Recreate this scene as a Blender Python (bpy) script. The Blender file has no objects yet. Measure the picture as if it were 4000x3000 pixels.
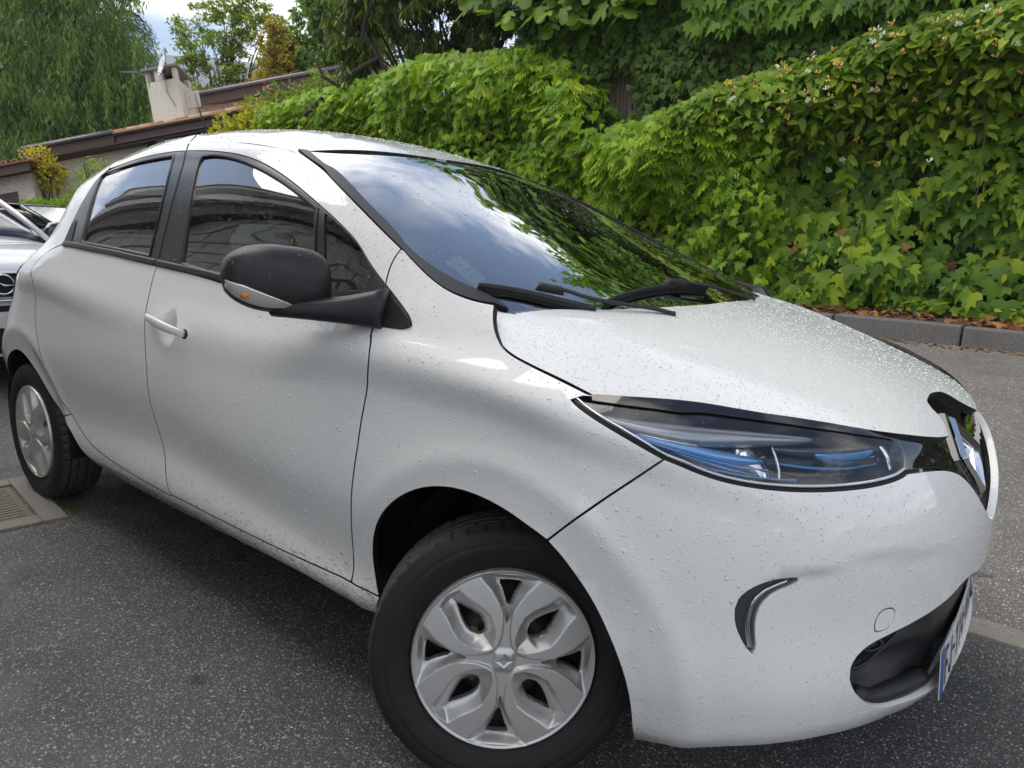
import bpy, bmesh, math, random
import numpy as np
from mathutils import Vector, Matrix
from mathutils.geometry import delaunay_2d_cdt
R_=math.radians
random.seed(7); rng=np.random.default_rng(7)
scene=bpy.context.scene
# ---------------- camera
cam=bpy.data.cameras.new('camera');camo=bpy.data.objects.new('camera',cam);scene.collection.objects.link(camo)
CAM=Vector((1.012,-1.952,1.235))
yaw,pitch,roll=R_(129.3),R_(11.4),R_(2.4)
f_=Vector((math.cos(yaw)*math.cos(pitch),math.sin(yaw)*math.cos(pitch),-math.sin(pitch)))
r0=f_.cross(Vector((0,0,1))).normalized();u0=r0.cross(f_)
r_=math.cos(roll)*r0+math.sin(roll)*u0;u_=-math.sin(roll)*r0+math.cos(roll)*u0
M=Matrix((r_,u_,-f_)).transposed().to_4x4();M.translation=CAM
camo.matrix_world=M
cam.sensor_width=36;cam.lens=2910/4000*36;cam.clip_start=.05;cam.clip_end=5000
cam.dof.use_dof=True;cam.dof.focus_distance=2.2;cam.dof.aperture_fstop=13
scene.camera=camo
# ---------------- light
SUN_EL,SUN_AZ=R_(57),R_(212)       # azimuth measured from +x towards +y
world=bpy.data.worlds.new('World');scene.world=world;world.use_nodes=True
nt=world.node_tree;N=nt.nodes;N.clear()
def wn(t,**k):
    n=N.new(t)
    for a,b in k.items(): setattr(n,a,b)
    return n
out=wn('ShaderNodeOutputWorld');bg=wn('ShaderNodeBackground')
sky=wn('ShaderNodeTexSky',sky_type='NISHITA',sun_disc=False,sun_elevation=SUN_EL,sun_rotation=R_(90)-SUN_AZ,altitude=300,air_density=1.0,dust_density=1.2)
tc=wn('ShaderNodeTexCoord');sep=wn('ShaderNodeSeparateXYZ');nt.links.new(tc.outputs['Generated'],sep.inputs[0])
def mth(op,a,b=None,c=None):
    n=wn('ShaderNodeMath',operation=op)
    for i,v in enumerate((a,b,c)):
        if v is None: continue
        if hasattr(v,'links'): nt.links.new(v,n.inputs[i])
        else: n.inputs[i].default_value=v
    return n.outputs[0]
zz=mth('ADD',mth('MAXIMUM',sep.outputs[2],0.0),.22)
px_=mth('DIVIDE',sep.outputs[0],zz);py_=mth('DIVIDE',sep.outputs[1],zz)
cv=wn('ShaderNodeCombineXYZ');nt.links.new(px_,cv.inputs[0]);nt.links.new(py_,cv.inputs[1])
nz=wn('ShaderNodeTexNoise');nz.inputs['Scale'].default_value=1.15;nz.inputs['Detail'].default_value=9;nz.inputs['Roughness'].default_value=.58
nz.inputs['Distortion'].default_value=.5
nt.links.new(cv.outputs[0],nz.inputs['Vector'])
cr=wn('ShaderNodeValToRGB');cr.color_ramp.elements[0].position=.45;cr.color_ramp.elements[1].position=.575
nt.links.new(nz.outputs['Fac'],cr.inputs[0])
nz2=wn('ShaderNodeTexNoise');nz2.inputs['Scale'].default_value=2.3;nz2.inputs['Detail'].default_value=6
nt.links.new(cv.outputs[0],nz2.inputs['Vector'])
cc=wn('ShaderNodeValToRGB');cc.color_ramp.elements[0].position=.36;cc.color_ramp.elements[0].color=(8.0,8.1,8.4,1)
cc.color_ramp.elements[1].position=.64;cc.color_ramp.elements[1].color=(16.5,16.0,15.2,1)
nt.links.new(nz2.outputs['Fac'],cc.inputs[0])
skm=wn('ShaderNodeMixRGB',blend_type='MULTIPLY');skm.inputs[0].default_value=1;skm.inputs[2].default_value=(1.25,1.25,1.25,1)
nt.links.new(sky.outputs[0],skm.inputs[1])
mx=wn('ShaderNodeMixRGB');nt.links.new(cr.outputs[0],mx.inputs[0]);nt.links.new(skm.outputs[0],mx.inputs[1]);nt.links.new(cc.outputs[0],mx.inputs[2])
nt.links.new(mx.outputs[0],bg.inputs[0]);bg.inputs[1].default_value=.085
nt.links.new(bg.outputs[0],out.inputs[0])
sl=bpy.data.lights.new('sun','SUN');so=bpy.data.objects.new('sun',sl);scene.collection.objects.link(so)
sl.energy=2.0;sl.angle=R_(60);sl.color=(1,.94,.84)
sd=Vector((math.cos(SUN_AZ)*math.cos(SUN_EL),math.sin(SUN_AZ)*math.cos(SUN_EL),math.sin(SUN_EL)))
so.rotation_euler=sd.to_track_quat('Z','Y').to_euler()
scene.view_settings.view_transform='Standard';scene.view_settings.look='None';scene.view_settings.exposure=.68;scene.view_settings.gamma=1
scene.cycles.max_bounces=10;scene.cycles.transparent_max_bounces=16;scene.cycles.transmission_bounces=8
scene.cycles.caustics_reflective=False;scene.cycles.caustics_refractive=False
# ---------------- helpers
COL=scene.collection
def mesh_obj(name,V,F,mat=None,parent=None,smooth=True,mats=None,mi=None):
    me=bpy.data.meshes.new(name)
    if isinstance(V,np.ndarray): V=V.tolist()
    if isinstance(F,np.ndarray): F=F.tolist()
    me.from_pydata(V,[],F)
    for m in (mats or ([mat] if mat else [])): me.materials.append(m)
    if mi is not None: me.polygons.foreach_set('material_index',np.asarray(mi,dtype=np.int32))
    if smooth: me.polygons.foreach_set('use_smooth',[True]*len(me.polygons))
    me.update()
    o=bpy.data.objects.new(name,me);COL.objects.link(o)
    if parent: o.parent=parent
    return o
def empty(name,loc=(0,0,0),label=None,cat=None,group=None,parent=None,rot=None):
    o=bpy.data.objects.new(name,None);COL.objects.link(o);o.location=loc;o.empty_display_size=.1
    if rot: o.rotation_euler=rot
    if parent: o.parent=parent
    tag(o,label,cat,group)
    return o
def tag(o,label=None,cat=None,group=None,kind=None):
    if label:o['label']=label
    if cat:o['category']=cat
    if group:o['group']=group
    if kind:o['kind']=kind
    return o
class MB:
    """collects simple solids into one mesh"""
    def __init__(s): s.V=[];s.F=[];s.I=[];s.n=0
    def add(s,V,F,mi=0):
        s.V+= [tuple(v) for v in V];s.F+=[tuple(i+s.n for i in f) for f in F];s.I+=[mi]*len(F);s.n+=len(V)
    def box(s,c,h,rot=None,mi=0,taper=1.0):
        V=[]
        for z in(-1,1):
            for x,y in((-1,-1),(1,-1),(1,1),(-1,1)):
                k=taper if z>0 else 1
                v=Vector((x*h[0]*k,y*h[1]*k,z*h[2]))
                if rot is not None: v=rot@v
                V.append(v+Vector(c))
        s.add(V,[(3,2,1,0),(4,5,6,7),(0,1,5,4),(1,2,6,5),(2,3,7,6),(3,0,4,7)],mi)
    def tube(s,pts,rad,n=8,mi=0,cap=True):
        P=[Vector(p) for p in pts];k=len(P)
        if not hasattr(rad,'__len__'): rad=[rad]*k
        V=[];F=[];prev=None
        for i,p in enumerate(P):
            t=(P[min(i+1,k-1)]-P[max(i-1,0)]).normalized()
            a=t.cross(Vector((0,0,1)) if abs(t.z)<.9 else Vector((1,0,0))).normalized() if prev is None else (prev-t*prev.dot(t)).normalized()
            prev=a;b=t.cross(a)
            for j in range(n):
                w=2*math.pi*j/n;V.append(p+rad[i]*(math.cos(w)*a+math.sin(w)*b))
        for i in range(k-1):
            for j in range(n):
                F.append((i*n+j,i*n+(j+1)%n,(i+1)*n+(j+1)%n,(i+1)*n+j))
        if cap: F.append(tuple(range(n))[::-1]);F.append(tuple((k-1)*n+j for j in range(n)))
        s.add(V,F,mi)
    def build(s,name,mat=None,parent=None,smooth=False,mats=None):
        return mesh_obj(name,s.V,s.F,mat,parent,smooth,mats,s.I if mats else None)
def bevel(o,w,seg=2,ang=35):
    m=o.modifiers.new('bevel','BEVEL');m.width=w;m.segments=seg;m.limit_method='ANGLE';m.angle_limit=R_(ang)
    m2=o.modifiers.new('wn','WEIGHTED_NORMAL')
    for p in o.data.polygons:p.use_smooth=True
    return o
# ---------------- materials
def mat(name,col=(.5,.5,.5),rough=.5,metal=0,coat=0,coatr=.05,spec=.5,trans=0,ior=1.45,emit=None,alpha=1):
    m=bpy.data.materials.new(name);m.use_nodes=True;b=m.node_tree.nodes['Principled BSDF']
    b.inputs['Base Color'].default_value=(*col,1);b.inputs['Roughness'].default_value=rough;b.inputs['Metallic'].default_value=metal
    b.inputs['Coat Weight'].default_value=coat;b.inputs['Coat Roughness'].default_value=coatr
    b.inputs['Specular IOR Level'].default_value=spec;b.inputs['Transmission Weight'].default_value=trans;b.inputs['IOR'].default_value=ior
    return m
class G:
    """small node-graph helper on a material"""
    def __init__(s,m): s.m=m;s.t=m.node_tree;s.b=s.t.nodes['Principled BSDF']
    def n(s,t,_in=None,**k):
        n=s.t.nodes.new(t)
        for a,b in k.items(): setattr(n,a,b)
        for a,b in (_in or {}).items(): s.set(n.inputs[a],b)
        return n
    def set(s,i,v):
        if hasattr(v,'links') or isinstance(v,bpy.types.NodeSocket): s.t.links.new(v,i)
        else: i.default_value=v
    def coord(s,kind='Object',scale=(1,1,1),loc=(0,0,0)):
        c=s.n('ShaderNodeTexCoord');mp=s.n('ShaderNodeMapping');s.t.links.new(c.outputs[kind],mp.inputs[0]);mp.inputs['Scale'].default_value=scale;mp.inputs['Location'].default_value=loc
        return mp.outputs[0]
    def noise(s,vec,scale,detail=4,rough=.5,out='Fac',dist=0):
        n=s.n('ShaderNodeTexNoise',{'Vector':vec,'Scale':scale,'Detail':detail,'Roughness':rough,'Distortion':dist});return n.outputs[out]
    def vor(s,vec,scale,out='Distance',feature='F1',rand=1):
        n=s.n('ShaderNodeTexVoronoi',{'Vector':vec,'Scale':scale,'Randomness':rand},feature=feature);return n.outputs[out]
    def ramp(s,f,stops,interp='LINEAR'):
        n=s.n('ShaderNodeValToRGB',{0:f});r=n.color_ramp;r.interpolation=interp
        while len(r.elements)<len(stops): r.elements.new(.5)
        for e,(p,c) in zip(r.elements,stops): e.position=p;e.color=(*c,1) if len(c)==3 else c
        return n.outputs[0]
    def mix(s,f,a,b,mode='MIX'):
        n=s.n('ShaderNodeMixRGB',{0:f,1:a if hasattr(a,'links') else (*a,1),2:b if hasattr(b,'links') else (*b,1)},blend_type=mode);return n.outputs[0]
    def math(s,op,a,b=0.,c=0.): 
        n=s.n('ShaderNodeMath',{0:a,1:b,2:c},operation=op);return n.outputs[0]
    def bump(s,h,strength=.3,dist=.01,nrm=None):
        n=s.n('ShaderNodeBump',{'Height':h,'Strength':strength,'Distance':dist})
        if nrm is not None: s.set(n.inputs['Normal'],nrm)
        s.set(s.b.inputs['Normal'],n.outputs[0]);return n.outputs[0]
    def col(s,v): s.set(s.b.inputs['Base Color'],v)
    def rough(s,v): s.set(s.b.inputs['Roughness'],v)
def sepz(g,vec,i=2):
    n=g.n('ShaderNodeSeparateXYZ',{0:vec});return n.outputs[i]
# car paint: white, a little road dirt low down
M_paint=mat('white_paint',(.81,.81,.795),.42,coat=1,coatr=.02,spec=.3)
g=G(M_paint);v=g.coord('Object')
z=sepz(g,v)
low=g.math('MULTIPLY',g.ramp(z,[(.20,(1,1,1)),(.50,(0,0,0))]),g.ramp(sepz(g,v,0),[(.15,(1,1,1)),(.55,(.25,.25,.25))]))
spl=g.noise(g.coord('Object',(9,9,26)),6,5,.7)
fl=g.ramp(g.math('ADD',spl,g.math('MULTIPLY',low,.22)),[(.64,(0,0,0)),(.76,(1,1,1))])
film=g.math('MULTIPLY',low,.30)
c1=g.mix(film,(.81,.81,.795),(.42,.36,.28));c2=g.mix(g.math('MULTIPLY',fl,.75),c1,(.16,.12,.08))
streak=g.ramp(g.noise(g.coord('Object',(60,60,5)),1.0,3,.6),[(.35,(.985,.985,.98)),(.7,(1,1,1))])
g.col(g.mix(1.0,c2,streak,'MULTIPLY'))
g.rough(g.math('ADD',g.math('MULTIPLY',fl,.4),.32))
M_gap=mat('seam_rubber',(.012,.012,.013),.7)
M_trim=mat('black_plastic',(.018,.0175,.019),.42,spec=.5)
g=G(M_trim);g.bump(g.noise(g.coord('Object'),900,2),.12,.0006)
M_pillar=mat('pillar_film',(.022,.021,.020),.30,coat=.35,coatr=.2)
M_gloss=mat('gloss_black',(.006,.006,.007),.04,coat=1,coatr=.01)
M_chrome=mat('chrome',(.82,.83,.85),.06,metal=1)
M_dark=mat('underbody_black',(.006,.006,.006),.85)
M_glass=bpy.data.materials.new('car_glass');M_glass.use_nodes=True
def glassmat(name,tint,ior=1.5,rough=0.0,boost=1.0):
    m=bpy.data.materials.new(name);m.use_nodes=True;t=m.node_tree;t.nodes.clear()
    o=t.nodes.new('ShaderNodeOutputMaterial');mixn=t.nodes.new('ShaderNodeMixShader');tr=t.nodes.new('ShaderNodeBsdfTransparent');gl=t.nodes.new('ShaderNodeBsdfGlossy')
    fr=t.nodes.new('ShaderNodeFresnel');fr.inputs[0].default_value=ior;tr.inputs[0].default_value=(*tint,1);gl.inputs['Roughness'].default_value=rough
    geo=t.nodes.new('ShaderNodeNewGeometry')
    ml=t.nodes.new('ShaderNodeMath');ml.operation='MULTIPLY_ADD';ml.use_clamp=True;ml.inputs[1].default_value=boost;ml.inputs[2].default_value=.01
    t.links.new(fr.outputs[0],ml.inputs[0]);t.links.new(ml.outputs[0],mixn.inputs[0]);t.links.new(tr.outputs[0],mixn.inputs[1]);t.links.new(gl.outputs[0],mixn.inputs[2]);t.links.new(mixn.outputs[0],o.inputs[0])
    return m
M_glass=glassmat('side_glass',(.74,.82,.77),1.5,0,3.0)
M_wind=glassmat('windscreen_glass',(.50,.58,.52),1.52,0,4.2)
M_lens=glassmat('lens_glass',(.90,.92,.95),1.5,0,1.3)
M_water=glassmat('rain_water',(1,1,1),1.33,0,2.2)
t=M_water.node_tree;o=[n for n in t.nodes if n.type=='OUTPUT_MATERIAL'][0];a=o.inputs[0].links[0].from_socket
df=t.nodes.new('ShaderNodeBsdfDiffuse');df.inputs[0].default_value=(.95,.97,1,1);mm=t.nodes.new('ShaderNodeMixShader');mm.inputs[0].default_value=.5  # white diffuse share stands in for light focused inside the drops
t.links.new(a,mm.inputs[1]);t.links.new(df.outputs[0],mm.inputs[2]);t.links.new(mm.outputs[0],o.inputs[0])
M_water2=glassmat('rain_water_on_glass',(1,1,1),1.33,0,3.0)
M_rubber=mat('tyre_rubber',(.014,.014,.0145),.62,spec=.35)
g=G(M_rubber);v=g.coord('Object',(1,0,1));ln=g.n('ShaderNodeVectorMath',{0:v},operation='LENGTH').outputs['Value'];g.col(g.mix(g.ramp(ln,[(.2955,(0,0,0)),(.2995,(1,1,1))]),g.mix(g.noise(g.coord('Object'),14,4),(.010,.010,.0105),(.022,.021,.020)),g.mix(g.noise(g.coord('Object'),60,4),(.035,.034,.034),(.095,.092,.09))));g.bump(g.noise(g.coord('Object'),300,2),.15,.0008)
M_cap=mat('silver_cap',(.55,.545,.53),.4,metal=.7,coat=.4,coatr=.15)
g=G(M_cap);n1=g.noise(g.coord('Object',(1,1,1)),30,5,.7)
g.col(g.mix(g.math('MULTIPLY',n1,.5),(.60,.60,.59),(.46,.44,.41)));sc=g.ramp(g.noise(g.coord('Object',(40,40,250)),1.5,3,.8),[(.60,(.40,.40,.40)),(.75,(.55,.55,.55))]);g.rough(sc)
M_steel=mat('dark_steel',(.02,.019,.018),.6,metal=.4)
M_rust=mat('rusty_steel',(.10,.055,.03),.8)
M_inner=mat('interior_dark',(.12,.125,.12),.75)
M_seat=mat('seat_fabric',(.75,.80,.76),.9)
M_white=mat('plate_white',(.72,.73,.72),.4,coat=.3)
M_blue=mat('plate_blue',(.03,.10,.42),.4,coat=.3)
M_ink=mat('plate_ink',(.012,.012,.012),.5)
# ---------------- the body skins (numpy)
# skins
def pchip_slopes(x,y):
    # x (n,), y (n,m)
    h=np.diff(x)[:,None];d=np.diff(y,axis=0)/h
    m=np.zeros_like(y)
    w1=2*h[1:]+h[:-1];w2=h[1:]+2*h[:-1]
    ok=(d[1:]*d[:-1])>0
    with np.errstate(divide='ignore',invalid='ignore'):
        hm=(w1+w2)/(w1/d[:-1]+w2/d[1:])
    m[1:-1]=np.where(ok,hm,0)
    m[0]=d[0];m[-1]=d[-1]
    return m
class Pchip:
    def __init__(s,x,y):
        s.x=np.asarray(x,float);y=np.asarray(y,float);s.one=y.ndim==1
        s.y=y[:,None] if s.one else y
        s.m=pchip_slopes(s.x,s.y)
    def __call__(s,t):
        t=np.atleast_1d(np.asarray(t,float))
        i=np.clip(np.searchsorted(s.x,t)-1,0,len(s.x)-2)
        h=s.x[i+1]-s.x[i];u=((t-s.x[i])/h)[:,None];h=h[:,None]
        lo=u<0;hi=u>1
        uc=np.clip(u,0,1)
        r=(2*uc**3-3*uc**2+1)*s.y[i]+(uc**3-2*uc**2+uc)*h*s.m[i]+(-2*uc**3+3*uc**2)*s.y[i+1]+(uc**3-uc**2)*h*s.m[i+1]
        r=r+np.where(lo,u*h*s.m[i],0)+np.where(hi,(u-1)*h*s.m[i+1],0)
        return r[:,0] if s.one else r
def rowpchip(Z,D,z):
    # per-row pchip evaluation: Z,D (N,r), z (N,)
    N,r=Z.shape
    h=np.diff(Z,axis=1);d=np.diff(D,axis=1)/h
    m=np.zeros_like(D)
    w1=2*h[:,1:]+h[:,:-1];w2=h[:,1:]+2*h[:,:-1]
    # smoother (non monotone) slopes: weighted average
    m[:,1:-1]=(d[:,:-1]*h[:,1:]+d[:,1:]*h[:,:-1])/(h[:,1:]+h[:,:-1])
    m[:,0]=d[:,0];m[:,-1]=d[:,-1]
    i=np.clip((z[:,None]>=Z).sum(1)-1,0,r-2);k=np.arange(N)
    hh=h[k,i];u=(z-Z[k,i])/hh;uc=np.clip(u,0,1)
    a=D[k,i];b=D[k,i+1];ma=m[k,i];mb=m[k,i+1]
    v=(2*uc**3-3*uc**2+1)*a+(uc**3-2*uc**2+uc)*hh*ma+(-2*uc**3+3*uc**2)*b+(uc**3-uc**2)*hh*mb
    return v+np.where(u<0,u*hh*ma,0)+np.where(u>1,(u-1)*hh*mb,0)
W=.865
def _base():
    P=[]
    for t in np.linspace(0,np.pi/2,400):      # front corner
        e=2/2.35
        P.append((.12+.725*abs(math.sin(t))**e, -W*abs(math.cos(t))**e))
    P=np.array(P)
    Rr=[]
    for t in np.linspace(0,np.pi/2,300):
        e=2/2.6
        Rr.append((-2.72-.52*abs(math.sin(t))**e, -W*abs(math.cos(t))**e))
    Rr=np.array(Rr)[::-1]
    A=np.vstack([Rr,P[0:] if True else P])
    L=np.r_[0,np.cumsum(np.linalg.norm(np.diff(A,axis=0),axis=1))]
    s0=L[len(Rr)]   # at x=.12
    s=L-s0+.12
    # resample
    ss=np.linspace(s[0],s[-1],1200)
    X=np.interp(ss,s,A[:,0]);Y=np.interp(ss,s,A[:,1])
    for _ in range(60):
        X[1:-1]=(X[:-2]+2*X[1:-1]+X[2:])/4;Y[1:-1]=(Y[:-2]+2*Y[1:-1]+Y[2:])/4
    T=np.stack([np.gradient(X,ss),np.gradient(Y,ss)],1)
    T[0]=(0,-1);T[-1]=(0,1)
    T/=np.linalg.norm(T,axis=1)[:,None]
    return ss,X,Y,T
_S,_X,_Y,_T=_base()
S0,S1=_S[0],_S[-1]
NET=[ # s, z rows, offset d rows
 (S0,   [.25,.34,.47,.62,.80,.90,.97,1.03,1.12,1.22,1.34,1.43,1.48],[-.14,-.06,-.02,0,-.03,-.05,-.09,-.13,-.20,-.28,-.40,-.50,-.60]),
 (-2.95,[.25,.34,.47,.64,.84,.95,1.02,1.08,1.16,1.22,1.29,1.34,1.38],[-.10,-.04,-.01,-.004,-.060,-.11,-.18,-.27,-.37,-.43,-.48,-.53,-.58]),
 (-2.6, [.235,.32,.47,.68,.90,1.00,1.05,1.11,1.21,1.30,1.380,1.425,1.46],[-.075,-.02,-.003,.006,-.025,-.034,-.070,-.130,-.197,-.247,-.305,-.367,-.455]),
 (-2.35,[.235,.32,.47,.68,.90,.985,1.04,1.11,1.215,1.32,1.42,1.478,1.52],[-.075,-.02,-.010,.005,-.018,-.018,-.050,-.103,-.165,-.225,-.300,-.365,-.455]),
 (-2.0, [.235,.32,.47,.66,.86,.955,1.02,1.10,1.21,1.32,1.43,1.505,1.56],[-.08,-.024,-.027,-.001,-.015,-.021,-.055,-.097,-.15,-.21,-.28,-.345,-.435]),
 (-1.45,[.235,.32,.50,.66,.84,.918,1.0,1.08,1.2,1.32,1.43,1.50,1.55],[-.09,-.023,-.031,0,-.007,-.020,-.055,-.09,-.145,-.205,-.275,-.335,-.435]),
 (-.9,  [.235,.32,.45,.62,.80,.92,.99,1.07,1.18,1.29,1.38,1.43,1.47],[-.09,-.024,-.032,.001,-.004,-.020,-.055,-.085,-.135,-.185,-.245,-.285,-.365]),
 (-.35, [.235,.31,.38,.60,.86,.975,1.02,1.07,1.11,1.15,1.19,1.25,1.32],[-.09,-.030,-.038,.001,-.015,-.012,-.050,-.075,-.097,-.120,-.145,-.185,-.235]),
 (0,    [.235,.31,.38,.62,.86,.955,.985,1.015,1.045,1.07,1.095,1.13,1.18],[-.09,-.035,-.025,.003,-.020,-.012,-.040,-.065,-.085,-.105,-.125,-.155,-.205]),
 (.15,  [.23,.31,.38,.62,.85,.94,.96,.98,1.0,1.02,1.04,1.07,1.10],[-.09,-.035,-.025,.003,-.023,-.015,-.035,-.055,-.075,-.095,-.115,-.155,-.205]),
 (.30,  [.22,.30,.38,.60,.82,.92,.935,.95,.965,.98,.995,1.02,1.04],[-.09,-.035,-.01,0,-.02,-.03,-.045,-.06,-.08,-.10,-.13,-.17,-.22]),
 (.75,  [.20,.28,.38,.55,.72,.82,.86,.89,.92,.94,.96,.98,1.0],[-.09,-.03,0,0,-.015,-.045,-.07,-.09,-.12,-.15,-.19,-.23,-.28]),
 (S1,   [.20,.28,.38,.52,.64,.71,.77,.81,.84,.87,.89,.91,.93],[-.07,-.02,-.005,.003,.003,-.003,-.022,-.048,-.075,-.12,-.16,-.20,-.25]),
]
_s=[n[0] for n in NET]
_PZ=Pchip(_s,[n[1] for n in NET]);_PD=Pchip(_s,[n[2] for n in NET])
def sst(a,b,x):
    t=np.clip((x-a)/(b-a),0,1);return t*t*(3-2*t)
def doff(s,z):
    d=rowpchip(_PZ(s),_PD(s),z)
    # wheel arch lips
    for cx,cz,r0 in ((.065,.325,.46),(-2.60,.32,.44)):
        r=np.hypot(s-cx,(z-cz)*1.02)
        q=r0-.006-r;d=d+.004*np.exp(-((r-r0)/.03)**2)-.16*.007*np.log1p(np.exp(np.clip(q/.007,-30,12)))*(r>.2)
    # bumper: soft shelf beside the running light, turned-under bottom edge
    zc=np.interp(s,[.60,.686,.783,.858,.946,1.058,1.173],[.650,.662,.677,.682,.683,.678,.662])
    d=d-.007*sst(-.004,.016+.03*sst(.8,1.2,s),zc-z)*sst(.60,.69,s)*(1-sst(.95,1.30,s))*sst(.40,.60,z)
    cx_,cz2=.80,.50;d=d-.004*np.exp(-(((s-.79)/.11)**2+((z-.52)/.10)**2))
    zb=np.interp(s,[.40,.60,.80,1.0,1.2,1.41],[.275,.325,.345,.345,.30,.28]);q=zb-z
    d=d-.30*.006*np.log1p(np.exp(np.clip(q/.006,-30,20)))*sst(.33,.42,s)
    return d
def SA(s,z,off=0.):
    """side skin: s runs along the plan outline (=x on the flat side), z is height; off pushes out"""
    s=np.atleast_1d(np.asarray(s,float));z=np.atleast_1d(np.asarray(z,float))
    d=doff(s,z)+off
    x=np.interp(s,_S,_X);y=np.interp(s,_S,_Y)
    tx=np.interp(s,_S,_T[:,0]);ty=np.interp(s,_S,_T[:,1])
    return np.stack([x+ty*d,y-tx*d,z],1)
def SAn(s,z,off=0.):
    e=2e-3
    a=SA(s+e,z,off)-SA(s-e,z,off);b=SA(s,z+e,off)-SA(s,z-e,off)
    n=np.cross(a,b);return n/np.linalg.norm(n,axis=1)[:,None]
def sp(x,w): return w*np.log1p(np.exp(np.clip(x/w,-40,40)))
# upper skins: roof+windscreen (table U) and bonnet
_RC=Pchip([-3.2,-2.9,-2.6,-2.4,-2.2,-1.8,-1.4,-1.15,-.90],[1.32,1.43,1.525,1.573,1.600,1.605,1.583,1.542,1.470])
_RE=Pchip([-3.2,-2.9,-2.6,-2.42,-2.25,-2.0,-1.45,-1.1,-.9],[1.25,1.35,1.432,1.478,1.503,1.518,1.505,1.468,1.43])
_rx=np.linspace(-3.1,-.88,40)
_RY=Pchip(_rx,np.abs(SA(_rx,_RE(_rx))[:,1]))
def SR(x,y,off=0.):
    x=np.atleast_1d(np.asarray(x,float));y=np.atleast_1d(np.asarray(y,float))
    zc=_RC(x);ze=_RE(x);t=np.abs(y)/_RY(x)
    return np.stack([x,y,zc-(zc-ze)*t**2.9+off],1)
_WC=Pchip([-1.15,-.90,-.6,-.3,0,.2],[1.540,1.467,1.349,1.236,1.122,1.045])
_WE=Pchip([-1.15,-1.0,-.8,-.36,-.2,-.05,.2],[1.50,1.455,1.385,1.18,1.113,1.052,.93])
_WY=Pchip([-1.15,-1.0,-.8,-.36,-.2,-.05,.2],[.545,.565,.614,.725,.75,.765,.78])
def SW(x,y,off=0.):
    x=np.atleast_1d(np.asarray(x,float));y=np.atleast_1d(np.asarray(y,float))
    zc=_WC(x);ze=_WE(x);t=np.abs(y)/_WY(x)
    return np.stack([x,y,zc-(zc-ze)*t**2.3+off],1)
_HC=Pchip([-.1,.16,.3,.45,.6,.7,.78,.86],[1.115,1.075,1.043,1.0,.947,.900,.842,.74])
_HK=Pchip([-.1,.16,.45,.7,.86],[.08,.11,.16,.17,.15])
_HYC=Pchip([-.1,.1,.28,.45,.6,.75],[.72,.63,.58,.50,.43,.30])
_HB=Pchip([-.1,.1,.4,.6,.7,.8],[.26,.26,.20,.12,.05,0])
def SH(x,y,off=0.):
    x=np.atleast_1d(np.asarray(x,float));y=np.atleast_1d(np.asarray(y,float))
    a=np.abs(y)
    return np.stack([x,y,_HC(x)-_HK(x)*a**2-_HB(x)*sp(a-_HYC(x),.02)+off],1)
def fn(F,x,y,off=0.):
    e=2e-3
    a=F(x+e,y,off)-F(x-e,y,off);b=F(x,y+e,off)-F(x,y-e,off)
    n=np.cross(a,b);return n/np.linalg.norm(n,axis=1)[:,None]
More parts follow.
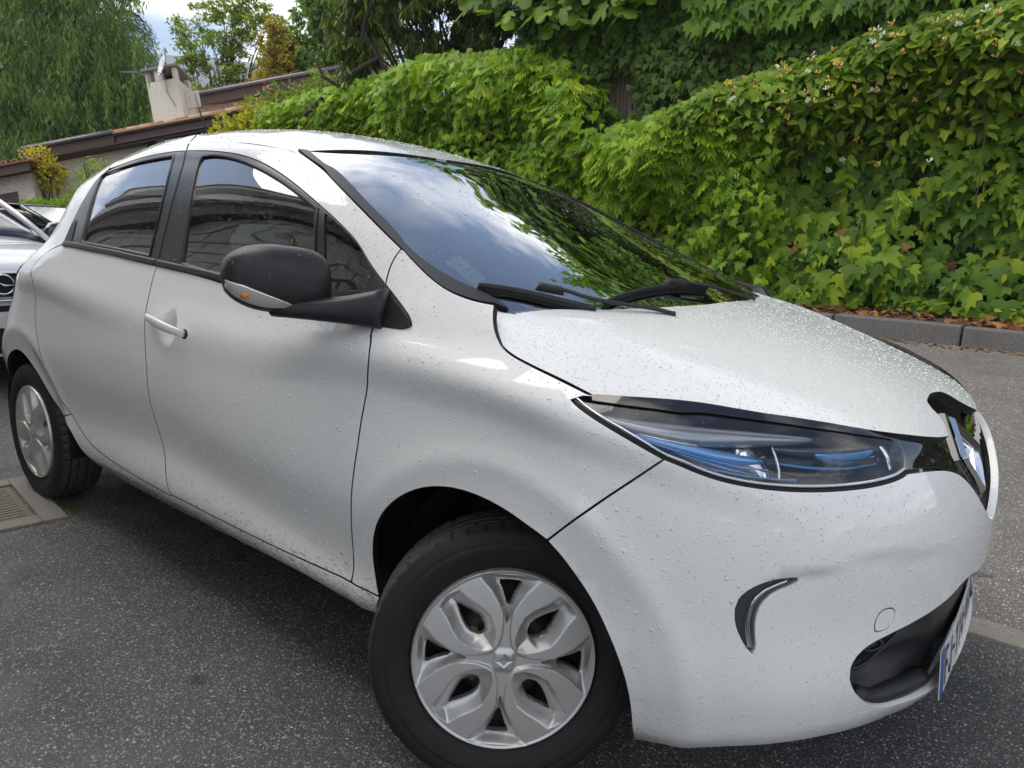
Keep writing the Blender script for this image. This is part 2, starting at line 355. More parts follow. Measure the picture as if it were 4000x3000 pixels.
PANELS={
 'front_bumper':('A',[
  [(0.986,0.8155),(1.0444,0.8131),(1.1085,0.8073),(1.142,0.8014),(1.1755,0.7922),(1.2066,0.7753),(1.2397,0.7499),(1.2711,0.7219),(1.2864,0.7086),(1.3128,0.6894),(1.3791,0.647),(1.4091,0.645)],
  [(1.4091,0.645),(1.4091,0.545)],
  [(1.4091,0.545),(1.3291,0.54),(1.2266,0.5635),(1.1942,0.5545),(1.134,0.539),(1.061,0.5305),(0.9824,0.5227),(0.9116,0.5146),(0.8629,0.5035),(0.838,0.487),(0.8247,0.4662),(0.8257,0.4477),(0.8339,0.4274),(0.853,0.4052),(0.8797,0.3832),(0.9068,0.3692),(0.9403,0.357),(0.9996,0.3462),(1.13,0.325),(1.25,0.303),(1.4091,0.297)],
  [(1.4091,0.297),(1.4091,0.252)],
  [(1.4091,0.252),(1.3,0.256),(1.2,0.27),(1.0812,0.2936),(1.0278,0.3014),(0.9179,0.3064),(0.8111,0.3085),(0.7055,0.3043),(0.5954,0.2914),(0.4859,0.2583),(0.4091,0.2185)],
  [(0.4091,0.2185),(0.4135,0.2959),(0.4075,0.3591),(0.4013,0.3925),(0.391,0.4302),(0.3747,0.4676),(0.3542,0.506),(0.3335,0.5401),(0.313,0.5669),(0.2885,0.5927),(0.251,0.6297),(0.214,0.6531)],
  [(0.214,0.6531),(0.2687,0.7077),(0.3342,0.7693),(0.397,0.821),(0.4343,0.8546)],
  [(0.4343,0.8546),(0.4668,0.8453),(0.4967,0.8349),(0.5354,0.8246),(0.5865,0.8168),(0.6489,0.8102),(0.7163,0.8064),(0.7913,0.8044),(0.8774,0.8041),(0.9378,0.8072),(0.9725,0.8119),(0.986,0.8155)],
 ]),
 'fender':('A',[
  [(-0.0271,1.0866),(-0.0207,1.0723),(-0.0085,1.0537),(0.0066,1.0357),(0.0218,1.0212),(0.0433,1.0062),(0.0694,0.9968),(0.1151,0.9855),(0.1777,0.9718),(0.2372,0.9567),(0.279,0.9451)],
  [(0.279,0.9451),(0.2586,0.9417),(0.2417,0.9357)],
  [(0.2417,0.9357),(0.2609,0.9255),(0.2909,0.9123),(0.3419,0.8933),(0.3898,0.8734),(0.4343,0.8546)],
  [(0.4343,0.8546),(0.397,0.821),(0.3342,0.7693),(0.2687,0.7077),(0.214,0.6531)],
  [(0.214,0.6531),(0.1866,0.6638),(0.1549,0.6726),(0.1261,0.6812),(0.0924,0.6888),(0.0343,0.6984),(-0.0249,0.698),(-0.0552,0.6945),(-0.0911,0.687),(-0.1224,0.6774),(-0.1545,0.6633),(-0.1932,0.641),(-0.229,0.6113),(-0.2633,0.5757),(-0.2969,0.5274),(-0.323,0.474),(-0.3358,0.4243),(-0.3304,0.3723),(-0.3099,0.3379)],
  [(-0.3081,0.3354),(-0.3552,0.341),(-0.4005,0.3476)],
  [(-0.4027,0.3476),(-0.4074,0.4432),(-0.3601,0.5875),(-0.3494,0.706),(-0.3442,0.7964),(-0.3253,0.8831),(-0.2993,0.9477),(-0.309,0.9775),(-0.3294,0.9934),(-0.3363,1.0068)],
  [(-0.3331,1.0136),(-0.2215,1.0159),(-0.2176,1.0244),(-0.2309,1.0371),(-0.26,1.0561),(-0.3557,1.1036)],
  [(-0.3557,1.1036),(-0.3651,1.1382),(-0.3664,1.1661),(-0.3569,1.1895)],
  [(-0.3574,1.1917),(-0.3002,1.162),(-0.2301,1.1292),(-0.1686,1.1066),(-0.1166,1.0955),(-0.0691,1.0883),(-0.0271,1.0866)],
 ]),
 'front_door':('A',[
  [(-0.4027,0.3476),(-0.5146,0.3456),(-0.7185,0.3436),(-0.9567,0.341),(-1.3265,0.3441)],
  [(-1.3265,0.3441),(-1.3671,0.4258),(-1.4188,0.5089),(-1.4065,0.6268),(-1.4116,0.7507),(-1.4349,0.8383),(-1.4525,0.9264),(-1.4884,0.9978),(-1.5038,1.0678),(-1.503,1.0816)],
  [(-1.503,1.0816),(-1.3963,1.0764),(-1.2471,1.0715),(-1.0509,1.0559),(-0.8713,1.031),(-0.6725,1.0198),(-0.5573,1.016),(-0.4494,1.0139),(-0.3385,1.0137),(-0.3331,1.0136)],
  [(-0.3363,1.0068),(-0.3294,0.9934),(-0.309,0.9775),(-0.2993,0.9477),(-0.3253,0.8831),(-0.3442,0.7964),(-0.3494,0.706),(-0.3601,0.5875),(-0.4074,0.4432),(-0.4027,0.3476)],
 ]),
 'front_door_frame':('A',[
  [(-1.7017,1.4799),(-1.5815,1.4763),(-1.4584,1.4684),(-1.2836,1.4507),(-1.1658,1.4257),(-1.0246,1.389),(-0.8707,1.3384),(-0.7395,1.2904),(-0.6116,1.2403),(-0.5124,1.1998),(-0.4388,1.1457),(-0.3984,1.1257),(-0.3557,1.1036)],
  [(-0.3557,1.1036),(-0.3651,1.1382),(-0.3664,1.1661),(-0.3569,1.1895)],
  [(-0.3592,1.1904),(-0.532,1.2695),(-0.7426,1.3617),(-0.8091,1.3935),(-0.9002,1.4235),(-1.015,1.459)],
  [(-1.015,1.459),(-1.1,1.468),(-1.25,1.4879),(-1.45,1.505),(-1.859,1.5612)],
  [(-1.859,1.5612),(-1.7835,1.5254),(-1.7289,1.4983),(-1.7017,1.4799)],
 ]),
 'rear_door':('A',[
  [(-2.4734,1.0044),(-2.4167,0.9756),(-2.42,0.9295),(-2.4288,0.876),(-2.419,0.8111),(-2.3879,0.7553),(-2.3519,0.7072),(-2.3168,0.6592),(-2.2995,0.6079),(-2.2632,0.5421),(-2.193,0.5008),(-2.1429,0.4636)],
  [(-2.1429,0.4636),(-2.0886,0.4297),(-2.0243,0.3975),(-1.9468,0.3757),(-1.8451,0.3603),(-1.6949,0.3486),(-1.5071,0.3404),(-1.3303,0.3367)],
  [(-1.3265,0.3441),(-1.3671,0.4258),(-1.4188,0.5089),(-1.4065,0.6268),(-1.4116,0.7507),(-1.4349,0.8383),(-1.4525,0.9264),(-1.4884,0.9978),(-1.5038,1.0678),(-1.503,1.0816)],
  [(-1.503,1.0816),(-1.6604,1.0891),(-1.8489,1.0998),(-2.0857,1.1101),(-2.2508,1.118),(-2.3475,1.1186)],
  [(-2.3475,1.1186),(-2.4573,1.0909),(-2.4798,1.0467),(-2.4734,1.0044)],
 ]),
 'sill':('A',[
  [(-2.2237,0.4368),(-2.1429,0.4636)],
  [(-2.1429,0.4636),(-2.0886,0.4297),(-2.0243,0.3975),(-1.9468,0.3757),(-1.8451,0.3603),(-1.6949,0.3486),(-1.5071,0.3404),(-1.3303,0.3367)],
  [(-1.3265,0.3441),(-0.9567,0.341),(-0.7185,0.3436),(-0.5146,0.3456),(-0.4027,0.3476)],
  [(-0.4005,0.3476),(-0.3552,0.341),(-0.3081,0.3354)],
  [(-0.3081,0.3354),(-0.322,0.3),(-0.345,0.268)],
  [(-0.345,0.268),(-0.5,0.266),(-0.5293,0.2945),(-0.7594,0.2858),(-1.0407,0.2662),(-1.3729,0.2445),(-1.55,0.243),(-1.75,0.252),(-1.92,0.275),(-2.04,0.315),(-2.11,0.37),(-2.155,0.41),(-2.2237,0.4368)],
 ]),
 'rear_door_frame':('A',[
  [(-2.355,1.43),(-2.2214,1.4487),(-2.0136,1.4693),(-1.8893,1.4777),(-1.7929,1.4816),(-1.7017,1.4799)],
  [(-1.7017,1.4799),(-1.7289,1.4983),(-1.7835,1.5254),(-1.859,1.5612)],
  [(-1.859,1.5612),(-2,1.518),(-2.2,1.5074),(-2.42,1.478)],
  [(-2.42,1.478),(-2.355,1.43)],
 ]),
 'quarter_rear':('A',[
  [(-2.1429,0.4636),(-2.193,0.5008),(-2.2632,0.5421),(-2.2995,0.6079),(-2.3168,0.6592),(-2.3519,0.7072),(-2.3879,0.7553),(-2.419,0.8111),(-2.4288,0.876),(-2.42,0.9295),(-2.4167,0.9756),(-2.4734,1.0044)],
  [(-2.4734,1.0044),(-2.4798,1.0467),(-2.4573,1.0909),(-2.3475,1.1186)],
  [(-2.3441,1.1168),(-2.3789,1.2012),(-2.3843,1.2612),(-2.3763,1.3117),(-2.38,1.345),(-2.388,1.394),(-2.355,1.43)],
  [(-2.355,1.43),(-2.42,1.478)],
  [(-2.42,1.478),(-2.6,1.432),(-2.8,1.3788),(-3,1.3181),(-3.8739,1.36)],
  [(-3.8739,1.36),(-3.8739,0.28)],
  [(-3.8739,0.28),(-3.2,0.27),(-2.98,0.29)],
  [(-2.98,0.29),(-2.975,0.37),(-2.94,0.48),(-2.86,0.57),(-2.75,0.635),(-2.6646,0.6589),(-2.6047,0.6562),(-2.551,0.6424),(-2.4867,0.6145),(-2.4182,0.5712),(-2.3629,0.5141),(-2.3036,0.4689),(-2.2237,0.4368)],
  [(-2.2237,0.4368),(-2.1429,0.4636)],
 ]),
 'dlo':('A',[
  [(-2.3441,1.1168),(-2.3789,1.2012),(-2.3843,1.2612),(-2.3763,1.3117),(-2.378,1.345),(-2.386,1.392),(-2.345,1.428),(-2.2214,1.4487),(-2.0136,1.4693),(-1.8893,1.4777),(-1.7929,1.4816),(-1.7017,1.4799)],
  [(-1.7017,1.4799),(-1.5815,1.4763),(-1.4584,1.4684),(-1.2836,1.4507),(-1.1658,1.4257),(-1.0246,1.389),(-0.8707,1.3384),(-0.7395,1.2904),(-0.6116,1.2403),(-0.5124,1.1998),(-0.4388,1.1457),(-0.3984,1.1257),(-0.3557,1.1036)],
  [(-0.3557,1.1036),(-0.26,1.0561),(-0.2309,1.0371),(-0.2176,1.0244),(-0.2215,1.0159),(-0.3331,1.0136)],
  [(-0.3385,1.0137),(-0.4494,1.0139),(-0.5573,1.016),(-0.6725,1.0198),(-0.8713,1.031),(-1.0509,1.0559),(-1.2471,1.0715),(-1.3963,1.0764),(-1.503,1.0816),(-1.6604,1.0891),(-1.8489,1.0998),(-2.0857,1.1101),(-2.2508,1.118),(-2.3475,1.1186)],
 ]),
 'rear_glass':('A',[
  [(-2.169,1.1289),(-2.2237,1.211),(-2.2946,1.3082),(-2.3447,1.3727),(-2.3675,1.4009),(-2.3394,1.4165)],
  [(-2.3394,1.4165),(-2.1947,1.4375),(-1.9934,1.4568),(-1.885,1.4635),(-1.7782,1.4685)],
  [(-1.7782,1.4685),(-1.7326,1.4212),(-1.6804,1.3492),(-1.6422,1.2802),(-1.6093,1.2078),(-1.5732,1.1058)],
  [(-1.5732,1.1058),(-1.8674,1.1187),(-2.169,1.1289)],
 ]),
 'front_glass':('A',[
  [(-1.3545,1.0979),(-1.4086,1.1972),(-1.4799,1.32),(-1.5404,1.4049),(-1.5642,1.4375),(-1.5564,1.4576)],
  [(-1.5564,1.4576),(-1.5087,1.4646),(-1.331,1.4485),(-1.1533,1.4133),(-0.9749,1.3644),(-0.8271,1.3158),(-0.7356,1.2815)],
  [(-0.7356,1.2815),(-0.7056,1.2314),(-0.6781,1.1764),(-0.6732,1.1709),(-0.6313,1.0966)],
  [(-0.6313,1.0966),(-1.0664,1.0728),(-1.3499,1.092)],
 ]),
 'quarter_glass':('A',[
  [(-0.6962,1.2674),(-0.5976,1.2301),(-0.5084,1.1939),(-0.4389,1.1428)],
  [(-0.4389,1.1428),(-0.426,1.118),(-0.423,1.097),(-0.4307,1.0875)],
  [(-0.4307,1.0875),(-0.4936,1.0821),(-0.582,1.0753)],
  [(-0.582,1.0753),(-0.6307,1.1626),(-0.6494,1.1903),(-0.6962,1.2674)],
 ]),
 'hidden_handle':('A',[
  [(-2.3379,1.1268),(-2.3549,1.1622),(-2.3696,1.208),(-2.3339,1.2166)],
  [(-2.3339,1.2166),(-2.3107,1.1896),(-2.2633,1.1265)],
  [(-2.2633,1.1265),(-2.3379,1.1268)],
 ]),
 'roof_half_note':('A',[
  [(-1.859,1.5612)],
  [(-2.6,1.3)],
  [(-2.7,1.3)],
 ]),
 'headlight_lens':('A',[
  [(0.245,0.9355),(0.3133,0.9322),(0.4074,0.9308),(0.4763,0.9241),(0.4565,0.9316),(0.5949,0.9217),(0.7912,0.8989),(0.9264,0.8802),(0.9761,0.8722),(1.002,0.8678)],
  [(1.002,0.8678),(1.0082,0.8599),(0.9989,0.8414),(0.9892,0.8283),(0.9791,0.8196)],
  [(0.9791,0.8196),(0.9407,0.8124),(0.8795,0.8087),(0.7925,0.8085),(0.7169,0.8108),(0.649,0.8148),(0.5863,0.8209),(0.5351,0.8296),(0.4963,0.84),(0.4664,0.8501),(0.4339,0.8586),(0.3923,0.877),(0.3443,0.8964),(0.2932,0.9145),(0.2634,0.9268),(0.245,0.9355)],
 ]),
 'front_panel':('A',[
  [(0.279,0.9451),(0.4026,0.9471),(0.4739,0.9458),(0.5979,0.9324),(0.8004,0.9091),(0.9894,0.8817),(1.2328,0.8496)],
  [(1.2328,0.8496),(1.3591,0.8),(1.4091,0.81)],
  [(1.4091,0.81),(1.4091,0.655)],
  [(1.4091,0.655),(1.3791,0.657),(1.3128,0.6894),(1.2864,0.7086),(1.2711,0.7219),(1.2397,0.7499),(1.2066,0.7753),(1.1755,0.7922),(1.142,0.8014),(1.1085,0.8073),(1.0444,0.8131),(0.986,0.8155)],
  [(0.986,0.8155),(0.9725,0.8119),(0.9378,0.8072),(0.8774,0.8041),(0.7913,0.8044),(0.7163,0.8064),(0.6489,0.8102),(0.5865,0.8168),(0.5354,0.8246),(0.4967,0.8349),(0.4668,0.8453),(0.4343,0.8546)],
  [(0.4343,0.8546),(0.3898,0.8734),(0.3419,0.8933),(0.2909,0.9123),(0.2609,0.9255),(0.2417,0.9357)],
  [(0.2417,0.9357),(0.2586,0.9417),(0.279,0.9451)],
 ]),
 'running_light':('A',[
  [(0.693,0.6514),(0.6583,0.653),(0.6284,0.6444),(0.5998,0.6293),(0.5868,0.6133),(0.5828,0.5947),(0.5844,0.5763),(0.5924,0.552),(0.6026,0.534),(0.6127,0.5202),(0.6209,0.5124)],
  [(0.6209,0.5124),(0.6256,0.5183),(0.6249,0.5276),(0.6214,0.543),(0.6181,0.571),(0.6212,0.5925),(0.6317,0.6134),(0.6467,0.6259),(0.6627,0.6327),(0.6883,0.6411),(0.6968,0.6463),(0.693,0.6514)],
 ]),
 'tow_cover':('A',[
  [(0.8821,0.5303),(0.8786,0.5418),(0.8823,0.5541),(0.8893,0.5643),(0.8991,0.5693),(0.9118,0.5699),(0.923,0.5686),(0.9315,0.5622),(0.932,0.5492),(0.926,0.539),(0.9197,0.5321),(0.9069,0.5286),(0.8903,0.5275),(0.8821,0.5303)],
 ]),
 'handle_recess':('A',[
  [(-1.3268,0.8937),(-1.3354,0.9156),(-1.3256,0.9342),(-1.2919,0.945),(-1.2548,0.9437),(-1.2237,0.9296),(-1.2061,0.9071),(-1.2036,0.8828),(-1.2155,0.8615),(-1.2507,0.8521),(-1.288,0.8576),(-1.3268,0.8937)],
 ]),
 'bonnet':('H',[
  [(-0.0945,-0.6735),(-0.0684,-0.7066),(-0.042,-0.7359),(-0.0168,-0.7585),(0.0052,-0.7742),(0.0312,-0.7882),(0.0565,-0.7917),(0.098,-0.7897),(0.1551,-0.783),(0.2105,-0.7771),(0.2494,-0.7719)],
  [(0.2494,-0.7719),(0.2636,-0.7651),(0.341,-0.6906),(0.3906,-0.6451),(0.4039,-0.6422),(0.4786,-0.5864),(0.6004,-0.4855),(0.659,-0.4229),(0.6923,-0.3739),(0.7241,-0.3115),(0.7444,-0.2584),(0.7578,-0.2126),(0.7627,-0.1788)],
  [(0.7627,-0.1788),(0.7543,-0.1542),(0.7427,-0.1307),(0.7304,-0.113),(0.7106,-0.102),(0.6951,-0.0955),(0.688,-0.02),(0.686,0)],
  [(0.686,0),(0.158,0)],
  [(0.158,0),(0.155,-0.15),(0.1463,-0.1823),(0.1133,-0.3415),(0.0717,-0.4581),(0.0298,-0.5308),(-0.0285,-0.6143),(-0.0668,-0.6492),(-0.0945,-0.6735)],
 ]),
 'ws_edge':('W',[
  [(-1.0062,-0.5582),(-0.9058,-0.5845),(-0.8215,-0.601),(-0.7442,-0.629),(-0.5451,-0.6723),(-0.3742,-0.7072),(-0.3105,-0.7231),(-0.2357,-0.7414),(-0.1777,-0.7464),(-0.1366,-0.7362),(-0.1016,-0.7205),(-0.0754,-0.6955)],
 ]),
 'ws_inner':('W',[
  [(-0.9882,-0.5371),(-0.8475,-0.576),(-0.8156,-0.5749),(-0.5974,-0.6294),(-0.431,-0.6676),(-0.3797,-0.6865),(-0.2988,-0.7026),(-0.2306,-0.7047),(-0.173,-0.6988),(-0.133,-0.6869)],
 ]),
 'ws_top':('W',[
  [(-0.9823,-0.4489),(-0.9468,-0.2121),(-0.9486,0.0525)],
 ]),
 'wiper_a':('W',[
  [(-0.1481,-0.6777),(-0.1211,-0.6428),(-0.0875,-0.6066),(-0.0558,-0.5757),(-0.0076,-0.5308),(0.0527,-0.4742)],
 ]),
 'wiper_a_arm':('W',[
  [(-0.0612,-0.5549),(-0.0214,-0.5125),(0.023,-0.4819),(0.0774,-0.4172)],
 ]),
 'wiper_b':('W',[
  [(0.0409,-0.4347),(0.0389,-0.3751),(0.04,-0.2698),(0.0419,-0.1557),(0.0484,-0.0386),(0.0667,0.0668)],
 ]),
 'wiper_b_arm':('W',[
  [(0.0324,-0.114),(0.0604,-0.0343),(0.0808,0.0381),(0.1235,0.1091)],
 ]),
 'sticker_a':('W',[
  [(-0.28,-0.656),(-0.287,-0.5917),(-0.2345,-0.6018),(-0.2315,-0.6545)],
 ]),
 'sticker_b':('W',[
  [(-0.2262,-0.6599),(-0.2325,-0.6066),(-0.176,-0.6112),(-0.1657,-0.6718)],
 ]),
 'cowlT':('W',[
  [(-0.0801,-0.6731),(0.0079,-0.5799)],
 ]),
}
# ---------------- panel mesher
def catmull(P,h):
    P=[np.array(p,float) for p in P]
    Q=[P[0]]
    for p in P[1:]:
        if np.linalg.norm(p-Q[-1])>1e-3: Q.append(p)
    P=Q
    if len(P)<3:
        n=max(1,int(np.linalg.norm(P[-1]-P[0])/h));return [P[0]+(P[-1]-P[0])*i/n for i in range(n+1)]
    out=[]
    E_=[2*P[0]-P[1]]+P+[2*P[-1]-P[-2]]
    for i in range(1,len(E_)-2):
        p0,p1,p2,p3=E_[i-1:i+3]
        t1=np.linalg.norm(p1-p0)**.5;t2=np.linalg.norm(p2-p1)**.5;t3=np.linalg.norm(p3-p2)**.5
        m1=(p2-p1)+t2*((p1-p0)/t1-(p2-p0)/(t1+t2));m2=(p2-p1)+t2*((p3-p2)/t3-(p3-p1)/(t2+t3))
        n=max(1,int(round(np.linalg.norm(p2-p1)/h)))
        for k in range(n):
            u=k/n;out.append((2*u**3-3*u**2+1)*p1+(u**3-2*u*u+u)*m1+(-2*u**3+3*u*u)*p2+(u**3-u*u)*m2)
    out.append(P[-1]);return out
def outline(segs,h=.014):
    out=[]
    for s in segs:
        if len(s)>3:
            a=[np.array(p,float) for p in s]
            for _ in range(1):
                a=[a[0]]+[.2*a[i-1]+.6*a[i]+.2*a[i+1] for i in range(1,len(a)-1)]+[a[-1]]
            s=a
        c=catmull(s,h)
        for p in c:
            if not out or np.linalg.norm(p-out[-1])>h*.3: out.append(p)
    if np.linalg.norm(out[0]-out[-1])<h*.5: out.pop()
    return np.array(out)
def area(P): return .5*np.sum(P[:,0]*np.roll(P[:,1],-1)-np.roll(P[:,0],-1)*P[:,1])
def pnorm(P):
    if area(P)<0: P=P[::-1].copy()
    T=np.roll(P,-1,0)-P;T/=np.linalg.norm(T,axis=1)[:,None]+1e-12
    n=np.stack([T[:,1],-T[:,0]],1);m=n+np.roll(n,1,0);l=np.linalg.norm(m,axis=1)[:,None];m/=np.maximum(l,.4)
    m*=np.minimum(1.4,2/np.maximum(l,.5))
    return P,m
def inside(Q,P):
    x,y=Q[:,0],Q[:,1];r=np.zeros(len(Q),bool);n=len(P);j=n-1
    for i in range(n):
        xi,yi=P[i];xj,yj=P[j]
        if yi!=yj:
            c=((yi>y)!=(yj>y))&(x<(xj-xi)*(y-yi)/(yj-yi)+xi);r^=c
        j=i
    return r
def edist(Q,P):
    A=P;B=np.roll(P,-1,0);d=np.full(len(Q),1e9)
    for a,b in zip(A,B):
        ab=b-a;t=np.clip(((Q-a)@ab)/(ab@ab+1e-12),0,1);d=np.minimum(d,np.linalg.norm(Q-a-t[:,None]*ab,axis=1))
    return d
FN={'A':(SA,SAn)}
for k,F in (('H',SH),('W',SW),('R',SR)): FN[k]=(F,(lambda F: lambda a,b,off=0.: fn(F,a,b,off))(F))
def skin(name,surf,P,holes=(),h=.022,gap=.0031,off=0.,mat=None,parent=None,depth=.016,weld=None,edge=True,rim=None,warp=None):
    """meshes the region inside outline P of a body skin; rounded edge and a dark return flange"""
    F,NF=FN[surf]
    loops=[];s1=None
    P,m=pnorm(P)
    keep=np.zeros(len(P),bool)
    if weld is not None: keep=np.abs(P[:,0]-weld)<1e-4
    P2=P-m*gap
    P2[keep,0]=weld if weld is not None else 0
    loops.append((P2,m,keep,1))
    for H in holes:
        H,mh=pnorm(H);loops.append((H+mh*gap,-mh,np.zeros(len(H),bool),-1))
    lo=P2.min(0);hi=P2.max(0)
    gx=np.arange(lo[0],hi[0],h);gy=np.arange(lo[1],hi[1],h*.87)
    X,Y=np.meshgrid(gx,gy,indexing='ij');X=X+(np.arange(len(gy))%2)*h*.5
    Q=np.stack([X.ravel(),Y.ravel()],1)
    ok=inside(Q,P2)
    for L in loops[1:]: ok&=~inside(Q,L[0])
    Q=Q[ok];d=np.full(len(Q),1e9)
    for L in loops: d=np.minimum(d,edist(Q,L[0]))
    Q=Q[d>h*.45]
    pts=[];E=[];n=0
    for L in loops:
        k=len(L[0]);pts.append(L[0]);E+=[(n+i,n+(i+1)%k) for i in range(k)];n+=k
    nb=n;pts.append(Q);A=np.vstack(pts)
    r=delaunay_2d_cdt([Vector(p) for p in A.tolist()],E,[],0,1e-6)
    V2=np.array([tuple(v) for v in r[0]]);T=np.array([f for f in r[2] if len(f)==3])
    c=V2[T].mean(1);ok=inside(c,P2)
    for L in loops[1:]: ok&=~inside(c,L[0])
    T=T[ok]
    a=V2[T];ar=(a[:,1,0]-a[:,0,0])*(a[:,2,1]-a[:,0,1])-(a[:,1,1]-a[:,0,1])*(a[:,2,0]-a[:,0,0])
    T=T[np.abs(ar)>1e-9];ar=ar[np.abs(ar)>1e-9]
    T[ar<0]=T[ar<0][:,::-1]
    V=F(V2[:,0],V2[:,1],off);NN=NF(V2[:,0],V2[:,1],off)
    if warp is not None: V,NN=warp(V2,V,NN)
    VV=[V];NS=[NN];FF=[T];MI=[np.zeros(len(T),int)];n=len(V)
    if edge:
        for L,m,kp,sg in loops:
            k=len(L);b=F(L[:,0],L[:,1],off);bn=NF(L[:,0],L[:,1],off)
            if warp is not None: b,bn=warp(L,b,bn)
            e=1e-3;o=F(L[:,0]+m[:,0]*e,L[:,1]+m[:,1]*e,off)-F(L[:,0],L[:,1],off)
            tg=np.roll(b,-1,0)-np.roll(b,1,0);tg/=np.linalg.norm(tg,axis=1)[:,None]+1e-12
            o=np.cross(tg,bn);o/=np.linalg.norm(o,axis=1)[:,None]+1e-12
            if sg<0:o=-o
            rings=[(0,0,1,0),(.0007,-.0002,.8,.6),(.0010,-.0008,.25,.97),(.0010,-.0022,0,1),(.0010,-.0023,0,1),(.0034 if gap>.001 else .001,-depth,0,1)]
            base=n
            for (oo,dn,cn,co) in rings:
                ww=b+o*oo+bn*dn
                if weld is not None: ww[kp,1]=b[kp,1]
                VV.append(ww);q=bn*cn+o*co;NS.append(q/np.linalg.norm(q,axis=1)[:,None]);
            fl=[];mi=[]
            for ri in range(5):
                if ri==3: continue
                for i in range(k):
                    j=(i+1)%k
                    if kp[i] and kp[j]: continue
                    q=(base+ri*k+i,base+(ri+1)*k+i,base+(ri+1)*k+j,base+ri*k+j)
                    fl.append(q if sg>0 else q[::-1]);mi.append(1 if ri>=1 else 0)
            FF.append(fl);MI.append(mi);n+=k*6
    VV=np.vstack(VV);NS=np.vstack(NS);faces=[];mi=[]
    for f,m_ in zip(FF,MI): faces+= [tuple(x) for x in (f.tolist() if isinstance(f,np.ndarray) else f)];mi+=list(m_)
    if weld is not None:
        k=len(VV);V3=VV*np.array([1,-1,1]);N3=NS*np.array([1,-1,1])
        VV=np.vstack([VV,V3]);NS=np.vstack([NS,N3]);faces+=[tuple(i+k for i in f[::-1]) for f in faces];mi=mi+mi
    o=mesh_obj(name,VV,faces,None,parent,True,[mat or M_paint,rim or M_gap],mi)
    o.data.normals_split_custom_set_from_vertices(NS.tolist())
    return o
PO={k:(sf,outline(s)) for k,(sf,s) in PANELS.items()}
def P_(k): return PO[k][1]
def sub(poly,g):
    P,m=pnorm(poly);return P-m*g
car=empty('parked_car',(0,0,0),'rain-beaded white five-door hatchback filling the foreground','car')
def mirrored(o,parent=None):
    c=o.copy();COL.objects.link(c);c.parent=parent or o.parent;c.scale=(1,-1,1);return c
# painted panels
bump=skin('front_bumper','A',P_('front_bumper'),[P_('running_light'),P_('tow_cover')],weld=S1,parent=car,rim=M_paint,depth=.016)
skin('tow_hook_cover','A',P_('tow_cover'),parent=car,h=.02,gap=.0008)
fen=skin('fender','A',P_('fender'),parent=car);mirrored(fen)
# handle dish in the front door
hx,hz=-1.292,.902
def dish(V2,V,NN):
    q=((V2[:,0]-hx)/.058)**2+((V2[:,1]-hz-.0)/.062)**2
    d=np.where(q<1,-(1-q)**2*.024,0.);V=V+NN*d[:,None]
    gx=np.where(q<1,4*(1-q)*(V2[:,0]-hx)/.058**2*.024,0.);gz=np.where(q<1,4*(1-q)*(V2[:,1]-hz)/.062**2*.024,0.)
    n=NN.copy();n[:,0]-=gx;n[:,2]-=gz*1.0;n/=np.linalg.norm(n,axis=1)[:,None]
    return V,n
def bulge_ring():pass
fd=skin('door','A',P_('front_door'),parent=car,warp=dish,h=.013);fd['label']='front door, lower skin';mirrored(fd)
ff=skin('door_frame','A',P_('front_door_frame'),parent=car,h=.018);mirrored(ff)
rd=skin('door','A',P_('rear_door'),parent=car);rd['label']='rear door with no visible handle';mirrored(rd)
rf=skin('door_frame','A',P_('rear_door_frame'),parent=car,h=.018);mirrored(rf)
si=skin('sill','A',P_('sill'),parent=car,gap=.0025);si['label']='sill spattered with road dirt';mirrored(si)
qr=skin('rear_quarter','A',P_('quarter_rear'),parent=car,weld=S0)
# bonnet, both halves
def both(P):
    P,_=pnorm(P);h=P[P[:,1]<-1e-4]
    i=np.argmax(np.linalg.norm(h-np.roll(h,1,0),axis=1));h=np.roll(h,-i,0)
    return np.vstack([h,(h*np.array([1,-1]))[::-1]])
bo=skin('bonnet','H',both(P_('bonnet')),parent=car,depth=.02)
# roof
xs=np.linspace(-3.05,-1.02,60);ed=np.stack([xs,-_RY(xs)],1)
fr_=[(-1.002,-.545),(-.985,-.47),(-.972,-.35),(-.962,-.2),(-.958,0)]
fr_=np.array(catmull(fr_,.03));rr=np.stack([np.full(30,-3.05),np.linspace(0,-_RY(-3.05)[0],30)],1)
rp=np.vstack([rr[:-1],ed,fr_])
ro=skin('roof','R',both(rp),parent=car,h=.03,gap=-.003,rim=M_paint,depth=.01)
# windscreen
we=P_('ws_edge') if False else np.array(catmull(PANELS['ws_edge'][1][0],.02))
wi=np.array(catmull(PANELS['ws_inner'][1][0],.02))
top=np.array(catmull([(-.992,-.540),(-.979,-.46),(-.966,-.35),(-.956,-.2),(-.952,0)],.03))
low=np.array([(-.01,-.67),(.07,-.58),(.14,-.40),(.185,-.2),(.19,0)])
gl=np.vstack([wi[::-1],top,low[::-1]]);gl=np.vstack([top[::-1],wi,[(-.06,-.70)],low])
wg=skin('windscreen','W',both(gl),parent=car,h=.03,gap=.0,off=-.003,mat=M_wind,edge=False);wg['label']='raked windscreen reflecting sky and tree'
tp=np.vstack([we,[(-.045,-.685)],[(-.07,-.68)],wi[::-1]])
tr=skin('windscreen_trim','W',tp,parent=car,off=.004,mat=M_trim,gap=0,h=.02,depth=.012);mirrored(tr)
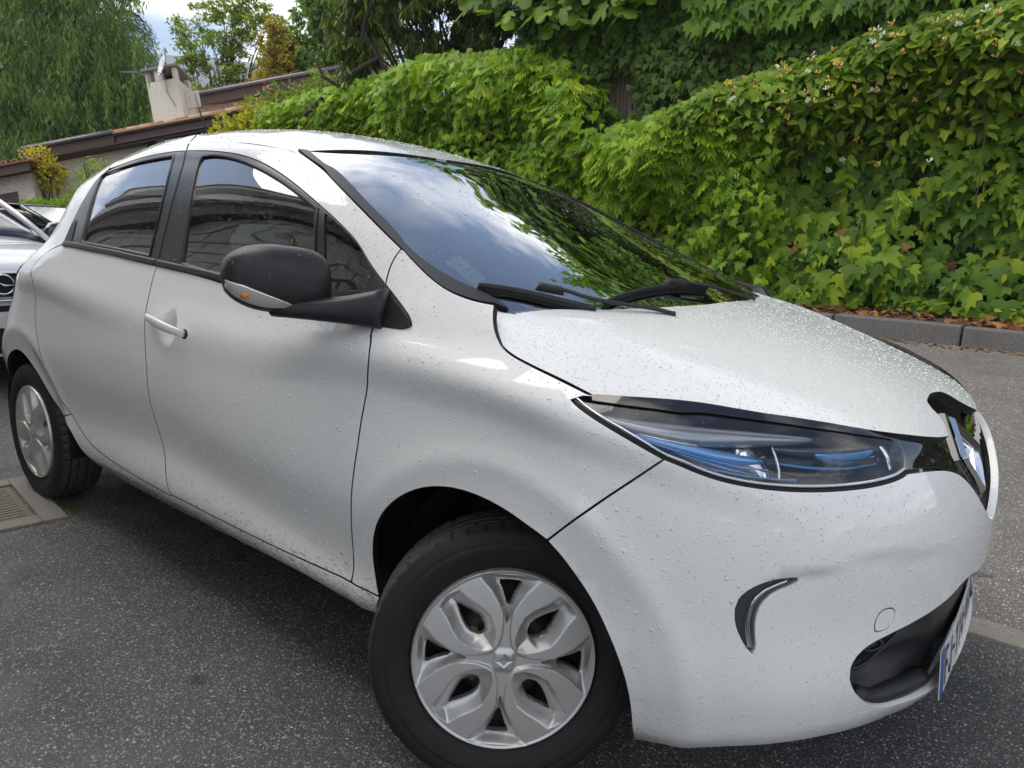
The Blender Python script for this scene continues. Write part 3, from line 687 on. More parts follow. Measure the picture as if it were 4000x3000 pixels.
# frit band and cowl
low2=np.array(catmull([(-.12,-.70),(-.085,-.62),(-.01,-.45),(.04,-.22),(.05,0)],.03))
fb=skin('cowl_band','W',both(np.vstack([low2[::-1],[(-.06,-.70)],low])),parent=car,off=-.006,mat=mat('frit_black',(.01,.01,.012),.25),gap=0,h=.03,edge=False)
tb=skin('header_seal','R',both(np.vstack([np.array(catmull([(-.994,-.540),(-.977,-.46),(-.964,-.35),(-.9545,-.2),(-.950,0)],.03)),np.array(catmull([(-.9575,0),(-.9625,-.2),(-.9725,-.35),(-.9865,-.46),(-1.004,-.545)],.03))])),parent=car,off=-.001,mat=M_trim,gap=0,h=.02)
# black window surround with glass
dl=skin('window_surround','A',P_('dlo'),[sub(P_('rear_glass'),-.001),sub(P_('front_glass'),-.001),sub(P_('quarter_glass'),-.001)],off=-.0005,mat=M_pillar,gap=.0012,depth=.012,parent=car,h=.02);mirrored(dl)
for k in ('rear_glass','front_glass','quarter_glass'):
    w=skin('side_window','A',P_(k),off=-.006,mat=M_glass,gap=0,edge=False,parent=car,h=.03);mirrored(w)
# belt strip and pillar split line
def strip(name,curve,width,off,mt,hgt=.0,n=None):
    """a raised moulding that follows a curve on the side skin"""
    c=np.array(curve);T=np.gradient(c,axis=0);T/=np.linalg.norm(T,axis=1)[:,None];m=np.stack([-T[:,1],T[:,0]],1)
    prof=[(-.5,-.004),(-.5,.004),(-.35,.008),(.35,.008),(.5,.004),(.5,-.004)]
    V=[];k=len(prof)
    for a,b in prof:
        q=c+m*(a*width)[:,None] if hasattr(width,'__len__') else c+m*a*width
        V.append(SA(q[:,0],q[:,1],off+b))
    V=np.array(V).transpose(1,0,2).reshape(-1,3)
    F=[(i*k+j,i*k+j+1,(i+1)*k+j+1,(i+1)*k+j) for i in range(len(c)-1) for j in range(k-1)]
    F+=[tuple(range(k))[::-1],tuple(range((len(c)-1)*k,len(c)*k))]
    o=mesh_obj(name,V,F,mt,car,True);return bevel(o,.001,1)
belt=[(-2.33,1.1225),(-2.2,1.121),(-2.0854,1.116),(-1.8495,1.108),(-1.6608,1.099),(-1.515,1.093)]
belt2=[(-1.507,1.092),(-1.3963,1.087),(-1.2471,1.081),(-1.0508,1.069),(-.871,1.046),(-.70,1.034)]
b1=strip('belt_moulding',catmull(belt,.02),.020,.001,M_trim);mirrored(b1)
b2=strip('belt_moulding',catmull(belt2,.02),.020,.001,M_trim);mirrored(b2)
hh=skin('hidden_handle','A',P_('hidden_handle'),off=.003,mat=M_trim,gap=0,parent=car,h=.02);mirrored(hh)
# split line in the black pillar, window seals
def groove(name,pts,w,off,mt,parent=car,S=SA):
    c=np.array(catmull(pts,.015));T=np.gradient(c,axis=0);T/=np.linalg.norm(T,axis=1)[:,None];m=np.stack([-T[:,1],T[:,0]],1)
    a=S((c+m*w/2)[:,0],(c+m*w/2)[:,1],off);b=S((c-m*w/2)[:,0],(c-m*w/2)[:,1],off)
    a2=S((c+m*w/2)[:,0],(c+m*w/2)[:,1],off-.003);b2=S((c-m*w/2)[:,0],(c-m*w/2)[:,1],off-.003)
    n=len(c);V=np.vstack([a,b,a2,b2])
    F=[(i,i+1,n+i+1,n+i) for i in range(n-1)]+[(2*n+i,2*n+i+1,i+1,i) for i in range(n-1)]+[(n+i,n+i+1,3*n+i+1,3*n+i) for i in range(n-1)]
    return mesh_obj(name,V,F,mt,parent,True)
groove('pillar_split',[(-1.503,1.083),(-1.53,1.16),(-1.567,1.26),(-1.613,1.36),(-1.66,1.43),(-1.703,1.478)],.0045,.0016,M_gap)
for k in ('rear_glass','front_glass'):
    Q=P_(k);Q,_=pnorm(Q);Q=np.vstack([Q,Q[:1]]);
    c=Q[:-1];T=np.roll(c,-1,0)-np.roll(c,1,0);T/=np.linalg.norm(T,axis=1)[:,None];m=np.stack([-T[:,1],T[:,0]],1)
    n=len(c);V=[];
    for a,b in ((-.002,.002),(.004,.0035),(.009,.001),(.009,-.006)):
        q=c+m*a;V.append(SA(q[:,0],q[:,1],b))
    V=np.vstack(V);F=[(r*n+i,(r+1)*n+i,(r+1)*n+(i+1)%n,r*n+(i+1)%n) for r in range(3) for i in range(n)]
    s_=mesh_obj('window_seal',V,F,mat('seal_black_'+k,(.008,.008,.009),.35),car,True)
hl_=skin('headliner','R',both(sub(rp,.03)),parent=car,off=-.035,h=.06,gap=0,edge=False,mat=mat('headliner_grey',(.55,.56,.54),.9))
tl=skin('tail_light','A',outline([[(-2.66,1.01),(-2.78,1.035),(-2.92,1.03)],[(-2.92,1.03),(-2.98,.93),(-2.95,.85)],[(-2.95,.85),(-2.84,.87),(-2.74,.93),(-2.66,1.01)]]),off=.004,mat=mat('tail_lens',(.45,.52,.60),.05,coat=1,metal=.4),gap=0,parent=car,h=.02);mirrored(tl)
# front gloss panel behind the emblem
def deepc(V2,V,NN):
    y=V[:,1];z=V[:,2];return V-NN*(.030*np.exp(-(y/.13)**2)*sst(.70,.78,z)+.014*np.exp(-(y/.13)**2))[:,None],NN
fp=skin('grille_panel','A',P_('front_panel'),[sub(P_('headlight_lens'),-.001)],off=-.018,mat=M_gloss,gap=0,weld=S1,parent=car,depth=.01,warp=deepc)
# lower air opening, deep black moulding
P,_=pnorm(P_('front_bumper'))
op=[(S1,.548),(1.33,.545),(1.2209,.568),(1.1206,.549),(1.0,.537),(.8984,.526),(.8499,.516),(.822,.497),(.808,.473),(.812,.45),(.822,.425),(.845,.40),(.875,.378),(.9397,.352),(1.0704,.333),(1.1282,.315),(1.2891,.255),(S1,.255)]
opn=outline([op,[op[-1],(S1,.40),op[0]]])
def cave(V2,V,NN):
    d=edist(V2,opn);d=np.where(np.abs(V2[:,0]-S1)<.12,np.minimum(d,.1),d)
    dep=.012+.05*np.minimum(1,d/.045)**.8
    rib=.010*np.sin(V2[:,1]*95+V2[:,0]*9)*np.minimum(1,d/.05)
    cen=sst(1.06,1.17,V2[:,0]);dep=dep*(1-cen)+.040*cen;rib=rib*(1-cen)
    V=V-NN*(dep-rib)[:,None];return V,NN
ai=skin('air_intake','A',opn,off=0,mat=M_trim,gap=0,weld=S1,parent=car,depth=.03,warp=cave,edge=False)
ai.data.normals_split_custom_set_from_vertices([(0,0,0)]*len(ai.data.vertices))
lip=strip('air_dam',catmull([(.42,.236),(.55,.262),(.75,.283),(.95,.284),(1.12,.262),(1.28,.198),(1.38,.190)],.03),.03,-.025,M_trim);mirrored(lip)
for pts_,w__ in (([(.86,.47),(.93,.49),(1.02,.50),(1.10,.52)],.010),([(.85,.44),(.90,.425),(.97,.45),(1.03,.475),(1.12,.505)],.008),([(.90,.475),(.94,.455),(.98,.462),(.96,.482)],.006)):
    m_=MB();c_2=np.array(catmull(pts_,.02));m_.tube([Vector(SA(a,b)[0]-SAn(np.array([a]),np.array([b]))[0]*.052) for a,b in c_2],w__*.6,6);o_3=m_.build('moulded_rib',M_trim,ai,True);mirrored(o_3,ai)
m_=MB();c_2=np.array(catmull([(.87,.385),(.92,.362),(1.0,.352),(1.08,.345),(1.14,.34)],.02));m_.tube([Vector(SA(a,b)[0]-SAn(np.array([a]),np.array([b]))[0]*.028) for a,b in c_2],.020,12);o_3=m_.build('lower_cushion',M_trim,ai,True);mirrored(o_3,ai)
# running light
rl=skin('running_light','A',P_('running_light'),off=-.012,mat=mat('lamp_bowl',(.09,.095,.11),.25),gap=0,parent=car,h=.015,depth=.01)
rc=skin('lens','A',sub(P_('running_light'),.0012),off=-.003,mat=M_lens,gap=0,parent=rl,h=.015,edge=False)
c_=np.array(PANELS['running_light'][1][1]);
def inner(poly,k): return poly
rs=groove('chrome_strip',[tuple(p+np.array([-.008,.001])) for p in c_[1:-2]],.010,-.008,M_chrome,rl)
# headlight
hb=skin('headlight','A',sub(P_('headlight_lens'),.001),off=-.002,mat=M_lens,gap=0,parent=car,h=.02,edge=False);hb['label']='swept headlamp with blue inserts'
hp=P_('headlight_lens')
def bowl(V2,V,NN):
    d=edist(V2,hp);dep=.006+.055*np.minimum(1,d/.05)
    return V-NN*dep[:,None],NN
bw=skin('lamp_bowl','A',sub(hp,-.001),mat=mat('lamp_black',(.035,.036,.042),.22),gap=0,parent=hb,h=.016,edge=False,warp=bowl)
bw.data.normals_split_custom_set_from_vertices([(0,0,0)]*len(bw.data.vertices))
# bright rim round the lens
P,_=pnorm(hp);P=P[(P[:,1]<.9)|(P[:,0]>.93)]
lo_=[p for p in PANELS['headlight_lens'][1][2][::-1]]
e_=[tuple(np.array(p)+np.array([0.002,.004])) for p in PANELS['headlight_lens'][1][2]]
groove('lamp_rim',e_,.0035,-.0012,M_chrome,hb)
groove('lamp_seal',[tuple(np.array(p)+np.array([0.0,-.0055])) for p in PANELS['headlight_lens'][1][2]],.009,-.004,M_gap,hb)
M_lampblue=mat('blue_light_guide',(.16,.50,1.0),.12,coat=1,spec=.8);M_lampblue.node_tree.nodes['Principled BSDF'].inputs['Metallic'].default_value=.25
M_refl=mat('lamp_reflector',(.75,.77,.80),.12,metal=1)
M_lampgrey=mat('lamp_bezel',(.20,.205,.22),.3,metal=.6)
def blade(name,pts,w,offs,mt,parent=hb,sag=.012):
    c=np.array(catmull(pts,.012));n=len(c);T=np.gradient(c,axis=0);T/=np.linalg.norm(T,axis=1)[:,None];m=np.stack([-T[:,1],T[:,0]],1)
    u=np.linspace(0,1,n);ww=w*(np.sin(np.pi*np.clip(u*.93+.04,0,1))**.6);V=[];K=6
    for j in range(K+1):
        a=(j/K-.5);q=c+m*(a*ww)[:,None];V.append(SA(q[:,0],q[:,1],0)-SAn(q[:,0],q[:,1])*(np.full(n,offs)+sag*(4*a*a)*ww/w)[:,None])
    V=np.vstack(V);F=[(j*n+i,j*n+i+1,(j+1)*n+i+1,(j+1)*n+i) for j in range(K) for i in range(n-1)]
    o=mesh_obj(name,V,F,mt,parent,True);sm=o.modifiers.new('s','SOLIDIFY');sm.thickness=.003;return o
hq=lambda k: None
blade('light_guide',[(.335,.903),(.40,.893),(.48,.881),(.56,.870),(.63,.862)],.028,.018,M_lampblue)
blade('light_guide',[(.40,.885),(.47,.874),(.54,.862),(.60,.852)],.018,.026,M_lampblue)
blade('light_guide',[(.44,.874),(.50,.862),(.56,.848),(.62,.838)],.012,.026,M_lampblue)
blade('light_guide',[(.76,.868),(.82,.862),(.88,.860),(.935,.866)],.028,.020,M_lampblue)
blade('light_guide',[(.74,.828),(.80,.822),(.87,.820),(.93,.826)],.012,.034,M_lampblue)
blade('reflector',[(.405,.876),(.46,.858),(.53,.842),(.59,.830)],.050,.030,M_refl)
blade('reflector',[(.575,.884),(.615,.866),(.635,.845),(.635,.822)],.045,.022,M_refl)
blade('reflector',[(.945,.880),(.962,.862),(.965,.842),(.95,.826)],.024,.014,M_refl,sag=.004)
blade('bezel',[(.66,.880),(.74,.874),(.84,.871),(.93,.872)],.020,.018,M_lampgrey)
blade('bezel',[(.60,.822),(.70,.812),(.80,.808),(.90,.810)],.014,.022,M_lampgrey)
blade('bezel',[(.30,.918),(.38,.909),(.48,.902),(.60,.897),(.75,.890)],.030,.008,mat('lamp_sky_band',(.50,.51,.54),.25,metal=.5))  # pale top strip: sky reflection put into the bezel colour
pr=MB();cpt=SA(.61,.858)[0];cn=SAn(np.array([.61]),np.array([.858]))[0]
for a_,b_2,wd_,mt_ in (([(.30,.912),(.40,.896),(.50,.886)],.006,.016,M_refl),([(.36,.892),(.46,.872),(.56,.854),(.64,.846)],.005,.014,M_lampblue),([(.42,.866),(.50,.848),(.60,.834),(.70,.828)],.005,.016,M_lampblue),
  ([(.45,.856),(.52,.842),(.60,.826)],.004,.018,M_refl),([(.66,.862),(.75,.850),(.85,.842),(.94,.842)],.006,.030,M_lampblue),([(.68,.846),(.78,.836),(.88,.832)],.008,.034,M_lampgrey),([(.80,.856),(.86,.852),(.92,.854)],.006,.016,M_refl),
  ([(.655,.890),(.665,.870),(.668,.845),(.66,.820)],.010,.020,M_refl),([(.50,.828),(.60,.818),(.72,.814),(.84,.813)],.006,.014,M_refl)): blade('lamp_rib',a_,b_2,wd_,mt_,sag=.003)
cc_=Vector(cpt-cn*.034);dn_=Vector((cn[0],cn[1],0)).normalized()
ring=[cc_+dn_*(-.03),cc_+dn_*0.0];pr.tube(ring,[.026,.034],20)
pj_=pr.build('projector',M_refl,hb,True)
am=MB();p0=Vector(SA(.425,.868)[0]-SAn(np.array([.425]),np.array([.868]))[0]*.032);am.tube([p0-dn_*.012,p0+dn_*.006,p0+dn_*.012],[.008,.008,.004],10)
am.build('indicator_bulb',mat('amber_bulb',(.75,.20,.03),.2,coat=1),hb,True)
for o in [hb]+[c for c in hb.children]:
    c=o.copy();COL.objects.link(c);c.scale=(1,-1,1) if o is hb else c.scale
    if o is hb: hb2=c;c.parent=car
    else: c.parent=hb2
# emblem: folded chrome rhombus
emb=empty('badge',(0,0,0),parent=car)
for k in ('label','category'):
    if k in emb: del emb[k]
ETp,EBp,ESp=Vector((.724,0,.862)),Vector((.817,0,.697)),Vector((.777,.088,.789))
en=Vector((.87,0,.49)).normalized()
ec=(ETp+EBp)/2
def rh(k,off,kz=None):
    kz=k if kz is None else kz;c=ec+Vector((.004,0,0))
    return [c+(ETp-ec)*kz+en*off,c+(ESp-ec)*k+en*off,c+(EBp-ec)*kz+en*off,c+(Vector((ESp.x,-ESp.y,ESp.z))-ec)*k+en*off]
A=rh(1,.0);B=rh(.90,.010);Cc=rh(.52,.004,.50);Dd=rh(.46,-.012,.44)
V=A+B+Cc+Dd;F=[]
for r in range(3):
    for i in range(4): F.append((r*4+i,r*4+(i+1)%4,(r+1)*4+(i+1)%4,(r+1)*4+i))
e=mesh_obj('rhombus_ring',V,F,M_chrome,emb,False);bevel(e,.0015,2,20)
e2=MB();e2.add(rh(1.22,-.018,1.14)+rh(1.18,-.004,1.10),[(4,5,6,7),(0,4,7,3),(3,7,6,2),(2,6,5,1),(1,5,4,0)])
bevel(e2.build('badge_plinth',M_gloss,emb),.002,2)
# number plate: curved sheet with relief letters
def platept(u,v,off=0):  # u along width -.26...26 (y), v height 0..0.11
    y=u;x=.814-.045*y-.08*y*y+off+.09*(.11-v)
    return Vector((x,y,.302+v))
pm=MB();n=26;V=[];F=[]
for off in (.002,0):
    for j in range(2):
        for i in range(n+1): V.append(platept(-.26+.52*i/n,.11*j,off))
k=n+1
for i in range(n):
    F+=[(i,i+1,k+i+1,k+i),(2*k+i,3*k+i,3*k+i+1,2*k+i+1),(i,2*k+i,2*k+i+1,i+1),(k+i,k+i+1,3*k+i+1,3*k+i)]
F+=[(0,k,3*k,2*k),(n,2*k+n,3*k+n,k+n)]
pm.add(V,F);plate=pm.build('number_plate',M_white,car)
for (a,b2,nm) in ((-.26,-.222,'country_band'),(.222,.26,'country_band')):
    m_=MB();V=[];
    for i in range(5):
        for v in (.001,.109): V.append(platept(a+(b2-a)*i/4,v,.0027))
    m_.add(V,[(2*i,2*i+2,2*i+3,2*i+1) for i in range(4)]);m_.build(nm,M_blue,plate)
GL={'F':["100000"],}
STK={'F':[((0,0),(0,1)),((0,1),(.9,1)),((0,.52),(.75,.52))],'J':[((.8,1),(.8,.2)),((.8,.2),(.5,0)),((.5,0),(.2,.05)),((.2,.05),(.05,.25))],'-':[((.1,.5),(.7,.5))],
'1':[((.5,0),(.5,1)),((.5,1),(.15,.75))],'4':[((.75,0),(.75,1)),((.75,1),(0,.3)),((0,.3),(1,.3))],'M':[((0,0),(0,1)),((0,1),(.45,.35)),((.45,.35),(.9,1)),((.9,1),(.9,0))],'H':[((0,0),(0,1)),((.85,0),(.85,1)),((0,.5),(.85,.5))],
'9':[((.8,.5),(.8,.85)),((.8,.85),(.55,1)),((.55,1),(.25,1)),((.25,1),(0,.82)),((0,.82),(0,.62)),((0,.62),(.25,.46)),((.25,.46),(.6,.46)),((.6,.46),(.8,.62)),((.8,.62),(.78,.2)),((.78,.2),(.5,0)),((.5,0),(.1,.08))],
'3':[((0,.9),(.25,1)),((.25,1),(.6,1)),((.6,1),(.8,.82)),((.8,.82),(.75,.62)),((.75,.62),(.35,.52)),((.35,.52),(.8,.4)),((.8,.4),(.82,.18)),((.82,.18),(.55,0)),((.55,0),(.2,0)),((.2,0),(0,.12))]}
def letters(txt,place,x0,adv,w,h,th,mt,parent,nm='character'):
    for ch in txt:
        if ch!=' ':
            m_=MB()
            for (a,b2) in STK[ch]:
                A_=Vector((x0+a[0]*w,a[1]*h));B_=Vector((x0+b2[0]*w,b2[1]*h));d=(B_-A_);L_=max(1,int(d.length/.006));t_=d.normalized();nn=Vector((-t_.y,t_.x))*th/2
                A_=A_-t_*th*.4;d=(B_+t_*th*.4)-A_
                V=[]
                for i in range(L_+1):
                    p=A_+d*i/L_
                    for q in (p+nn,p-nn): V.append(place(q.x,q.y))
                m_.add(V,[(2*i,2*i+1,2*i+3,2*i+2) for i in range(L_)])
            m_.build(nm,mt,parent)
        x0+=adv
letters('FJ-114-MH',lambda u,v:platept(u,v+.018,.0035),-.208,.0475,.033,.075,.0095,M_ink,plate)
m_=MB()
m_=MB();m_.box((.745,0,.36),(.05,.20,.045));bevel(m_.build('plate_holder',M_trim,car),.01)
# dark liner behind everything
m_=MB();m_.box((.20,0,.58),(.36,.48,.22));m_.box((.05,0,.84),(.28,.56,.10));m_.box((-1.35,0,.28),(1.65,.62,.07));m_.box((.35,0,.30),(.20,.42,.06));m_.box((-2.95,0,.62),(.16,.62,.30));m_.box((-1.25,0,.62),(.86,.74,.26))
m_.build('underbody',M_dark,car)
def arch(cx,cz_,r,y0,y1):
    m_=MB();n=28;V=[];F=[]
    for i in range(n+1):
        a=math.pi*(-.06+1.22*i/n)
        for y in (y0,y1): V.append((cx+r*math.cos(a),y,cz_+r*math.sin(a)))
    F=[(2*i,2*i+1,2*i+3,2*i+2) for i in range(n)]
    m_.add(V,F);k=len(V);V2=[(cx,y1,cz_)]+[V[2*i+1] for i in range(n+1)]
    m_.add(V2,[(0,i+1,i+2) for i in range(n)]);return m_
for cx,cz_,r,ye in ((.060,.325,.395,.735),(-2.60,.32,.37,.82)):
    for sg in (-1,1): arch(cx,cz_,r,sg*ye,sg*.50).build('wheel_arch_liner',M_dark,car,True)
# ---------------- wheels
RC_=.2055
def cap_mesh():
    nr,na=96,384
    rs=np.concatenate([np.linspace(.001,.9,80),np.linspace(.91,1,nr-80)]);th=np.linspace(0,2*np.pi,na,endpoint=False)
    Rg,Tg=np.meshgrid(rs,th,indexing='ij');X=Rg*np.sin(Tg);Z=Rg*np.cos(Tg)   # X right, Z up seen from outside (unit radius)
    Y=.030*(1-Rg**2)**.8+.004
    hole=np.zeros_like(Rg,bool)
    def sm(a,b,x):
        t=np.clip((x-a)/(b-a),0,1);return t*t*(3-2*t)
    dep=np.zeros_like(Rg);ridge=np.zeros_like(Rg)
    for k in range(8):
        a=R_(5+45*k);u=X*math.sin(a)+Z*math.cos(a);v=X*math.cos(a)-Z*math.sin(a)
        if k%2==0:
            wR=np.interp(u,[.40,.50,.62,.75,.88,.925,.94],[0,.045,.10,.18,.31,.36,.0]);wH=np.interp(u,[.57,.60,.72,.83,.86],[0,.03,.07,.125,.12]);uh=(u>.575)&(u<.855)
            end=sm(.94,.87,u)
        else:
            wR=np.interp(u,[.18,.24,.34,.48,.60,.75,.90,.94],[0,.10,.165,.215,.20,.155,.135,.0]);wH=np.interp(u,[.34,.37,.45,.52,.62,.76,.80],[0,.05,.095,.10,.075,.02,.0]);uh=(u>.345)&(u<.79)
            end=sm(.945,.86,u)
        q=np.clip((np.abs(v)-wH)/np.maximum(wR-wH,1e-3),0,1)
        inr=(np.abs(v)<wR)&(u>0)
        # asymmetric valley: one wall steep, one shallow
        qq=np.where(v>0,q**.75,q**1.9)
        d=(1-qq)*.125*end*sm(.15,.55,u)
        if k%2==1: d=(1-qq)*.125*end*sm(.10,.42,u)
        dep=np.where(inr,np.maximum(dep,d),dep)
        hole|=(np.abs(v)<wH)&uh&(u>0)
    # narrow flat spokes and grooves flanking the petals
    for k in (0,2,4,6):
        a=R_(5+45*k);u=X*math.sin(a)+Z*math.cos(a);v=X*math.cos(a)-Z*math.sin(a)
        wv=np.interp(u,[.0,.10,.17,.28,.42,.60],[.17,.12,.075,.045,.042,.055]);g_=(1-sm(wv*.72,wv*1.12,np.abs(v)))*sm(.07,.14,u)*sm(.66,.56,u)
        dep=dep+.030*g_*(dep<.02)
    Y=Y*1.0
    Yc=Y*RC_+.010-(dep)*RC_
    lip=sm(.955,.975,Rg);Yc=Yc+lip*.003-sm(.985,1,Rg)*.012
    V=np.stack([X*RC_,-Yc,Z*RC_],-1).reshape(-1,3)
    F=[];hv=hole.ravel()
    for i in range(nr-1):
        for j in range(na):
            j2=(j+1)%na;q=(i*na+j,i*na+j2,(i+1)*na+j2,(i+1)*na+j)
            if hv[q[0]] and hv[q[2]] : continue
            if hv[q[1]] and hv[q[3]]: continue
            F.append(q[::-1])
    F.append(tuple(range(na)))
    used=sorted({i for f in F for i in f});mp={i:n for n,i in enumerate(used)}
    V2=V[used];F=[tuple(mp[i] for i in f) for f in F]
    me=bpy.data.meshes.new('hub_cap');me.from_pydata(V2.tolist(),[],F);me.materials.append(M_cap);me.update()
    bm=bmesh.new();bm.from_mesh(me)
    # inward wall at the hole rims
    ed=[e for e in bm.edges if e.is_boundary]
    r=bmesh.ops.extrude_edge_only(bm,edges=ed)
    for v in r['geom']:
        if isinstance(v,bmesh.types.BMVert): v.co.y+=.018
    bmesh.ops.recalc_face_normals(bm,faces=bm.faces)
    for f in bm.faces:f.smooth=True
    bm.to_mesh(me);bm.free()
    try: me.set_sharp_from_angle(angle=R_(38))
    except Exception: pass
    return me
def tyre_mesh(R=.302,w=.190):
    prof=[(-.060,.200),(-.074,.204),(-.084,.212),(-.091,.232),(-.0955,.252),(-.0955,.262),(-.094,.264),(-.0945,.266),(-.093,.276),(-.089,.286),(-.085,.2925),(-.079,.2975),(-.070,.3005),
          (-.058,.3018),(-.053,.302),(-.052,.296),(-.046,.296),(-.045,.3025),(-.024,.303),(-.023,.297),(-.016,.297),(-.015,.303),(0,.3032)]
    prof=[(a,b*R/.303) for a,b in prof];prof=prof+[(-a,b) for a,b in prof[:-1][::-1]]
    na=288;V=[];F=[];k=len(prof)
    for i in range(na):
        a=2*math.pi*i/na
        for j,(y,r) in enumerate(prof):
            rr=r
            if r>.2925*R/.303 and abs(y)>.056:
                if (i%6)==0: rr=r-.005
            elif r>.300*R/.303 and abs(y)>.02 and (i%9)==0: rr=r-.004
            V.append((rr*math.sin(a),y,rr*math.cos(a)))
    for i in range(na):
        for j in range(k-1):
            F.append((i*k+j,i*k+j+1,((i+1)%na)*k+j+1,((i+1)%na)*k+j))
    me=bpy.data.meshes.new('tyre');me.from_pydata(V,[],F);me.materials.append(M_rubber)
    me.polygons.foreach_set('use_smooth',[True]*len(me.polygons));me.update()
    try: me.set_sharp_from_angle(angle=R_(40))
    except Exception: pass
    return me
capm=cap_mesh();tym=tyre_mesh()
m_=MB();V=[];n=64
for (y,r) in ((-.062,.200),(-.070,.196),(-.060,.188),(-.02,.180),(-.01,.12),(-.045,.105),(-.050,.075),(-.020,.06),(-.02,.0)):
    for i in range(n):
        a=2*math.pi*i/n;V.append((r*math.sin(a),y,r*math.cos(a)))
m_.add(V,[(j*n+i,(j+1)*n+i,(j+1)*n+(i+1)%n,j*n+(i+1)%n) for j in range(8) for i in range(n)]);
rimo=m_.build('rim',M_steel,None,True);rimm=rimo.data;bpy.data.objects.remove(rimo)
m_=MB()
for k in range(5):
    a=R_(20+72*k);m_.tube([(.085*math.sin(a),-.03,.085*math.cos(a)),(.085*math.sin(a),-.058,.085*math.cos(a))],.012,8)
bo_=m_.build('wheel_bolts',M_rust,None,True);bom=bo_.data;bpy.data.objects.remove(bo_)
m_=MB();a_,b_,t_,o_=.030,.020,.007,0
rhv=[(0,-.016,a_),(b_,-.012,0),(0,-.016,-a_),(-b_,-.012,0)];rhi=[(0,-.018,a_*.38),(b_*.38,-.015,0),(0,-.018,-a_*.38),(-b_*.38,-.015,0)]
rhv=[(x*1.0,y-.0065,z*.62) for x,y,z in [(p[0]*1.25,p[1],p[2]) for p in rhv]];rhi=[(p[0]*1.25,p[1]-.0065,p[2]*.62) for p in rhi]
mid=[tuple((np.array(p)*.62+np.array(q)*.38)+np.array([0,-.003,0])) for p,q in zip(rhv,rhi)]
m_.add(rhv+mid+rhi,[(i,(i+1)%4,4+(i+1)%4,4+i) for i in range(4)]+[(4+i,4+(i+1)%4,8+(i+1)%4,8+i) for i in range(4)])
bgo=m_.build('cap_badge',M_cap,None,False);bgm=bgo.data;bpy.data.objects.remove(bgo)
def wheel(Mx,spin=0,flip=1):
    w=bpy.data.objects.new('wheel',None);COL.objects.link(w);w.parent=car;w.matrix_local=Mx;w.empty_display_size=.1
    for nm,me in (('tyre',tym),('hub_cap',capm),('rim',rimm),('wheel_bolts',bom),('cap_badge',bgm)):
        o=bpy.data.objects.new(nm,me);COL.objects.link(o);o.parent=w
        y={'tyre':.0,'hub_cap':-.078,'rim':0,'wheel_bolts':0,'cap_badge':-.074}[nm];o.location=(0,y,0)
        if nm!='cap_badge' or True: o.rotation_euler=(0,spin,0)
        if nm=='wheel_bolts': o['kind']='stuff'
    return w
n=Vector((.661,-.740,.126)).normalized();zax=(Vector((0,0,1))-n*n.z).normalized();yax=-n;xax=yax.cross(zax)
Mx=Matrix((xax,yax,zax)).transposed().to_4x4();Mx.translation=Vector((.070,-.790,.312))-n*.083
wf=wheel(Mx,R_(-2))
Mr=Matrix.Translation((-2.588,-.755,.300));wr=wheel(Mr,R_(14))
Ml=Matrix.Rotation(math.pi,4,'Z');Ml.translation=(-2.588,.755,.300);wheel(Ml)
Ml=Matrix.Rotation(math.pi+R_(38),4,'Z');Ml.translation=(0.05,.72,.302);wheel(Ml)
# ---------------- door mirror
def superloft(name,secs,mt,parent,n=40,ex=2.6,cap=True):
    """secs: list of (centre, axisA*ra, axisB*rb)"""
    V=[];F=[];k=len(secs)
    for c,A_,B_ in secs:
        c=Vector(c);A_=Vector(A_);B_=Vector(B_)
        for j in range(n):
            t=2*math.pi*j/n;ca,sa=math.cos(t),math.sin(t);r=(abs(ca)**ex+abs(sa)**ex)**(-1/ex)
            V.append(c+A_*ca*r+B_*sa*r)
    for i in range(k-1):
        for j in range(n): F.append((i*n+j,i*n+(j+1)%n,(i+1)*n+(j+1)%n,(i+1)*n+j))
    F.append(tuple(range(n))[::-1]);F.append(tuple((k-1)*n+j for j in range(n)))
    return mesh_obj(name,V,F,mt,parent,True)
mir=empty('door_mirror',(-.530,-.950,1.105),parent=car)
for k in ('label','category'):
    if k in mir: del mir[k]
# local frame: L = outboard/rearward axis, D = forward normal of the shell, up z
mir.rotation_euler=(0,0,0)
Lx=Vector((-.30,-.954,0)).normalized();Dx=Vector((.954,-.30,0)).normalized();Ux=Vector((0,0,1))
secs=[]
for i in range(25):
    t=-1+2*i/24
    e=(1-min(.9995,abs(t))**(4.6 if t<0 else 3.2))**(1/2.6)
    hgt=.0725*(1.0 if t<0 else 1-.20*t*t)*max(e,.03);dep=.066*max(e,.03)*(1-.12*t)
    c=Lx*(t*.118)+Ux*(.004+.010*t*(1 if t<0 else .6))+Dx*(-.008*abs(t)**2)
    secs.append((c*1.06,Dx*dep*1.08,Ux*hgt*1.08))
hs_=superloft('mirror_shell',secs,M_trim,mir,44,2.9)
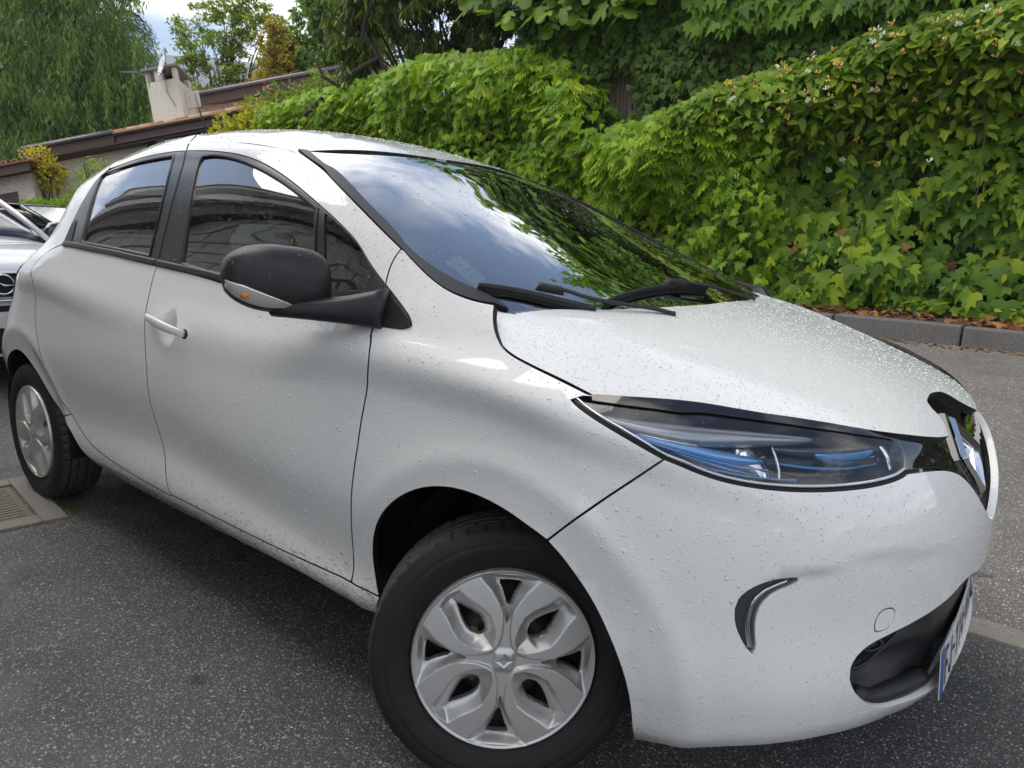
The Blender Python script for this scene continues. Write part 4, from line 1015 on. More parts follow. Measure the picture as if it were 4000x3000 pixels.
# parting line and lower cover
def ringband(name,zlo,zhi,t0,t1,out,mt,front=(-100,60)):
    V=[];F=[];nt_,na=28,10
    for i in range(nt_+1):
        t=t0+(t1-t0)*i/nt_
        e=(1-min(.9995,abs(t))**(4.6 if t<0 else 3.2))**(1/2.6);hgt=.0725*(1.0 if t<0 else 1-.20*t*t)*max(e,.03);dep=.066*max(e,.03)*(1-.12*t)
        c=Lx*(t*.118)+Ux*(.004+.010*t*(1 if t<0 else .6))+Dx*(-.008*abs(t)**2)
        u=i/nt_
        lo=zlo(u);hi=zhi(u)
        for j in range(na+1):
            a=R_(lo+(hi-lo)*j/na);ca,sa=math.cos(a),math.sin(a);r=(abs(ca)**2.7+abs(sa)**2.7)**(-1/2.7)
            V.append(c*1.06+(Dx*dep*ca+Ux*hgt*sa)*1.08*r*(1+out/.07))
    F=[(i*(na+1)+j,i*(na+1)+j+1,(i+1)*(na+1)+j+1,(i+1)*(na+1)+j) for i in range(nt_) for j in range(na)]
    o=mesh_obj(name,V,F,mt,mir,True);sm=o.modifiers.new('s','SOLIDIFY');sm.thickness=.002;sm.offset=-1;return o
M_sig=mat('indicator_lens',(.78,.74,.66),.12,metal=.55,coat=1)
g=G(M_sig);g.bump(g.n('ShaderNodeTexWave',{'Vector':g.coord('Object'),'Scale':120.0},bands_direction='X').outputs[0],.3,.001)
ts=ringband('turn_signal',lambda u:-46-6*u,lambda u:-44+30*min(1,u*1.25)**.8,-.25,.97,.0012,M_sig)
m_=MB();bc=Lx*.085+Dx*.040-Ux*.030;m_.tube([bc,bc+Dx*.012],[.009,.007],12);m_.build('signal_bulb',mat('bulb_orange',(.75,.22,.02),.3),mir,True)
gv=ringband('shell_joint',lambda u:-49-6*u,lambda u:-46-6*u,-.93,.97,.0010,M_gap)
# arm and foot
arm=[]
for i in range(13):
    u=i/12
    c=Vector((-.53,-.945,1.043)).lerp(Vector((-.315,-.805,1.052)),u)-Vector(mir.location);
    c+=Vector((0,0,-.004*math.sin(u*math.pi)))
    arm.append((c,Vector((.76,.36,0)).cross(Ux).normalized()*(.048-.010*u),Ux*(.022+.026*u**2.0)))
ar_=superloft('mirror_arm',arm,M_trim,mir,24,3.0)
# triangular foot plates on the door/wing
foot=[(-.3557,1.1036),(-.30,1.075),(-.262,1.056),(-.222,1.033),(-.214,1.024),(-.222,1.016),(-.28,1.0145),(-.333,1.0136),(-.45,1.0150),(-.56,1.017),(-.60,1.03),(-.52,1.058),(-.43,1.075),(-.405,1.09),(-.392,1.12)]
def footwarp(V2,V,NN):
    return V,NN
ft=skin('mirror_foot','A',outline([[p for p in foot[:7]],[foot[6],foot[7]],[foot[7],(-.33,1.04),foot[0]]]),off=.006,mat=M_trim,gap=.0008,depth=.008,parent=car,h=.015);mirrored(ft)
ft=skin('mirror_foot','A',outline([[foot[0],(-.33,1.04),foot[7]],[foot[7],foot[8],foot[9],foot[10]],[foot[10],foot[11],foot[12],foot[13],foot[14]],[foot[14],foot[0]]]),off=.008,mat=M_trim,gap=.0008,depth=.01,parent=car,h=.015);mirrored(ft)
m2=mir.copy();COL.objects.link(m2);m2.location=(mir.location.x,-mir.location.y,mir.location.z);m2.scale=(1,-1,1);m2.parent=car
for c in list(mir.children):
    d=c.copy();COL.objects.link(d);d.parent=m2
# division bar between front glass and quarter glass sits in the surround (same skin)
# ---------------- door handle
hnd=[]
for i in range(15):
    u=i/14;x=-1.415+u*.238;z=.922-u*.026
    p=Vector(SA(x,z)[0]);nn=Vector(SAn(np.array([x]),np.array([z]))[0])
    lift=.006+.030*math.sin(math.pi*min(1,max(0,u)))**.5
    ends=.35+.65*math.sin(math.pi*(.04+.92*u))**.35
    hnd.append((p+nn*lift,nn*.010*ends,Vector((.07,0,1))*.0155*ends))
ho=superloft('door_handle',hnd,M_paint,car,20,2.3);ho2=mirrored(ho)
m_=MB()
for u in (.03,.97):
    x=-1.415+u*.238;z=.922-u*.026;p=Vector(SA(x,z)[0]);nn=Vector(SAn(np.array([x]),np.array([z]))[0])
for (x,z,a,b2) in ((-1.183,.895,.020,.0150),):
    V=[];n=20
    for i in range(n):
        t=2*math.pi*i/n;q=SA(x+a*math.cos(t),z+b2*math.sin(t),.0008)[0];V.append(q)
    m_.add(V,[tuple(range(n))])
m_.build('handle_gasket',M_gap,car)
# ---------------- wipers, aerial
def wp(x,y,off): return Vector(SW(x,y,0)[0])+Vector((.33,0,.94))*off
def wiper(blade_,arm_,ki):
    w=empty('wiper',(0,0,0),parent=car)
    for k in ('label','category'):
        if k in w: del w[k]
    c=catmull(blade_,.02);P=[wp(x,y,.012) for x,y in c]
    m_=MB();n=len(P);
    for w_,dz,hh in ((.006,0,.004),(.0025,-.008,.007)):
        V=[];T=[(P[min(i+1,n-1)]-P[max(i-1,0)]).normalized() for i in range(n)]
        for i,p in enumerate(P):
            s=T[i].cross(Vector((.33,0,.94))).normalized();u=Vector((.33,0,.94));k=.6 if i in(0,n-1) else 1
            for a,b2 in ((-1,-1),(1,-1),(.5,1),(-.5,1)): V.append(p+s*a*w_*k+u*(dz+b2*hh))
        F=[(4*i+j,4*i+(j+1)%4,4*i+4+(j+1)%4,4*i+4+j) for i in range(n-1) for j in range(4)]+[(0,1,2,3),(4*n-1,4*n-2,4*n-3,4*n-4)]
        m_.add(V,F)
    bevel(m_.build('wiper_blade',M_trim,w),.001,1)
    A_=[wp(x,y,.024) for x,y in catmull(arm_,.02)];m_=MB()
    n=len(A_)
    V=[]
    for i,p in enumerate(A_):
        t=(A_[min(i+1,n-1)]-A_[max(i-1,0)]).normalized();s=t.cross(Vector((.33,0,.94))).normalized();u=Vector((.33,0,.94))
        k=.006+.003*(i/n)
        for a,b2 in ((-1,-.6),(1,-.6),(.8,.6),(-.8,.6)): V.append(p+s*a*k+u*b2*.006)
    m_.add(V,[(4*i+j,4*i+(j+1)%4,4*i+4+(j+1)%4,4*i+4+j) for i in range(n-1) for j in range(4)]+[(0,1,2,3),(4*n-1,4*n-2,4*n-3,4*n-4)])
    bevel(m_.build('wiper_arm',M_trim,w),.0015,1)
    t=(A_[2]-A_[0]).normalized();m_=MB();rt=Matrix((t,Vector((.33,0,.94)).cross(t).normalized(),Vector((.33,0,.94)))).transposed()
    m_.box(A_[0]+t*.03-Vector((.33,0,.94))*.004,(.036,.012,.009),rt,taper=.8);bevel(m_.build('blade_joint',M_trim,w),.004,2)
    return w
wiper([(-.142,-.684),(-.114,-.651),(-.079,-.617),(-.046,-.588),(.003,-.546),(.06,-.497)],[(-.060,-.572),(-.012,-.526),(.034,-.498),(.088,-.434),(.13,-.37),(.17,-.33)],0)
wiper([(.051,-.45),(.046,-.387),(.044,-.276),(.043,-.158),(.048,-.039),(.067,.066)],[(.034,-.118),(.060,-.034),(.081,.038),(.124,.107),(.16,.17)],1)
m_=MB();ab=SR(-2.52,0)[0];m_.tube([Vector(ab),Vector((-2.56,.0,1.65)),Vector((-2.63,.005,1.75)),Vector((-2.686,.01,1.845))],[.006,.0045,.0035,.0025],8);m_.tube([Vector(ab)+Vector((.02,0,-.01)),Vector(ab)+Vector((-.01,0,.015))],[.02,.008],12);m_.build('roof_aerial',M_trim,car,True)
# ---------------- interior
def seat(x,y):
    s=empty('seat',(x,y,.36),parent=car)
    for k in ('label','category'):
        if k in s: del s[k]
    superloft('seat_cushion',[((.26,0,.10),(0,.20,0),(0,0,.05)),((.20,0,.10),(0,.245,0),(0,0,.075)),((-.1,0,.08),(0,.24,0),(0,0,.07)),((-.24,0,.08),(0,.22,0),(0,0,.06))],M_seat,s,24,3.2)
    superloft('seat_back',[((-.22,0,.12),(.06,0,0),(0,.22,0)),((-.27,0,.30),(.07,0,0),(0,.235,0)),((-.34,0,.52),(.06,0,0),(0,.22,0)),((-.385,0,.66),(.045,0,0),(0,.15,0)),((-.395,0,.70),(.02,0,0),(0,.08,0))],M_seat,s,24,3.2)
    superloft('headrest',[((-.40,0,.68),(.03,0,0),(0,.07,0)),((-.405,0,.72),(.05,0,0),(0,.12,0)),((-.41,0,.82),(.05,0,0),(0,.125,0)),((-.41,0,.87),(.03,0,0),(0,.09,0))],M_seat,s,24,3)
for y in (-.36,.36): seat(-1.12,y)
superloft('rear_bench',[((-2.02,-.62,.52),(.22,0,0),(0,0,.10)),((-2.02,.62,.52),(.22,0,0),(0,0,.10))],M_seat,car,24,3.4)
superloft('bench_back',[((-2.30,-.60,.80),(.07,0,.03),(-.08,0,.30)),((-2.30,.60,.80),(.07,0,.03),(-.08,0,.30))],M_seat,car,24,3.4)
m_=MB()
V=[];n=14;L_=[]
dp=[(.08,.985),(-.05,1.02),(-.25,1.035),(-.40,1.02),(-.46,.97),(-.46,.84),(-.36,.72)]
for j in range(n+1):
    y=-.70+1.40*j/n
    for x,z in dp: V.append((x-.02*abs(y),y,z-.035*y*y+ (.018*math.exp(-((y-.36)/.16)**2) if -.45<x<-.1 else 0)))
k=len(dp);m_.add(V,[(j*k+i,j*k+i+1,(j+1)*k+i+1,(j+1)*k+i) for j in range(n) for i in range(k-1)])
dash=m_.build('dashboard',mat('dash_grey',(.10,.11,.11),.7),car,True)
m_=MB()
for i in range(9): m_.box((-.06-.002*i,.30+.03*i,1.038),(.035,.006,.003))
m_.build('air_vent',M_gap,dash)
sw=MB();n=40;c0=Vector((-.60,.36,.90));ax=Vector((-.85,0,.5)).normalized();a_=ax.cross(Vector((0,1,0))).normalized();b_=Vector((0,1,0))
V=[];F=[]
pts=[c0+(a_*math.cos(2*math.pi*i/n)+b_*math.sin(2*math.pi*i/n))*.18 for i in range(n+1)];sw.tube(pts,.014,8);sw.tube([c0-b_*.17,c0+b_*.17],.015,8);sw.tube([c0,c0-a_*.17],.015,8)
sw.build('steering_wheel',mat('wheel_grey',(.30,.33,.32),.6),car,True)
M_paper=mat('sticker_paper',(.62,.78,.76),.8)
g=G(M_paper);vv=g.coord('Object',(1,1,1));w_=g.n('ShaderNodeTexNoise',{'Vector':g.coord('Object',(140,30,0)),'Scale':2.0,'Detail':4.0}).outputs[0]
g.col(g.mix(g.ramp(w_,[(.56,(0,0,0)),(.60,(1,1,1))]),(.66,.80,.78),(.35,.50,.55)))
for pts in ([(-.2798,-.6500),(-.2867,-.5919),(-.2336,-.6028),(-.2305,-.6556)],[(-.225,-.6600),(-.2316,-.6076),(-.1728,-.6148),(-.1613,-.6700)]):
    V=[SW(x,y,-.006)[0] for x,y in pts]+[SW(x,y,-.0068)[0] for x,y in pts];mesh_obj('windscreen_sticker',V,[(0,1,2,3),(7,6,5,4),(0,4,5,1),(1,5,6,2),(2,6,7,3),(3,7,4,0)],M_paper,car,False)
m_=MB();m_.tube([(-.50,-.64,1.02),(-.52,-.50,1.06),(-.52,-.2,1.05)],.01);  # grab rail on the dash top
# ---------------- rain beads
def drops(name,placer,N_,rmin,rmax,flat=.55,exclude=None,label=None,mt=None):
    P,NN,dn=placer(N_);k=len(P)
    r=rmin+(rmax-rmin)*rng.random(k)**3.2
    r=np.where(rng.random(k)<.012,r+rmax*.9,r)
    ns=6
    up=np.where(np.abs(NN[:,2:3])<.9,np.array([[0,0,1.]]),np.array([[1.,0,0]]))
    A_=np.cross(up,NN);A_/=np.linalg.norm(A_,axis=1)[:,None];B_=np.cross(NN,A_)
    ang=rng.random(k)*2*np.pi;el=1+.35*rng.random(k)
    V=[];
    rings=[(1.0,0.0),(.93,.38),(.62,.80)]
    for rr,hh in rings:
        for j in range(ns):
            t=2*np.pi*j/ns;ca=np.cos(t+ang);sa=np.sin(t+ang)
            wob=1+.18*rng.random(k)
            V.append(P+(A_*(ca*r*rr*wob)[:,None]+B_*(sa*r*rr*el*wob)[:,None])+NN*(r*hh*flat)[:,None])
    V.append(P+NN*(r*flat)[:,None])
    V=np.stack(V,1);m=V.shape[1];V=V.reshape(-1,3)
    f=[]
    for q in range(2):
        for j in range(ns):
            a,b2=q*ns+j,q*ns+(j+1)%ns;f.append((a,b2,b2+ns,a+ns))
    for j in range(ns): f.append((2*ns+j,2*ns+(j+1)%ns,3*ns,3*ns))
    f4=np.array(f[:2*ns]);f3=np.array([x[:3] for x in f[2*ns:]])
    base=(np.arange(k)*m)[:,None,None]
    F=[tuple(x) for x in (f4[None]+base).reshape(-1,4).tolist()]+[tuple(x) for x in (f3[None]+base).reshape(-1,3).tolist()]
    o=mesh_obj(name,V,F,mt or M_water,None,True)
    tag(o,label,'raindrops',None,'stuff');return o
def place_side(N_):
    s=rng.uniform(-2.9,S1-.03,N_*2);z=rng.uniform(.30,1.5,N_*2)
    Q=np.stack([s,z],1);ok=np.zeros(len(Q),bool);bad=np.zeros(len(Q),bool)
    for k in ('front_bumper','fender','front_door','front_door_frame','rear_door','rear_door_frame','quarter_rear'): ok|=inside(Q,sub(P_(k),.004))
    for k in ('running_light',): ok&=~inside(Q,P_(k))
    dens=np.clip(.35+.65*(z-.3)/.45,0,1);dens=np.where(s<-.9,dens*.4,dens);dens=np.where((s<-1.3)&(z<.8),dens*.2,dens)
    cl=.55+.45*np.sin(s*9+2*np.sin(z*7))*np.sin(z*11+s*3)
    ok&=rng.random(len(Q))<dens*np.clip(cl+.35,0,1);Q=Q[ok][:N_]
    return SA(Q[:,0],Q[:,1]),SAn(Q[:,0],Q[:,1]),None
def place_bonnet(N_):
    x=rng.uniform(-.1,.78,N_*2);y=rng.uniform(-.82,.75,N_*2);Q=np.stack([x,y],1);P=both(P_('bonnet'));ok=inside(Q,sub(P,.003));Q=Q[ok][:N_]
    return SH(Q[:,0],Q[:,1]),fn(SH,Q[:,0],Q[:,1]),None
def place_roof(N_):
    x=rng.uniform(-2.6,-.98,N_*2);y=rng.uniform(-.52,.52,N_*2);Q=np.stack([x,y],1);ok=inside(Q,both(rp));Q=Q[ok][:N_]
    return SR(Q[:,0],Q[:,1]),fn(SR,Q[:,0],Q[:,1]),None
def place_glass(N_):
    x=rng.uniform(-1.0,.05,N_*2);y=rng.uniform(-.72,.72,N_*2);Q=np.stack([x,y],1);ok=inside(Q,both(gl))
    # the wipers have cleared two fans
    d=np.hypot((x-.22)*1.0,y+.15);ok&=(rng.random(len(Q))<np.where((d>.62)|(y<-.66+.25*(x+.1)),1,.22));Q=Q[ok][:N_]
    return SW(Q[:,0],Q[:,1],-.003),fn(SW,Q[:,0],Q[:,1]),None
def place_black(N_):
    s=rng.uniform(-2.35,-.21,N_*2);z=rng.uniform(1.0,1.5,N_*2);Q=np.stack([s,z],1);ok=inside(Q,sub(P_('dlo'),.004))
    for k in ('rear_glass','front_glass','quarter_glass'): ok&=~inside(Q,P_(k))
    Q=Q[ok][:N_];return SA(Q[:,0],Q[:,1],.0),SAn(Q[:,0],Q[:,1]),None
def place_win(N_):
    s=rng.uniform(-2.35,-.21,N_*2);z=rng.uniform(1.0,1.5,N_*2);Q=np.stack([s,z],1);ok=np.zeros(len(Q),bool)
    for k in ('rear_glass','front_glass','quarter_glass'): ok|=inside(Q,sub(P_(k),.004))
    Q=Q[ok][:N_];return SA(Q[:,0],Q[:,1],-.006),SAn(Q[:,0],Q[:,1]),None
def place_lamp(N_):
    s=rng.uniform(.25,1.0,N_*2);z=rng.uniform(.8,.95,N_*2);Q=np.stack([s,z],1);ok=inside(Q,sub(hp,.004));Q=Q[ok][:N_]
    return SA(Q[:,0],Q[:,1],-.001),SAn(Q[:,0],Q[:,1]),None
def place_panel(N_):
    s=rng.uniform(.9,S1,N_*2);z=rng.uniform(.65,.88,N_*2);Q=np.stack([s,z],1);ok=inside(Q,sub(P_('front_panel'),.004))&~inside(Q,hp);Q=Q[ok][:N_]
    return SA(Q[:,0],Q[:,1],-.018),SAn(Q[:,0],Q[:,1]),None
drops('raindrops',place_side,30000,.0007,.0020,label='clear raindrops beaded over the white side panels and front bumper')
drops('raindrops',place_bonnet,15000,.0007,.0020,label='dense clear raindrops beaded over the white bonnet')
drops('raindrops',place_roof,4200,.0012,.0032,label='clear raindrops lying on the white roof of the near car')
drops('raindrops',place_glass,2600,.0009,.0022,label='clear raindrops scattered over the windscreen',mt=M_water2)
drops('raindrops',place_win,5200,.0008,.0018,label='clear raindrops on the side windows',mt=M_water2)
drops('raindrops',place_black,1100,.0009,.0026,label='clear raindrops on the black window surrounds and pillar',mt=M_water2)
drops('raindrops',place_lamp,90,.0010,.0034,label='clear raindrops on the blue-tinted headlamp lens',mt=M_water2)
def place_mirror(N_):
    me=hs_.data;ps=[];ns=[];o=np.array(mir.location)
    pl=[p for p in me.polygons if len(p.vertices)==4 and p.normal.z*(1 if p.normal.dot(p.center)>0 else -1)>-.25]
    for q in range(N_):
        p=pl[int(rng.integers(0,len(pl)))];a=rng.random(4);a/=a.sum();c=sum((me.vertices[i].co*w_ for i,w_ in zip(p.vertices,a)),Vector());n=p.normal if p.normal.dot(p.center)>0 else -p.normal
        ps.append(np.array(c)+o);ns.append(np.array(n))
    return np.array(ps),np.array(ns),None
drops('raindrops',place_mirror,150,.0008,.0026,label='clear raindrops on the black door mirror shell',mt=M_water2)
drops('raindrops',place_panel,260,.0010,.0028,label='clear raindrops on the gloss black panel beside the badge',mt=M_water2)
# ---------------- ground
KY=[(-.57,4.94),(-.015,4.98),(.42,5.08)]       # kerb face line
def kerb_y(x): return 4.97+.02*np.clip(x+.3,-2,3)+.10*sst(-.2,3,x)*1.2 -.015*np.clip(-x-2,0,60)
def gz(x,y):
    ky=kerb_y(x);t=np.clip(y-.95,0,None)
    z=.1205*(np.minimum(y,ky)-.95);z=np.where(y<.95,0,z)
    s=sst(.75,1.25,y);z=np.where((y>.75)&(y<1.25),.1205*.25*((y-.75)/.5)**2*2*.5*1.0,z)
    z=np.where(y>ky,.1205*(ky-.95)+.0*y,z)
    return z
def grid(xs,ys,zf):
    X,Y=np.meshgrid(xs,ys,indexing='ij');Z=zf(X,Y);V=np.stack([X,Y,Z],-1).reshape(-1,3);n=len(ys)
    I=np.arange((len(xs)-1)*len(ys)).reshape(len(xs)-1,n)[:,:-1].ravel()
    return V,np.stack([I,I+n,I+n+1,I+1],1)
def uneven(a,b,dense0,dense1,st,big):
    l=[dense0]
    while l[-1]<dense1: l.append(l[-1]+st)
    s=st
    while l[-1]<b: s*=1.35;l.append(min(b,l[-1]+s))
    r=[dense0];s=st
    while r[-1]>a: s*=1.35;r.append(max(a,r[-1]-s))
    return np.array(r[::-1][:-1]+l)
M_asph=mat('asphalt',(.05,.05,.05),.6)
def asphalt(m,dark,stone,tint,sc=95,cover=.42,rough=(.45,.75),bst=.7):
    g=G(m);v=g.coord('Object')
    wob=g.noise(v,22,3);vv=g.n('ShaderNodeVectorMath',{0:v,1:g.n('ShaderNodeVectorMath',{0:g.n('ShaderNodeTexNoise',{'Vector':v,'Scale':60.0}).outputs['Color'],3:.010},operation='SCALE').outputs[0]},operation='ADD').outputs[0]
    n=g.n('ShaderNodeTexVoronoi',{'Vector':vv,'Scale':float(sc)});d=n.outputs['Distance'];c=n.outputs['Color']
    n2=g.n('ShaderNodeTexVoronoi',{'Vector':vv,'Scale':float(sc*2.3)});d2=n2.outputs['Distance'];c2=n2.outputs['Color']
    s1=g.n('ShaderNodeSeparateColor',{0:c});s2=g.n('ShaderNodeSeparateColor',{0:c2})
    body=g.ramp(d,[(.28,(1,1,1)),(.46,(0,0,0))]);pick=g.ramp(s1.outputs[0],[(1-cover-.06,(0,0,0)),(1-cover+.06,(1,1,1))])
    body2=g.ramp(d2,[(.30,(1,1,1)),(.48,(0,0,0))]);pick2=g.ramp(s2.outputs[0],[(1-cover-.05,(0,0,0)),(1-cover+.05,(1,1,1))])
    st=g.ramp(s1.outputs[1],[(0,tuple(x*.45 for x in stone)),(.45,stone),(.75,tuple(min(1,x*1.7) for x in stone)),(.9,tint),(1,tuple(min(1,x*2.6) for x in stone))])
    st2=g.ramp(s2.outputs[1],[(0,tuple(x*.5 for x in stone)),(.6,stone),(1,tuple(min(1,x*2.2) for x in stone))])
    base=g.mix(g.noise(v,3.2,6,.65),tuple(x*.72 for x in dark),tuple(x*1.35 for x in dark))
    patch=g.ramp(g.noise(v,.9,5,.6),[(.35,(.78,.78,.80)),(.65,(1.12,1.10,1.06))])
    c0=g.mix(g.math('MULTIPLY',body2,pick2),base,st2);c0=g.mix(g.math('MULTIPLY',body,pick),c0,st);c0=g.mix(1.0,c0,patch,'MULTIPLY')
    oil=g.ramp(g.vor(g.coord('Object',(1,1.3,1),(.3,.1,0)),1.9),[(.035,(.35,.35,.35)),(.085,(1,1,1))])
    g.col(g.mix(1.0,c0,oil,'MULTIPLY'));g.rough(g.ramp(g.noise(v,5,4),[(.35,(rough[0],)*3),(.65,(rough[1],)*3)]))
    h=g.math('ADD',g.math('MULTIPLY',g.math('MULTIPLY',body,pick),1.0),g.math('MULTIPLY',body2,.35));g.bump(h,bst,.004)
asphalt(M_asph,(.070,.069,.070),(.25,.24,.23),(.38,.30,.22),sc=105,cover=.5)
M_road=mat('road_asphalt',(.09,.085,.08),.7);asphalt(M_road,(.135,.128,.120),(.33,.31,.285),(.44,.37,.28),cover=.6,bst=.8)
M_conc=mat('concrete',(.3,.29,.27),.8)
def stone_mat(m,a,b,sc=6,bs=.4,fine=90):
    g=G(m);v=g.coord('Object');n=g.noise(v,sc,7,.65);f=g.noise(v,fine,4,.7)
    g.col(g.mix(g.ramp(f,[(.4,(0,0,0)),(.7,(.6,.6,.6))]),g.mix(n,a,b),tuple(min(1,x*1.5) for x in b)));g.bump(g.math('ADD',g.math('MULTIPLY',n,.6),g.math('MULTIPLY',f,.5)),bs,.01);return m
stone_mat(M_conc,(.13,.12,.105),(.26,.24,.21),5,.5)
xs=uneven(-60,40,-8,6,.25,1);ys=uneven(-25,60,-6,7,.125,1)
ys=ys[ys<=60]
V,F=grid(xs,ys,lambda X,Y: np.where(Y<=6.0,gz(X,Y),gz(X,np.full_like(Y,6.0)))-.0)
gr=mesh_obj('ground',V,F,M_asph,None,True);tag(gr,kind='structure')
# the road beyond the drain channel, a sheet 4 mm above
def band_y(x): return .90+.0*x
def sheet(name,x0,x1,ya,yb,dz,m,nx=120,ny=40):
    X=np.linspace(x0,x1,nx);V=[];
    for x in X:
        a=ya(x);b_=yb(x)
        for j in range(ny+1):
            y=a+(b_-a)*j/ny;V.append((x,y,float(gz(np.array([x]),np.array([y]))[0])+dz))
    n=ny+1;F=[(i*n+j,(i+1)*n+j,(i+1)*n+j+1,i*n+j+1) for i in range(nx-1) for j in range(ny)]
    o=mesh_obj(name,V,F,m,None,True);tag(o,kind='structure');return o
sheet('road',-22,16,lambda x:.905+.04*(x-.8),lambda x:float(kerb_y(x))+.01,.004,M_road,120,60)
# channel of concrete slabs between car park and road
ch=empty('drain_channel',(0,0,0),'flat concrete channel crossing the asphalt in front of the white car','drain')
xx=-6.0
while xx<8:
    L_=.98;m_=MB();a=.78+.04*(xx-.8);b2=.78+.04*(xx+L_-.8)
    if not(-3.4<xx<-0.5):
        m_.add([(xx,a,.0),(xx+L_,b2,.0),(xx+L_,b2+.12,.0),(xx,a+.12,.0),(xx,a,.010),(xx+L_,b2,.010),(xx+L_,b2+.12,.016),(xx,a+.12,.016)],[(4,5,6,7),(0,1,5,4),(1,2,6,5),(2,3,7,6),(3,0,4,7)])
        bevel(m_.build('channel_slab',M_conc,ch),.003,1)
    xx+=1.0
# kerb stones
M_kerb=stone_mat(mat('kerb_stone',(.1,.1,.1),.75),(.065,.063,.060),(.14,.135,.13),4,.55,70)
kb=empty('kerb',(0,0,0));kb['kind']='structure'
xx=-14.0
while xx<6:
    m_=MB();x0,x1=xx+.006,xx+1.0-.006;y0,y1=float(kerb_y(x0)),float(kerb_y(x1));z=float(gz(np.array([x0]),np.array([y0]))[0]);j=random.uniform(-.006,.006)
    h=.17+j
    m_.add([(x0,y0,z-.05),(x1,y1,z-.05),(x1,y1+.16,z-.05),(x0,y0+.16,z-.05),(x0,y0+.015,z+h),(x1,y1+.015,z+h),(x1,y1+.16,z+h),(x0,y0+.16,z+h)],[(4,5,6,7),(0,1,5,4),(1,2,6,5),(2,3,7,6),(3,0,4,7)])
    bevel(m_.build('kerb_stone',M_kerb,kb),.02,3);xx+=1.0
# verge behind the kerb
M_verge=mat('verge_gravel',(.1,.09,.08),.9);asphalt(M_verge,(.050,.042,.034),(.15,.14,.125),(.20,.11,.05),sc=60,cover=.6)
VZ=lambda x:float(gz(np.array([x]),np.array([4.9]))[0])
vp=[];xs_=np.linspace(-16,6,90);n=14
for x in xs_:
    k0=float(kerb_y(x));z0=float(gz(np.array([x]),np.array([k0]))[0])
    for j in range(n+1):
        u=j/n;vp.append((x,k0+.15+u*1.3,z0+.154+.05*u+.02*math.sin(x*3+u*5)*u+ (.012*rng.random() if 0<j else 0)))
vg=mesh_obj('verge',vp,[(i*(n+1)+j,(i+1)*(n+1)+j,(i+1)*(n+1)+j+1,i*(n+1)+j+1) for i in range(len(xs_)-1) for j in range(n)],M_verge);tag(vg,kind='structure')
def vz(x,y):
    k0=kerb_y(x);return gz(x,k0)+.156+.05*np.clip((y-k0-.15)/1.3,0,1)
# ---------------- leaves: instanced shapes joined in numpy
IVY=[(0,-.06,0),(.16,-.16,.0),(.40,-.10,-.03),(.52,.10,-.05),(.30,.20,0),(.36,.46,-.04),(.16,.42,0),(0,.88,-.10),(-.16,.42,0),(-.36,.46,-.04),(-.30,.20,0),(-.52,.10,-.05),(-.40,-.10,-.03),(-.16,-.16,0),(0,.14,.05)]
IVYF=[(14,i,i+1) for i in range(13)]+[(14,13,0)]
OVAL=[(0,-.02,0),(.20,.18,.03),(.24,.45,.03),(.14,.75,.0),(0,1,-.08),(-.14,.75,0),(-.24,.45,.03),(-.20,.18,.03),(0,.45,-.02)]
OVALF=[(8,i,i+1) for i in range(7)]+[(8,7,0)]
LANCE=[(0,0,0),(.11,.25,.02),(.12,.55,.01),(0,1,-.12),(-.12,.55,.01),(-.11,.25,.02)]
LANCEF=[(0,1,2),(0,2,3),(0,3,4),(0,4,5)]
NEED=[(0,0,0),(.09,.5,.0),(0,1,-.1),(-.09,.5,0)];NEEDF=[(0,1,2),(0,2,3)]
def pinnate(n=5):
    V=[];F=[]
    for k in range(n):
        for sg in (-1,1):
            y=.12+.78*k/n;b0=len(V);a=R_(52-4*k)*sg
            for x,yy,z in LANCE:
                X=x*.36*1.2;Y=yy*.36
                V.append((X*math.cos(a)+Y*math.sin(a),y-X*math.sin(a)+Y*math.cos(a),z*.3-.10*y*y-abs(X*math.cos(a)+Y*math.sin(a))*.25))
            F+=[tuple(i+b0 for i in f) for f in LANCEF]
    b0=len(V);V+=[(x*.36,.85+y*.36,z*.3-.1) for x,y,z in LANCE];F+=[tuple(i+b0 for i in f) for f in LANCEF]
    return V,F
PIN=pinnate()
FIG=[(0,-.05,0),(.22,-.12,0),(.30,.10,.0),(.55,.18,-.05),(.60,.42,-.08),(.28,.36,0),(.34,.62,-.04),(.22,.92,-.1),(0,1.0,-.08),(-.22,.92,-.1),(-.34,.62,-.04),(-.28,.36,0),(-.60,.42,-.08),(-.55,.18,-.05),(-.30,.10,0),(-.22,-.12,0),(0,.3,.05)]
FIGF=[(16,i,i+1) for i in range(15)]+[(16,15,0)]
SH_={'ivy':(IVY,IVYF),'oval':(OVAL,OVALF),'lance':(LANCE,LANCEF),'needle':(NEED,NEEDF),'pinnate':PIN,'fig':(FIG,FIGF)}
def frames(T,Nn):
    T=T/np.linalg.norm(T,axis=1)[:,None];Nn=Nn-T*(Nn*T).sum(1)[:,None];Nn/=np.linalg.norm(Nn,axis=1)[:,None]+1e-9
    return np.cross(T,Nn),T,Nn
